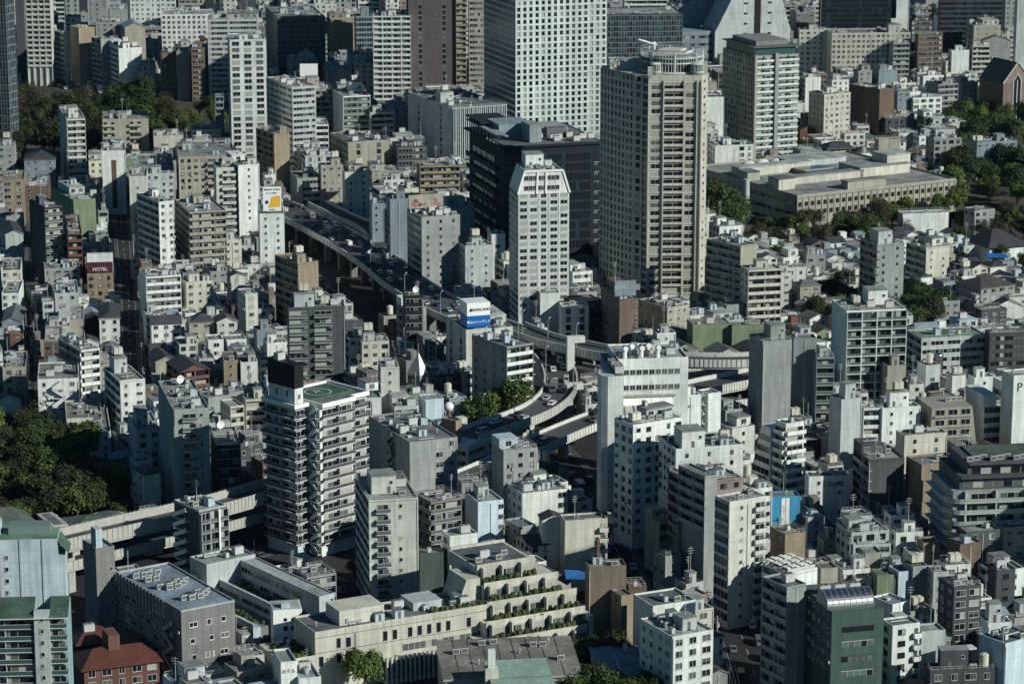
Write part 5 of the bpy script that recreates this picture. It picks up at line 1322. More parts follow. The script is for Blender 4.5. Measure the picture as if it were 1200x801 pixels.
# -- long low hall
b = start('hall', 'long low beige stone hall with flat grey roofs and inner courts', 'hall', 825, 934, 1120, 231, 271, 29, yb=262, D=88)
W, D, h = b.W, b.D, b.h
body(b, 0, W, 0, D, 0, h, 'wall_be'); flatroof(b, 0, W, 0, D, h, 'wall_be', 'roof_r2', None, par=.9)
n = 26
for k in range(n):
    for z in (h-4.4, h-8.6):
        put(window_mesh(1.7, 1.8, 'glass_dark', 'wall_br'), 'window', b.root, ((k+.5)*W/n, 0, z))
m = MB()
for k in range(n+1): m.box(max(0,k*W/n-.25), k*W/n+.25, -.35, -.01, 0, h-.4, 'wall_be')
m.box(-.3, W+.3, -.6, -.02, h-.39, h+.2, 'wall_be'); m.build('facade_ribs', b.root)
for (x0, x1, y0, y1, z, wm, rm) in ((W*.12, W*.62, D*.3, D*.36, 3.4, 'wall_cr', 'roof_r2'), (W*.05, W*.5, D*.62, D*.7, 4.2, 'wall_cr', 'roof_r5'), (W*.34, W*.58, D*.04, D*.10, 3.6, 'wall_be', 'roof_r4'), (W*.60, W*.92, D*.30, D*.5, 4.5, 'wall_cr', 'roof_r2'), (W*.80, W*.95, D*.34, D*.48, 8.5, 'wall_cr', 'roof_r5'), (W*-.0+2, W*.1, D*.5, D*.6, 4, 'wall_be', 'roof_r3'), (W*.02, W*.12, D*.2, D*.3, 5, 'wall_cr', 'roof_r3'), (W*.45, W*.8, D*.72, D*.9, 3, 'wall_lg', 'roof_r5')):
    m = MB(); m.box(x0, x1, y0, y1, h+.06, h+z, wm); m.box(x0-.3, x1+.3, y0-.3, y1+.3, h+z+.001, h+z+.4, rm); m.build('roof_pavilion', b.root)
m = MB(); m.box(W*.38, W*.57, D*.4, D*.62, h+.06, h+2.2, 'glass_mid'); m.box(W*.38, W*.57, D*.50, D*.51, h+2.201, h+2.5, 'metal'); m.build('skylight', b.root)
for k in range(3): m = MB(); m.dome(W*(.26+.09*k), D*.86, h+.06, 4.2, 3.2, 'wall_wh', 16, 4); m.build('dome', b.root)
facade(b.root, (0, D), (0, 0), h, 5, 'r', 'wall_dg', fr='frame_dark')
p = P(874, 262, 0); r = empty('chimney', (p.x, p.y, 0), 0, 'tall round pale chimney beside the shaded flank of the hall', 'chimney'); m = MB(); m.cyl(0, 0, 0, 21, 1.6, 'wall_lg', 14, 1.4); m.build('shaft', r)
p = P(862, 284, 0); r = empty('silo', (p.x, p.y, 0), 0, 'squat round beige silo below the tall chimney', 'silo'); m = MB(); m.cyl(0, 0, 0, 12, 3.8, 'wall_gy', 20); m.cyl(0, 0, 12.01, 13, 4.0, 'wall_be', 20, 3.4); m.build('drum', r); KEEP.append((p.x, p.y, 7))
# -- white hall with the glazed lean-to
b = start('office_building', 'white hall with square windows above a glazed lean-to roof', 'office building', 703, 708, 731, 441, 612, 8, yb=590, D=30)
W, D, h = b.W, b.D, b.h; m = MB(); m.prism([(1.2, 0), (W, 0), (W, D), (4.2, D), (.2, 10), (-1.2, 5), (-.6, 1.2)], 0, h, 'wall_wh'); m.build('wall', b.root)
m = MB(); m.box(3.6, W-.1, .3, D-.3, h+.001, h+.1, 'roof_r3'); m.build('roof', b.root); [put(furn('ac2'), 'air_conditioner', b.root, (5.2+(k % 2)*.2, 3+k*3, h+.1)) for k in range(5)]
e = b.loc(815, 431, h+2); X1 = e.x; yy = 10
body(b, W+.01, X1, yy, D, 0, h+2.2, 'wall_wh'); register((b.world(W, 0, 0).x, b.world(W, 0, 0).y), b.a, X1-W, D, h, (731, 815, 430, 495))
n = 9
for k in range(n):
    for z in (h-2.3, h-7.2): put(window_mesh(1.5, 1.5, 'glass_blue' if k == 1 else ('glass_dark' if k < 5 else 'glass_mid'), 'frame_light'), 'window', b.root, (W+2+(k+.3)*(X1-W-4)/n, yy, z))
flatroof(b, W, X1, yy, D, h+2.2, 'wall_wh', 'roof_r2', 'a', 3, dense=1.2)
m = MB(); m.face([(W+.1, yy-6, h-14.5), (X1-5, yy-6, h-14.5), (X1-5, yy-.02, h-9.6), (W+.1, yy-.02, h-9.6)], 'white_paint'); m.box(W+.1, X1-5, yy-6.3, yy-5.9, h-15.2, h-14.51, 'wall_be'); m.box(W+.1, X1-4, yy-.6, yy-.03, h-9.5, h-8.8, 'wall_be'); m.build('lean_to_roof', b.root)
m = MB()
for k in range(16):
    x = W+1+k*(X1-6-W)/16; m.face([(x, yy-5.5, h-14.0), (x+.8, yy-5.5, h-14.0), (x+.8, yy-2.5, h-11.55), (x, yy-2.5, h-11.55)], 'glass_curtain' if k % 3 else 'glass_mid')
m.build('lean_to_glazing', b.root)
m = MB(); m.box(W+.1, X1-3, -6, yy-6.31, 0, h-19, 'wall_cr'); m.box(W+.1, X1-3, -6, -5.8, h-18.99, h-18, 'wall_be'); m.build('annex', b.root)
m = MB(); q = random.Random(2)
for k in range(18): m.dome(W+6+q.random()*(X1-W-12), -4.5+q.random()*2, h-19, .9, q.uniform(.8, 1.6), q.choice(['leaf_c', 'leaf_a']), 6, 2)
m.build('hedge', b.root)
for k in range(5):
    m = MB(); m.tube((0, 0, 0), (0, 0, 3.2), .8, 'white_paint', 10); m.tube((0, 0, 3.0), (0, -2.6, 3.6), .8, 'white_paint', 10); put(cached('vduct', lambda: m.mesh('duct')), 'duct', b.root, (W+2.5+k*2.6, yy+3+(k % 2)*3, h+2.3))
p = P(778, 428, 0); 
# -- slender white spire house
b = start('chapel', 'small chapel with a steep white spire among lattice masts', 'chapel', 474, 492, 498, 440, 500, 60, yb=465, D=8)
W, D, h = 5.0, 5.0, b.h; body(b, 0, W, 0, D, 0, h, 'wall_gy'); facade(b.root, (0,D), (0,0), h, 3.4, 'v', 'wall_gy')
m = MB(); ap = (W*.55, D*.45, h+7.5)
base = [(-.2,-.2,h),(W+.2,-.2,h),(W+.2,D+.2,h),(-.2,D+.2,h)]
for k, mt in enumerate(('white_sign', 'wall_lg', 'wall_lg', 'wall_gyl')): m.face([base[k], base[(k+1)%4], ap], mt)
m.face(base[::-1], 'wall_gy'); m.build('spire', b.root)
m = MB(); m.tube(ap, (ap[0], ap[1], ap[2]+3), .1, 'metal', 5); m.build('finial', b.root)
p = P(505, 452, 0); r = empty('lattice_mast', (p.x, p.y, 0), .4, 'white lattice mast leaning over the roofs beside the spire', 'mast'); m = MB()
m.tube((-1.2, 0, 0), (-1.0, 0, 17), .13, 'white_paint', 5); m.tube((1.6, 0, 0), (2.2, 0, 18), .13, 'white_paint', 5)
for k in range(9): m.tube((-1.15, 0, 2*k), (1.7, 0, 2*k+2), .06, 'white_paint', 4); m.tube((1.7, 0, 2*k), (-1.1, 0, 2*k+2), .07, 'white_paint', 4)
m.build('lattice_frame', r); m = MB(); m.prism([(-2, .4), (2.4, .4), (2.4, .8), (-2, .8)], 11, [17.5, 16, 16, 17.5], 'glass_blue'); m.build('glass_sail', r)
p = P(473, 462, 0); r = empty('lattice_mast', (p.x, p.y, 0), .2, 'splayed white steel struts on the roof before the spire', 'mast'); m = MB()
for (x, z) in ((-4, 20), (-2, 22), (1, 21), (4, 19)): m.tube((x*.3, 0, 9), (x, 0, z), .14, 'white_paint', 5)
m.tube((-4, 0, 20), (4, 0, 19), .1, 'white_paint', 5); m.build('strut_frame', r)
p = P(526, 490, 17.5); r = empty('ball_tank', (p.x, p.y, 17.5), 0, 'white ball shaped tank on a dark stand atop the tan tower', 'tank'); m = MB(); m.cyl(0, 0, 0, 2.4, 1.0, 'wall_br', 12, .7); m.build('stand', r); m = MB(); m.dome(0, 0, 3.9, 1.6, 1.6, 'white_paint', 16, 5, True); m.build('ball', r)
# -- ziggurat with the raking side wall, and the sloped fronts
b = start('apartment_block', 'white apartment block with a raking glazed side and stacked balconies', 'apartment block', 905, 920, 945, 500, 605, 30, yb=575)
W, D, h = b.W, b.D, b.h; body(b, 1.2, W, 1.2, D, 0, h, 'wall_wh'); facade(b.root, (1.2, D), (1.2, 1.2), h, 3.0, 'b', 'wall_wh'); facade(b.root, (1.2, 1.2), (W, 1.2), h, 3.0, 'b', 'wall_wh'); flatroof(b, 1.2, W, 1.2, D, h, 'wall_wh', 'roof_rb', 'a', 3)
m = MB(); a_ = D+.02; wl = 13.0; v = [(-2, a_, 0), (-2-wl*.1, a_, 0)]
m.xprism([(a_, 0), (a_+wl, 0), (a_+wl*.38, h-2), (a_, h-2)][::-1], -.5, W*.8, 'wall_wh'); m.build('raking_wing', b.root)
m = MB()
for k in range(6):
    for j in range(3):
        t0, t1 = (k+.15)/6.3, (k+.75)/6.3
        f = lambda t: (a_+wl-(wl*.62)*t+.0, (h-2)*t)
        (y0, z0), (y1, z1) = f(t0), f(t1)
for k in range(6):
    z = 2+k*(h-5)/6; y_ = a_+wl*(1-.62*z/(h-2)); me, w_ = glazing_mesh(max(1, y_-a_-1), 2.0, ['glass_dark'], 'frame_light', 1, 2.2); put(me, 'glazing', b.root, (-.52, y_-.5, z), R(-90))
for (lab, xl, xn, xr, yt, yb, B, a, c, top, bot, nf) in (('beige trapezoid block with sloping sides and deep window bays', 1080, 1092, 1142, 478, 515, 560, 12, 'be', .80, 1.0, 5), ('white block with one sloping flank and terrace windows', 1136, 1152, 1186, 475, 510, 545, 16, 'wh', .85, 1.0, 5)):
    b = start('apartment_block', lab, 'apartment block', xl, xn, xr, yt, B, a, yb=yb, D=14); W, D, h = b.W, b.D, b.h; s_ = W*.16
    m = MB(); yprism(m, [(0-s_*.2, 0), (W+s_, 0), (W-s_*.3, h), (0, h)] if c == 'be' else [(s_, 0), (W, 0), (W, h-2), (W*.45, h-2), (W*.45, h+3.5), (0, h+3.5)], 0, D, 'wall_'+c); m.build('wall', b.root)
    for k in range(nf):
        z = h-(k+1)*3.4
        if z < 0: break
        for j in range(3): put(window_mesh(3.0, 1.8, 'glass_dark', 'frame_light'), 'window', b.root, (W*(.2+.3*j), 0, z+.8))
        m = MB(); m.box(.8, W-.6, -.5, -.15, z, z+.7, 'wall_'+c); m.build('ledge', b.root)
    for k in range(3): put(furn('ac'), 'air_conditioner', b.root, (W*.55+k*1.9, D*.5, h+(-2 if c == 'wh' else 0)+.02))
# -- dark curved terraces
b = start('apartment_block', 'dark apartment block with long curved balconies stepping up to a planted roof', 'apartment block', 1095, 1112, 1230, 577, 690, 8, yb=640, D=24)
W, D, h = b.W, b.D, b.h; fh = 3.3
def rounded(x0, y0, x1, y1, r): return [(x0+r*(1-math.cos(t)), y0+r*(1-math.sin(t))) for t in [math.pi/2*k/5 for k in range(6)]]+[(x1, y0), (x1, y1), (x0, y1)]
for k in range(8):
    z = h-(k+1)*fh
    if z < -1: break
    P0 = rounded(0, 0, W, D, 5)
    m = MB(); m.prism(P0, z-.2, z, 'concrete_pale'); 
    m.build('floor_slab', b.root)
    m = MB(); n_ = len(P0)-2
    for j in list(range(n_-1))+[]:
        (xa, ya), (xb, yb_) = P0[j], P0[j+1]; d_ = Vector((xb-xa, yb_-ya, 0))
        if d_.length < .01: continue
        d_.normalize(); nn_ = Vector((-d_.y, d_.x, 0))*.1; m.prism([(xa, ya), (xb, yb_), (xb+nn_.x, yb_+nn_.y), (xa+nn_.x, ya+nn_.y)], z, z+1.1, 'rail_pale')
    m.build('balcony', b.root)
    body(b, 1.8, W, 1.8, D-.2, z+.001, z+fh-.21, 'wall_gy'); body(b, 5, 5.5, .3, 1.79, z+.001, z+fh-.21, 'wall_lg', 'party_wall'); body(b, 14, 14.5, .3, 1.79, z+.001, z+fh-.21, 'wall_lg', 'party_wall'); body(b, 23, 23.5, .3, 1.79, z+.001, z+fh-.21, 'wall_lg', 'party_wall'); me, w_ = glazing_mesh(W-6, 2.1, ['glass_dark', 'glass_mid', 'glass_curtain'], 'frame_light', k % 4, 2.1); put(me, 'glazing', b.root, (5, 1.78, z+.1))
for k in range(2):
    z = h+k*fh; x0 = 4+k*3; m = MB(); m.box(x0, W, 3+k*2.5, D, z+.001, z+fh-.01, 'wall_dgy'); m.box(x0, W, 1.4+k*2.5, D, z+fh, z+fh+.3, 'wall_dg'); m.box(x0, W, 1.4+k*2.5, 1.6+k*2.5, z+fh+.301, z+fh+1.1, 'wall_dg'); m.build('upper_floor', b.root)
    me, w_ = glazing_mesh(W-x0-2, 2.0, ['glass_mid', 'glass_dark', 'glass_curtain'], 'frame_light', k, 3.0); put(me, 'glazing', b.root, (x0+1, 2.98+k*2.5, z+.3))
m = MB(); m.box(10, W-4, 8, D-2, h+2*fh+.31, h+2*fh+.8, 'roof_rg'); m.build('planting_bed', b.root); [put(furn('ac'), 'air_conditioner', b.root, (8+k*2.3, 7+(k % 3), h+2*fh+.31)) for k in range(10)]
# -- curved beige office along the ramp
hz = 12.5; roofp = [(524, 521), (548, 524), (572, 515), (598, 505), (604, 494), (572, 500), (545, 505), (528, 510)]
N = P(524, 521, hz); r = empty('office_building', (N.x, N.y, 0), 0, 'curved beige office with ribbon windows following the ramp', 'office building'); b = Bld(); b.root = r
pl = [(P(x, y, hz).x-N.x, P(x, y, hz).y-N.y) for x, y in roofp]
m = MB(); m.prism(pl, 0, hz, 'wall_cr'); m.build('wall', r); m = MB(); m.prism([(x*.98+.2, y*.97+.3) for x, y in pl], hz+.001, hz+.5, 'wall_bw'); m.build('roof', r)
for k in range(3): facade(r, pl[k], pl[k+1], hz-.5, 3.3, 'r', 'wall_cr', seed=k)
FOOT.append(([(N.x+pl[i][0], N.y+pl[i][1]) for i in (0, 2, 3, 5)], hz)); PROT.append((526, 600, 512, 548, N.y))
# -- brick church
b = start('church', 'brown brick church with steep dark roof and a tall pointed gable window', 'church', 1148, 1176, 1208, 98, 150, 24, yb=118)
W, D, h = b.W, b.D, b.h; W = max(W, 14); body(b, 0, W, 0, D, 0, h, 'wall_brk'); top = h+11
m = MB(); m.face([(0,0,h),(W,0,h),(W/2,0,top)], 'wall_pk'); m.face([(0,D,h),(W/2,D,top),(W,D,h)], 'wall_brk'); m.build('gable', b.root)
m = MB(); m.face([(-.6,-.4,h-.4),(W/2,-.4,top+.3),(W/2,D+.4,top+.3),(-.6,D+.4,h-.4)][::-1], 'tile_t2'); m.face([(W+.6,-.4,h-.4),(W+.6,D+.4,h-.4),(W/2,D+.4,top+.3),(W/2,-.4,top+.3)][::-1], 'tile_t2'); m.build('roof', b.root)
m = MB(); m.face([(W*.38,-.1,3),(W*.62,-.1,3),(W*.62,-.1,h+1),(W*.5,-.1,h+4.5),(W*.38,-.1,h+1)], 'glass_dark'); m.build('window', b.root)
m = MB(); [m.box(W*x-.2, W*x+.2, -.3, -.11, 3, h+1.5, 'concrete_pale') for x in (.36, .5, .64)]; m.tube((W*.36, -.2, h+1), (W*.5, -.2, h+5), .25, 'concrete_pale', 5); m.tube((W*.64, -.2, h+1), (W*.5, -.2, h+5), .25, 'concrete_pale', 5); m.tube((-.5, -.3, h), (W*.5, -.3, top+.6), .3, 'concrete_pale', 5); m.tube((W+.5, -.3, h), (W*.5, -.3, top+.6), .3, 'concrete_pale', 5); m.build('window_tracery', b.root)
# -- hipped hall right
b = start('house', 'dark hipped temple like roof among trees at the far side', 'house', 1150, 1160, 1200, 290, 318, 24, yb=300, D=18)
W, D, h = b.W, b.D, b.h; body(b, 0, W, 0, D, 0, h, 'wall_wh'); m = MB(); e = 2; z = h; zt = h+6
m.face([(-e,-e,z),(W+e,-e,z),(W*.6,D/2,zt),(W*.4,D/2,zt)], 'tile_t1'); m.face([(W+e,-e,z),(W+e,D+e,z),(W*.6,D/2,zt)], 'tile_t1'); m.face([(W+e,D+e,z),(-e,D+e,z),(W*.4,D/2,zt),(W*.6,D/2,zt)], 'tile_t1'); m.face([(-e,D+e,z),(-e,-e,z),(W*.4,D/2,zt)], 'tile_t1'); m.build('roof', b.root)
# -- left edge green glass tower
b = start('office_tower', 'blue green glass tower edge filling the far upper corner', 'office tower', -60, 5, 15, -30, 205, 70, yb=168)
W, D, h = b.W, b.D, b.h; body(b, 0, W, 0, D, 0, h, 'wall_tl'); facade(b.root, (0, D), (0, 0), h, 4.0, 'g', 'wall_tl', zmin=5); facade(b.root, (0, 0), (W, 0), h, 4.0, 'g', 'wall_bw', zmin=5, pitch=3)

# -- unseen tower added just out of view to cast shade onto the lower right streets
for (X_, Y_, W_, D_, H_, lab) in ((212, 738, 26, 24, 58, 'unseen plain grey office tower added beyond the frame edge to shade the lower streets'),):
    b = Bld(); b.root = empty('office_tower', (X_, Y_, 0), .25, lab, 'office tower'); b.W, b.D, b.h, b.a = W_, D_, H_, .25
    body(b, 0, W_, 0, D_, 0, H_, 'wall_gy'); flatroof(b, 0, W_, 0, D_, H_, 'wall_gy', code='Pa', seed=3); facade(b.root, (0, D_), (0, 0), H_, 3.6, 'r', 'wall_gy'); facade(b.root, (0, 0), (W_, 0), H_, 3.6, 'r', 'wall_gy')
    register((X_, Y_), .25, W_, D_, H_)

PROT.append((330, 600, 735, 801, P(0, 800, 0).y+60)); PROT.append((45, 160, 592, 640, P(0, 655, 0).y))
# ------------------------------------------------------------------ the buildings, one line each (photo pixels give where each stands)
def roofcode_kind(LS, RS, roof, h, c):
    st = LS+RS
    if 'b' in st or 'B' in st or 'G' in st: return 'apartment_block'
    if h < 9.5 or 'g' in roof or 'h' in roof: return 'house'
    if h > 60: return 'office_tower'
    return 'office_building'
used = set()
def near_landmark(px, py, skip=None):
    best = None
    for (x, y, t) in LAND:
        d = math.hypot(px-x, (py-y)*1.5)
        if d > 4 and (best is None or d < best[0]): best = (d, x, y, t)
    return best
def rel(px, py, lm, v=0):
    _, x, y, t = lm; dx, dy = px-x, py-y; dist = math.hypot(dx, dy*1.5)
    near = 'just ' if dist < 55 else '' if dist < 110 else 'well '
    if abs(dx) > abs(dy)*1.2: w_ = ('right of ' if dx > 0 else 'left of ')
    else: w_ = 'in front of ' if dy > 0 else 'behind '
    return near+w_+t
ADJ = ['', 'slim ', 'small ', 'boxy ', 'narrow ', 'plain ', 'weathered ']
def unique(base, px, py):
    lm = near_landmark(px, py)
    c = base+(', '+rel(px, py, lm) if lm else '')
    ws = c.split()
    if c.lower() not in used and len(ws) <= 16: used.add(c.lower()); return c
    cands = sorted(((math.hypot(px-x, (py-y)*1.5), x, y, t) for x, y, t in LAND))
    for k in range(0, 9):
        c2 = base+', '+rel(px, py, cands[k])
        if c2.lower() not in used and len(c2.split()) <= 16: used.add(c2.lower()); return c2
    for k in range(0, 5):
        for j in range(k+1, 6):
            c2 = ' '.join(base.split()[:5])+', '+rel(px, py, cands[k])+', towards '+cands[j][3]
            if c2.lower() not in used and len(c2.split()) <= 17: used.add(c2.lower()); return c2
    c2 = ' '.join(base.split()[:4])+', %s, %s' % (rel(px, py, cands[0]), rel(px, py, cands[2])); used.add(c2.lower()); return c2
LAND += [(365,520,'the helipad tower'), (765,200,'the round topped tower'), (630,290,'the chamfered tower'), (655,450,'the curved ramp'), (60,535,'the park trees'), (130,130,'the dark wood'),
  (640,75,'the window grid tower'), (975,215,'the long low hall'), (203,735,'the long grey block'), (590,740,'the terraced complex'), (1005,755,'the green barrel roof block'), (1018,415,'the white gridded block'),
  (510,295,'the pink billboard'), (555,370,'the blue sign'), (322,240,'the yellow billboard'), (440,300,'the expressway bend'), (620,220,'the dark louvred office'), (890,115,'the piered tower'), (1180,100,'the brick church'),
  (765,470,'the white glass roofed hall'), (35,720,'the green roofed tower'), (1035,320,'the lone grey slab'), (488,425,'the white spire'), (920,600,'the sky blue block'), (1165,580,'the dark curved terraces'), (450,640,'the tall grey apartments'),
  (153,380,'the dark street'), (455,70,'the gridded white tower'), (505,50,'the purple brown tower'), (285,120,'the tall white slab'), (535,150,'the slit windowed hall'), (365,400,'the charcoal balcony block'), (860,640,'the tall cream block'),
  (120,308,'the maroon sign'), (1110,500,'the sloping beige block'), (925,440,'the ribbed grey tower'), (182,270,'the green balcony block'), (1000,60,'the long cream slab'), (725,380,'the brown tiled tower'), (1195,480,'the lettered white block'), (340,40,'the teal office'),
  (215,535,'the grey park side block'), (235,630,'the zigzag stair tower'), (710,690,'the brown windowless block'), (1050,230,'the bare trees'), (770,780,'the grey terrace house'), (1140,395,'the grey banded building'), (60,470,'the round topped white block'), (20,280,'the steep gabled hall')]
seed = 100
BL = {}
for line in TABLE.strip().splitlines():
    if line.startswith('#'): continue
    d, _, lab = line.partition('|'); t = d.split()
    xl, xn, xr, yt, yb, B = map(float, t[:6]); a = float(t[6]); LS, RS, c, roof = t[7:11]; roof = roof if len(t) > 10 else 'f'
    opts = dict(x.split('=') for x in t[11:])
    h = HC*(1-(yt-YH)/(B-YH)); seed += 7
    kind = roofcode_kind(LS, RS, roof, h, c)
    cx, cy = (xl+xr)/2, yt
    if not lab:
        fl = max(1, round(h/3.1)); dom = (RS if RS[0] != 'x' or len(RS) > 1 else LS); f = next((SEG[ch] for ch in dom if ch in SEG and ch != 'x'), 'blank walls')
        size = 'tall ' if fl > 16 else 'mid rise ' if fl > 7 else 'low ' if fl > 3 else 'small '
        extra = 'gabled roof' if 'g' in roof else 'hipped roof' if 'h' in roof else f
        lab = unique('%s%s %s with %s' % (size, CNAME.get(c, 'grey'), kind.replace('_', ' ').replace('office building', 'building'), extra), cx, cy)
    used.add(lab.lower())
    b = building(kind, xl, xn, xr, yt, yb, B, a, LS, RS, c, roof, lab, kind.replace('_', ' '), seed, opts)
    BL[(int(xl), int(yt))] = b
    if opts.get('stripe'): m = MB(); m.box(b.W*.4, b.W*.6, -.12, -.01, 3, b.h-4, 'wall_br'); m.build('painted_stripe', b.root)
    if c == 'sky': m = MB(); m.box(b.W*.35, b.W*.62, -.12, -.01, 0, b.h, 'white_paint'); m.build('painted_stripe', b.root)
    if opts.get('P1'): lettering('P', 4.2, 'ink', b.root, (2.3, -.05, b.h-3.6), (math.pi/2, 0, 0))
    if opts.get('logo'):
        m = MB(); m.face([(b.W*.45-.8,-.04,b.h-3.4),(b.W*.45+.8,-.04,b.h-3.4),(b.W*.45,-.04,b.h-2.3)], 'ink'); m.build('emblem', b.root)
    if 'L' in roof:
        m = MB()
        for i in range(6):
            for k in range(3): m.box(.6+i*(b.W-1.2)/6, .6+(i+.75)*(b.W-1.2)/6, .8+k*b.D/3, k*b.D/3+b.D/3-.6, b.h+1.5+(i%2)*.3, b.h+1.7+(i%2)*.3, 'white_paint')
        m.box(.4, b.W-.4, .5, .65, b.h+.1, b.h+1.49, 'machine'); m.build('roof_louvre', b.root)
# ------------------------------------------------------------------ low houses between the buildings above
GW, GH = 300, 205
prot = np.zeros((GH, GW)); 
def cells(x0, x1, y0, y1):
    return max(0, int(x0/4)), min(GW, int(math.ceil(x1/4))), max(0, int(y0/4)), min(GH, int(math.ceil(y1/4)))
for x0, x1, y0, y1, dp in PROT:
    a0, a1, b0, b1 = cells(x0, x1, y0, y1-2)
    if a1 > a0 and b1 > b0: prot[b0:b1, a0:a1] = np.maximum(prot[b0:b1, a0:a1], dp)
FOOTP = [(q, min(p[0] for p in q), max(p[0] for p in q), min(p[1] for p in q), max(p[1] for p in q)) for q, h in FOOT]
def sat(A, Bq):
    for S in (A, Bq):
        for i in range(4):
            ex, ey = S[(i+1)%4][0]-S[i][0], S[(i+1)%4][1]-S[i][1]; nx, ny = -ey, ex
            a = [p[0]*nx+p[1]*ny for p in A]; b = [p[0]*nx+p[1]*ny for p in Bq]
            if max(a) <= min(b) or max(b) <= min(a): return False
    return True
def poly_at(X, Y, a, W, D):
    c, s = math.cos(a), math.sin(a)
    return [(X+x*c-y*s, Y+x*s+y*c) for x, y in ((0,0),(W,0),(W,D),(0,D))]
GRID = {}
def gcells(x0, x1, y0, y1): return [(i, j) for i in range(int(x0//30), int(x1//30)+1) for j in range(int(y0//30), int(y1//30)+1)]
def addgrid(t):
    for k in gcells(*t[1:]): GRID.setdefault(k, []).append(t)
for t in FOOTP: addgrid(t)
def addfoot(q4): addgrid((q4, min(p[0] for p in q4), max(p[0] for p in q4), min(p[1] for p in q4), max(p[1] for p in q4)))
KG = {}
for kx, ky, kr in KEEP:
    for k in gcells(kx-20, kx+20, ky-20, ky+20): KG.setdefault(k, []).append((kx, ky, kr))
def free(q):
    x0, x1, y0, y1 = min(p[0] for p in q), max(p[0] for p in q), min(p[1] for p in q), max(p[1] for p in q)
    near = []
    for k in gcells(x0, x1, y0, y1): near += GRID.get(k, [])
    for F, a, b, c, d in near:
        if x1 < a or b < x0 or y1 < c or d < y0: continue
        if sat(q, F): return False
    cx, cy = (x0+x1)/2, (y0+y1)/2; r0 = min(x1-x0, y1-y0)*.42
    for kx, ky, kr in KG.get((int(cx//30), int(cy//30)), []):
        if abs(kx-cx) < kr+r0 and abs(ky-cy) < kr+r0 and math.hypot(kx-cx, ky-cy) < kr+r0: return False
    return True
def inpoly(x, y, poly):
    c = False
    for i in range(len(poly)):
        x1, y1 = poly[i]; x2, y2 = poly[i-1]
        if (y1 > y) != (y2 > y) and x < (x2-x1)*(y-y1)/(y2-y1)+x1: c = not c
    return c
# ground areas without houses: parks and gardens (photo pixels at ground level)
GREEN = [[(-80,500),(60,490),(120,560),(160,620),(60,660),(-80,680)], [(-60,100),(180,100),(255,125),(262,190),(190,200),(100,215),(-60,215)],
         [(1010,425),(1100,400),(1110,360),(1060,345),(1010,355)], [(640,801),(690,745),(760,770),(800,870),(640,880)], [(830,255),(930,262),(935,290),(860,300),(830,290)],
         [(935,268),(1130,245),(1140,262),(1060,290),(940,300)], [(1110,200),(1230,190),(1230,330),(1130,320),(1100,240)], [(1100,150),(1240,110),(1240,190),(1120,195)]]
q = random.Random(44)
HOOD = [  # region in ground px, lattice angle, lot w,d, floors, green chance
  ((-60, 330, 228, 545), 15, 8.2, 8.8, (2, 2, 2, 3, 3, 4), .03), ((860, 1260, 255, 470), 22, 8.8, 9.0, (2, 2, 2, 3), .32), ((880, 1260, 100, 255), 16, 12, 12, (2, 3, 3, 4, 5), .18),
  ((880, 1260, 470, 900), 18, 8.4, 9.0, (2, 3, 3, 4, 5), .02), ((330, 880, 60, 250), 12, 15, 15, (4, 5, 7, 8), .02), ((-60, 480, 20, 228), 8, 16, 16, (3, 5, 6, 8, 9), .03),
  ((300, 880, 250, 470), 20, 12, 12, (3, 4, 5, 6), .04), ((120, 880, 470, 900), 28, 10, 10, (3, 3, 4, 5), .05), ((880, 1260, 20, 100), 8, 18, 18, (5, 7, 9, 11), .03), ((480, 880, -20, 60), 6, 22, 22, (8, 12), 0)]
cand = []
for (x0, x1, y0, y1), adeg, lw_, ld, fls, gch in HOOD:
    a = R(adeg); c, s = math.cos(a), math.sin(a)
    O = P((x0+x1)/2, (y0+y1)/2, 0)
    far = P((x0+x1)/2, y0, 0).y-P((x0+x1)/2, y1, 0).y; nI = int(500/lw_); nJ = int(far/ld)+6
    for i in range(-nI//2, nI//2):
        for j in range(-nJ//2, nJ//2):
            gx = i*lw_+(i//5)*3.2; gy = j*ld+(j//4)*3.5
            X, Y = O.x+gx*c-gy*s, O.y+gx*s+gy*c
            px, py = proj((X, Y, 0))
            if not (x0 <= px < x1 and y0 <= py < y1) or px < -30 or px > 1230 or py > 900: continue
            cand.append((Y, X, a, lw_, ld, fls, gch, px, py))
cand.sort()
cand2 = [(Y+dy, X+dx, a, lw_*.68, ld*.7, tuple(f for f in fls if f <= 4) or (3,), .0, px, py) for (Y, X, a, lw_, ld, fls, gch, px, py) in cand for (dx, dy) in ((0, 0), (lw_*.5, 2.0), (1.5, ld*.55), (lw_*.6, ld*.5))]
TREESPOTS = []
chosen = []
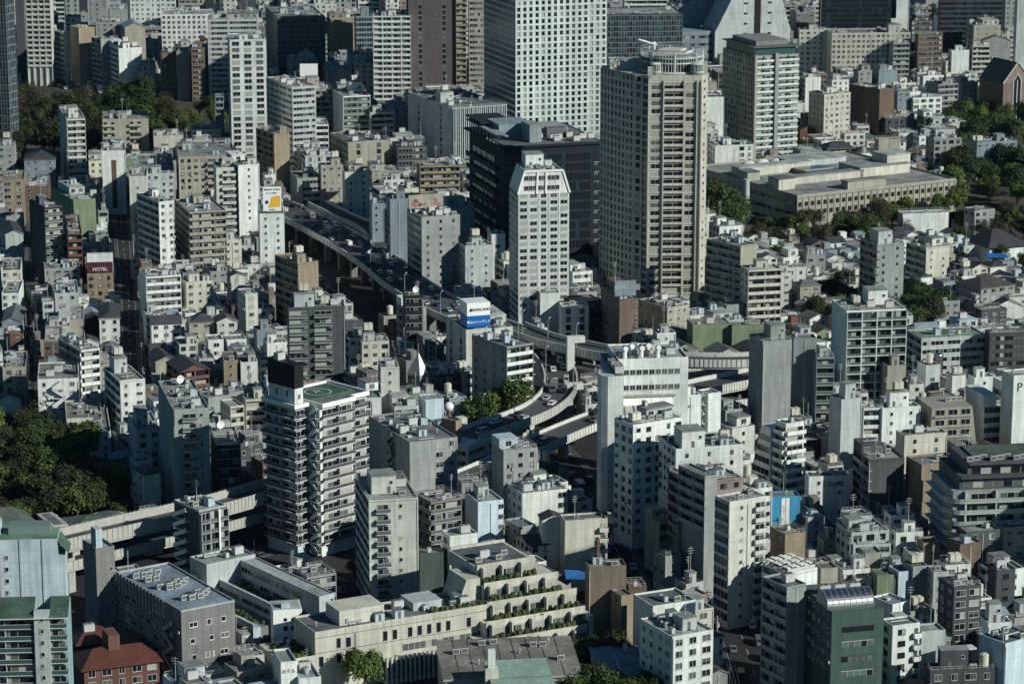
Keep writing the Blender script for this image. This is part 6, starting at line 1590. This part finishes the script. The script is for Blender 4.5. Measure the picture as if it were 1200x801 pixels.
for (Y, X, a, lw_, ld, fls, gch, px, py) in cand+sorted(cand2):
    W, D = lw_-q.uniform(.3, 1.6), ld-q.uniform(.3, 1.6); fl = q.choice(fls); r1 = q.random(); r2 = q.random()
    if any(inpoly(px, py, g) for g in GREEN): continue
    if r1 < .01: continue
    quad = poly_at(X, Y, a, W, D)
    if not free(quad): continue
    if r2 < gch: TREESPOTS.append((X+W/2, Y+D/2)); continue
    ok = False
    while fl >= 2:
        h = fl*3.0+.4
        top = min(proj((p[0], p[1], h))[1] for p in quad); xs = [proj((p[0], p[1], h))[0] for p in quad]; bot = max(proj((p[0], p[1], 0))[1] for p in quad)
        a0, a1, b0, b1 = cells(min(xs), max(xs), top, bot)
        if a1 > a0 and b1 > b0:
            sub = prot[b0:b1, a0:a1]
            bad = (sub > Y+2).sum()
            if bad <= (.16 if py < 560 else .07)*sub.size: ok = True; break
        else: break
        fl -= 1
    if ok:
        chosen.append((X, Y, a, W, D, h, (min(xs), max(xs), top, bot)))
        addfoot(quad)
# keep only those that show: front-to-back coverage
items = []
for q4, h in FOOT:
    xs = [proj((p[0], p[1], h))[0] for p in q4]; ys = [proj((p[0], p[1], h))[1] for p in q4]; near = min(q4, key=lambda p: p[1])
    items.append((sum(p[1] for p in q4)/4, None, (min(xs), max(xs), sum(sorted(ys)[1:3])/2, proj((near[0], near[1], 0))[1]), h))
for ch in chosen: items.append((ch[1]+ch[4]/2, ch, ch[6], ch[5]))
items.sort(key=lambda t: t[0])
cov = np.zeros((801, 1200), bool); vis = []
for dep, ch, (x0, x1, y0, y1), h in items:
    a0, a1, b0, b1 = max(0, int(x0)), min(1200, int(x1)+1), max(0, int(y0)), min(801, int(y1)+1)
    if a1 <= a0 or b1 <= b0: continue
    sub = cov[b0:b1, a0:a1]; new = (~sub).sum()
    if ch is not None:
        if new < 26: continue
        vis.append((new, ch))
    sub[:] = True
vis.sort(key=lambda t: -t[0])
print('FILL candidates', len(chosen), 'visible', len(vis))
PAL = ['wh']*7+['ow']*4+['cr']*2+['be']*3+['lg']*5+['gy']*5+['bw', 'tn', 'br', 'bk', 'brk', 'gb', 'dg', 'bg', 'ol', 'bg', 'pk']
def lot(ch, k):
    X, Y, a, W, D, h, (x0, x1, y0, y1) = ch; qq = random.Random(int(X*31+Y*17))
    c = qq.choice(PAL); fl = max(2, round(h/3.0)); py = y0
    gr = .5 if (fl <= 3 and (880 < x0 < 1260) and y0 < 470) else .34 if fl <= 3 else .05
    roof = 'g' if qq.random() < gr else 'h' if qq.random() < gr*.5 else qq.choice(['a', 'ap', 'p', 'f', 'at', 'ar', 'pa', 'f'])
    LS, RS = qq.choice(['w', 'w', 'x', 'c', 'b', 'W']), qq.choice(['w', 'w', 'W', 'b', 'c', 'x', 'r'] if fl > 3 else ['w', 'w', 'W', 'x', 'w3b1'])
    if 'g' in roof or 'h' in roof: RS = RS.replace('b', 'w'); LS = LS.replace('b', 'w')
    kind = 'apartment_block' if ('b' in LS+RS and fl > 3) else 'house' if fl <= 4 else 'office_building'
    f = next((SEG[z] for z in (RS if RS != 'x' else LS) if z in SEG), 'blank walls')
    extra = 'gabled roof' if 'g' in roof else 'hipped roof' if 'h' in roof else f
    b = Bld(); b.W, b.D, b.h, b.a = W, D, h, a; b.zmin = max(0, h-(min(y1-y0, 60))/((y1-YH)*.00358))
    lab = unique('%s %s %s with %s' % ('small' if fl <= 3 else 'low' if fl < 6 else 'mid rise', CNAME[c], kind.replace('_', ' ').replace('office building', 'building'), extra), (x0+x1)/2, y0)
    b.root = empty(kind, (X, Y, 0), a, lab, kind.replace('_', ' '), 'low buildings filling the blocks between the larger ones')
    if qq.random() < .4 and W > 7 and 'g' not in roof and 'h' not in roof:
        W1 = W*qq.uniform(.55, .75); ha = h*qq.choice((.45, .6, .75)); wa = 'wall_'+qq.choice([c, 'wh', 'lg', 'be', 'gy']); y0_ = qq.choice((0, 0, D*.25)); m = MB(); m.box(W1+.01, W, y0_, D, 0, ha, wa); m.box(W1+.01, W, y0_, y0_+.2, ha, ha+.6, wa); m.box(W-.2, W, y0_+.2, D, ha, ha+.6, wa); m.build('annex', b.root)
        m = MB(); m.box(W1+.02, W-.2, y0_+.2, D, ha+.001, ha+.06, qq.choice(['roof_r1', 'roof_r3', 'roof_r5', 'roof_r4'])); m.build('annex_roof', b.root)
        put(window_mesh(1.3, 1.2, qq.choice(GP_V), 'frame_light'), 'window', b.root, ((W1+W)/2, y0_, max(.8, ha-2.2)))
        if qq.random() < .6: put(furn('ac'), 'air_conditioner', b.root, ((W1+W)/2, D*.6, ha+.06))
        b.W = W1
    building(kind, 0, 0, 0, 0, 0, 0, 0, LS, RS, c, roof, lab, None, qq.randrange(9999), b=b, dense=.8)
for k, (new, ch) in enumerate(vis[:NFILL]): lot(ch, k)
# the rest in one mesh
m = MB(); wl = ['wall_'+c for c in PAL]
for new, (X, Y, a, W, D, h, r_) in vis[NFILL:]:
    qq = random.Random(int(X*31+Y*17)); quad = poly_at(X, Y, a, W, D); wmm = qq.choice(wl); m.prism(quad, 0, h, wmm, qq.choice(['roof_r1', 'roof_r2', 'roof_r5', 'roof_r3']))
    e1 = (Vector(quad[1])-Vector(quad[0]))/W; n1 = Vector((e1.y, -e1.x))
    for fi in range(int(h/3)):
        for j in range(int(W/3)):
            s = 1+j*3; p = Vector(quad[0])+e1*s+n1*.04; p2 = p+e1*1.4; m.face([(p.x,p.y,fi*3+1),(p2.x,p2.y,fi*3+1),(p2.x,p2.y,fi*3+2.3),(p.x,p.y,fi*3+2.3)], qq.choice(GP_W))
    if qq.random() < .6:
        x, y = X+(W*.4)*math.cos(a)-(D*.4)*math.sin(a), Y+W*.4*math.sin(a)+D*.4*math.cos(a); m.prism(poly_at(x, y, a, 3, 3), h, h+2.6, wmm)
if m.v: m.build('far_houses', kind='stuff')
# ------------------------------------------------------------------ trees
def crown_mesh(seed, mt, n=1500, r=4.2, hh=5.0, leaf=.55, lobes=13):
    q = random.Random(seed); b = MB(); i = b.mi(mt)
    L = []
    for k in range(lobes):
        a = q.uniform(0, 6.28); d = q.uniform(.15, .62)*r; L.append((d*math.cos(a), d*math.sin(a), q.uniform(.25, .85)*hh, q.uniform(.32, .52)*r))
    L.append((0, 0, hh*.55, r*.6))
    for k in range(n):
        x0, y0, z0, rr = q.choice(L)
        while True:
            v = Vector((q.gauss(0,1), q.gauss(0,1), q.gauss(0,1)))
            if v.length > .1: break
        v.normalize()
        if v.z < -.5: v.z *= -.6
        p = Vector((x0, y0, z0))+v*rr*(q.random()**.35)
        nrm = (v+Vector((q.uniform(-.6,.6), q.uniform(-.6,.6), q.uniform(-.2,.7)))).normalized()
        u = nrm.orthogonal().normalized(); u.rotate(Matrix.Rotation(q.uniform(0, 6.28), 3, nrm)); w_ = nrm.cross(u); s = leaf*q.uniform(.6, 1.3)
        k0 = len(b.v); b.v += [tuple(p+u*s), tuple(p+w_*s*.7), tuple(p-u*s), tuple(p-w_*s*.7)]; b.f.append((k0, k0+1, k0+2, k0+3)); b.m.append(i)
    return b.mesh('crown')
def trunk_mesh(seed, r=3.0, base=3.2):
    q = random.Random(seed); b = MB(); b.tube((0,0,0), (0,0,base+1.5), .32, 'bark', 7, .2)
    for k in range(6):
        a = k*1.05+q.random(); b.tube((0,0,base*.7+k*.25), (math.cos(a)*r*.7, math.sin(a)*r*.7, base+2+q.random()*1.6), .14, 'bark', 5, .05)
    return b.mesh('trunk')
TK = dict(a='leaf_a', b='leaf_b', c='leaf_c', d='leaf_d')
TD = dict(a='mid green', b='dark green', c='bright spring green', d='brownish bare twigged')
def tree(X, Y, s, t, where, group, seed):
    q = random.Random(seed); v = q.randrange(3)
    r = empty('tree', (X, Y, 0), q.uniform(0, 6.28), '%s broadleaf tree %s' % (TD[t], where), 'tree', '%s %s' % (TD[t], group)); r.scale = (s, s, s*q.uniform(.85, 1.15))
    put(cached(('trunk', v), lambda: trunk_mesh(v)), 'trunk', r)
    put(cached(('crown', t, v), lambda: crown_mesh(v+hash(t)%7 if False else v+ord(t), TK[t], n=(4200 if t != 'd' else 2200), leaf=(.27 if t != 'd' else .2))), 'crown', r, (0, 0, 3.0))
ntree = 0
def grove(poly, step, sizes, types, where, group, seed, jitter=.35):
    global ntree
    q = random.Random(seed); W_ = [P(x, y, 0) for x, y in poly]; pl = [(p.x, p.y) for p in W_]
    x0, x1, y0, y1 = min(p[0] for p in pl), max(p[0] for p in pl), min(p[1] for p in pl), max(p[1] for p in pl)
    y = y0; row = 0
    while y < y1:
        x = x0+(row%2)*step/2
        while x < x1:
            X, Y = x+q.uniform(-jitter, jitter)*step, y+q.uniform(-jitter, jitter)*step
            if inpoly(X, Y, pl):
                pp = proj((X, Y, 8))
                if -40 < pp[0] < 1240 and pp[1] < 860 and not any(inpoly(X, Y, F[0]) for F in FOOTP if F[1] < X < F[2] and F[3] < Y < F[4]):
                    tree(X, Y, q.uniform(*sizes), q.choice(types), where, group, seed*1000+ntree); ntree += 1
            x += step
        y += step*.87; row += 1
grove([(-30,528),(40,512),(100,548),(132,600),(120,618),(60,622),(-30,640)], 9.5, (1.35, 1.9), 'abbbcd', 'in the dark park wood by the expressway', 'trees of the park wood by the expressway', 3)
grove([(100,590),(150,592),(165,622),(120,628)], 8, (.8, 1.2), 'ccad', 'at the edge of the park', 'trees at the park edge', 4)
grove([(14,136),(150,134),(200,136),(212,160),(196,196),(100,200),(18,196)], 20, (1.9, 2.6), 'abbbd', 'in the dark wood beside the avenue', 'trees of the wood beside the avenue', 5)
grove([(185,142),(250,134),(262,160),(250,190),(190,195)], 17, (1.1, 1.7), 'cacd', 'in the light green park behind the wood', 'trees of the light green park', 6)
grove([(828,262),(866,262),(866,292),(828,292)], 12, (2.0, 2.6), 'ac', 'beside the round topped tower', 'trees beside the round topped tower', 7)
grove([(880,270),(930,272),(935,290),(885,300)], 12, (1.0, 1.5), 'dda', 'below the tall chimney', 'trees below the chimney', 8)
grove([(935,276),(1045,262),(1125,250),(1135,262),(1060,290),(940,302)], 15, (1.2, 1.8), 'adcd', 'in front of the long low hall', 'trees in front of the long low hall', 9)
grove([(1020,372),(1075,362),(1105,375),(1110,398),(1040,412),(1008,404)], 11, (1.3, 1.9), 'abb', 'around the lone grey slab', 'trees around the lone grey slab', 10)
grove([(955,358),(1000,345),(1012,372),(985,390),(950,385)], 11, (1.1, 1.6), 'bba', 'among the houses beside the lone grey slab', 'trees among houses beside the lone grey slab', 11)
grove([(1120,205),(1225,195),(1225,250),(1150,250),(1110,235)], 14, (1.3, 2.1), 'abbc', 'on the wooded slope behind the long hall', 'trees on the slope behind the long hall', 12)
grove([(1110,150),(1215,125),(1215,170),(1130,185),(1085,178)], 15, (1.4, 2.2), 'abc', 'near the brick church', 'trees near the brick church', 13)
grove([(1120,270),(1225,265),(1225,330),(1140,310)], 13, (1.0, 1.6), 'abd', 'around the hipped roof hall', 'trees around the hipped roof hall', 14)
grove([(668,815),(700,772),(745,800),(780,850),(700,880)], 7, (1.0, 1.6), 'aab', 'below the terraced complex', 'trees below the terraced complex', 15)
for (x, y, s, t, wh_) in ((606, 513, 2.5, 'a', 'round one beside the curved ramp'), (568, 520, 1.9, 'c', 'yellowish one beside the curved ramp, away from the balcony block'), (428, 815, 1.5, 'c', 'standing before the terraced complex facade'), (1036, 182, 1.3, 'b', 'between small houses behind the long hall'), (946, 192, 1.4, 'b', 'behind the long hall near the piered tower'), (1168, 128, 1.4, 'c', 'in front of the church')):
    p = P(x, y, 0); tree(p.x, p.y, s, t, wh_, wh_, int(x))
random.Random(3).shuffle(TREESPOTS)
for k, (X, Y) in enumerate(TREESPOTS[:90]):
    px, py = proj((X, Y, 4))
    if 0 < px < 1200 and 0 < py < 801: tree(X, Y, .7+.5*random.Random(k).random(), 'abbd'[k % 4], 'between the low houses', 'garden trees between the low houses', 5000+k); ntree += 1
print('TREES', ntree)
for k, g in enumerate(GREEN):
    MB().face([tuple(P(x, y, .012)) for x, y in g][::-1], 'earth').build('park_ground', kind='structure')
# ------------------------------------------------------------------ signs and rooftop billboards
def face_frame(key):
    b = BL[key]; return b
def board(name, label, px0, py0, px1, py1, depth_b, y_off, th=.5, m='white_sign', legs=True, z=None):
    """a board standing on building depth_b, its lower edge between two photo pixels"""
    b = depth_b; z = z if z is not None else b.h+.8
    q0 = b.loc(px0, py0, z); q1 = b.loc(px1, py1, z)
    return b, q0, q1, z
# yellow and white billboard
b = BL[(302, 252)]; W = b.W
r = empty('billboard', b.world(0, 0, b.h+.7), b.a, 'white billboard with a yellow picture on a white slab roof', 'billboard'); hh = 11.0; x0, x1 = W*.16, W*.90
m = MB(); m.box(x0, x1, .5, 1.0, .8, hh, 'white_sign'); m.build('board', r)
m = MB(); [m.box(x, x+.25, 1.01, 1.3, -.2, hh-.4, 'machine_dark') for x in (x0+.3, (x0+x1)/2, x1-.5)]; m.build('frame', r)
m = MB(); m.face([(x0+(x1-x0)*u, .46, 2.6+v) for u, v in ((.26, -.5), (.92, 0), (.95, 4.2), (.86, 4.8), (.45, 4.2), (.36, 1.2))], 'yellow_sign'); m.build('picture', r)
m = MB(); m.tube((x0+(x1-x0)*.2, .44, 4.6), (x0+(x1-x0)*.2, .49, 4.6), .75, 'ink', 16); m.build('emblem', r)
lettering('BREAKFAST & LUNCH', .85, 'ink', r, ((x0+x1)/2, .45, 9.9), (math.pi/2, 0, 0), sx=.8)
lettering('カフェ 六本木', .9, 'ink', r, ((x0+x1)/2-.3, .45, 8.4), (math.pi/2, 0, 0), sx=.8); lettering('03-5555', .7, 'ink', r, ((x0+x1)/2, .45, 1.4), (math.pi/2, 0, 0))
# blue and white sign on the off white building
b = BL[(523, 388)]; z = b.h+.6; p0, p1 = b.loc(546, 383, z), b.loc(571, 381, z); x0, x1 = .6, p1.x; w_ = x1-x0; d_ = min(b.D*.4, 9); hh = 9.2
r = empty('rooftop_sign', b.world(0, 0, z), b.a, 'boxed rooftop sign, white above and blue below, beside the expressway', 'rooftop sign')
m = MB(); m.box(x0, x1, .5, d_, .5, hh*.5, 'blue_sign'); m.build('blue_panel', r); m = MB(); m.box(x0, x1, .5, d_, hh*.5+.001, hh, 'white_sign'); m.build('white_panel', r)
lettering('青山メインランド', w_*.128, 'white_sign', r, ((x0+x1)/2, .44, hh*.25), (math.pi/2, 0, 0), bold=.02)
lettering('MAINLAND', w_*.165, 'ink', r, ((x0+x1)/2+w_*.08, .44, hh*.73), (math.pi/2, 0, 0), bold=.01)
m = MB(); m.face([(x0+w_*.09, .45, hh*.66), (x0+w_*.21, .45, hh*.66), (x0+w_*.15, .45, hh*.83)], 'ink'); m.build('emblem', r)
put(furn('mast'), 'antenna', r, (x0+w_*.4, 3, hh))
# maroon sign on the tan shop block
b = BL[(100, 322)]; r = empty('rooftop_sign', b.world(0, 0, b.h+.6), b.a, 'dark maroon rooftop sign with pale letters over a tan block', 'rooftop sign'); W = b.W
m = MB(); m.box(.4, W-.2, .3, .8, .2, 4.4, 'maroon_sign'); m.build('board', r); lettering('HOTEL', 1.9, 'wall_wh', r, (W*.5, .24, 1.5), (math.pi/2, 0, 0), bold=.03); m = MB(); m.box(.2, W, .9, 3.8, 0, 7.6, 'wall_wh'); m.build('sign_house', r)
# faded sign on the brown tiled tower
b = BL[(704, 352)]; r = empty('rooftop_sign', b.world(0, 0, b.h+.6), b.a, 'faded grey rooftop board on the brown tiled tower', 'rooftop sign'); W = b.W
m = MB(); m.box(-1.5, W-.6, 1.0, 1.5, .8, 6.6, 'wall_bg'); m.build('board', r); m = MB(); [m.box(x, x+.2, 1.51, 2.6, 0, 6, 'machine_dark') for x in (0, W*.33, W*.66, W-1)]; m.build('frame', r); lettering('麻布十番', 2.6, 'wall_lg', r, (W*.45, .95, 3.8), (math.pi/2, 0, 0))
# pink board on the dark grey block
b = BL[(477, 256)]; r = empty('billboard', b.world(0, b.D*.55, b.h+.6), b.a, 'pale billboard with dusky pink flower shapes on the dark grey block', 'billboard'); W = b.W
m = MB(); m.box(-2, W*.78, 0, .5, 1.5, 7, 'wall_be'); m.build('board', r); q = random.Random(4)
m = MB()
for k in range(11):
    x, z, s = q.uniform(0, W*.7), q.uniform(2.6, 5.8), q.uniform(.5, 1.1); m.tube((x, -.04-.01*k, z), (x, -.001-.0*k, z), s, q.choice(['pink_sign', 'wall_bk', 'pink_sign', 'wall_cr']), 9)
m.build('picture', r); m = MB(); [m.box(x, x+.3, .6, 1.4, -.4, 6, 'white_paint') for x in (-1, W*.3, W*.65)]; m.build('frame', r)
# blank white billboard far back
p = P(362, 90, 34); r = empty('billboard', p, .05, 'blank white billboard on a dark roof near the teal office', 'billboard'); m = MB(); m.box(-4.8, 4.8, 0, .5, 0, 7, 'white_sign'); m.build('board', r); m = MB(); m.box(-3, -2.6, .51, .9, -6, 6, 'machine_dark'); m.box(2.6, 3, .51, .9, -6, 6, 'machine_dark'); m.build('frame', r)
b = BL.get((1112, 800))
# lettering on the low white building with the roof garden
b = BL[(945, 560)]; lettering('三田会館', 1.7, 'ink', b.root, (b.W*.6, -.05, b.h-2.2), (math.pi/2, 0, 0))
# red and dark panel wall beside the ribbed tower
p = P(916, 402, 32)
# chimneys
b = BL[(686, 666)]; m = MB(); m.cyl(b.W*.28, b.D*.6, b.h, b.h+7.5, .55, 'wall_br', 10); m.build('chimney', b.root)
# blue sheet on a roof
p = P(676, 674, 9); r = empty('tarpaulin', (p.x, p.y, p.z), .1, 'bright blue tarpaulin beside the brown windowless block', 'tarpaulin'); m = MB(); m.prism([(-3.5,-3),(3,-3.6),(3.4,3),(-3,3.4)], 0, [.2,.5,.3,.8], 'blue_sheet'); m.build('sheet', r)
p = P(1168, 300, 9); r = empty('tarpaulin', (p.x, p.y, p.z), .1, 'blue tarpaulin lying over a small roof near the hipped hall', 'tarpaulin'); m = MB(); m.prism([(-4.5,-3),(4,-3.6),(4.4,3),(-4,3.4)], 0, [.2,.5,.3,.8], 'blue_sheet'); m.build('sheet', r)
# steel tank tower
p = P(1098, 470, 0); r = empty('tank', (p.x, p.y, 0), 0, 'tall shiny round steel tank among pipes near the grey banded building', 'tank'); m = MB(); m.cyl(0, 0, 0, 17, 1.7, 'steel', 18); m.dome(0, 0, 17, 1.7, .8, 'steel', 18, 3); m.build('drum', r)
# construction crane
p = P(718, 20, 0)
print('NAMES', len(bpy.data.objects))

hz_ = bpy.data.materials.new('haze'); hz_.use_nodes = True; nt = hz_.node_tree; nt.nodes.remove(nt.nodes['Principled BSDF']); pv = nt.nodes.new('ShaderNodeVolumePrincipled')
pv.inputs['Color'].default_value = (.5, .75, 1.0, 1); pv.inputs['Density'].default_value = HAZE; pv.inputs['Anisotropy'].default_value = 0.2
nt.links.new(pv.outputs[0], nt.nodes['Material Output'].inputs['Volume'])
m = MB(); M['haze'] = hz_; m.box(-2500, 2500, -400, 4500, -1, 275, 'haze'); m.build('haze', kind='stuff')
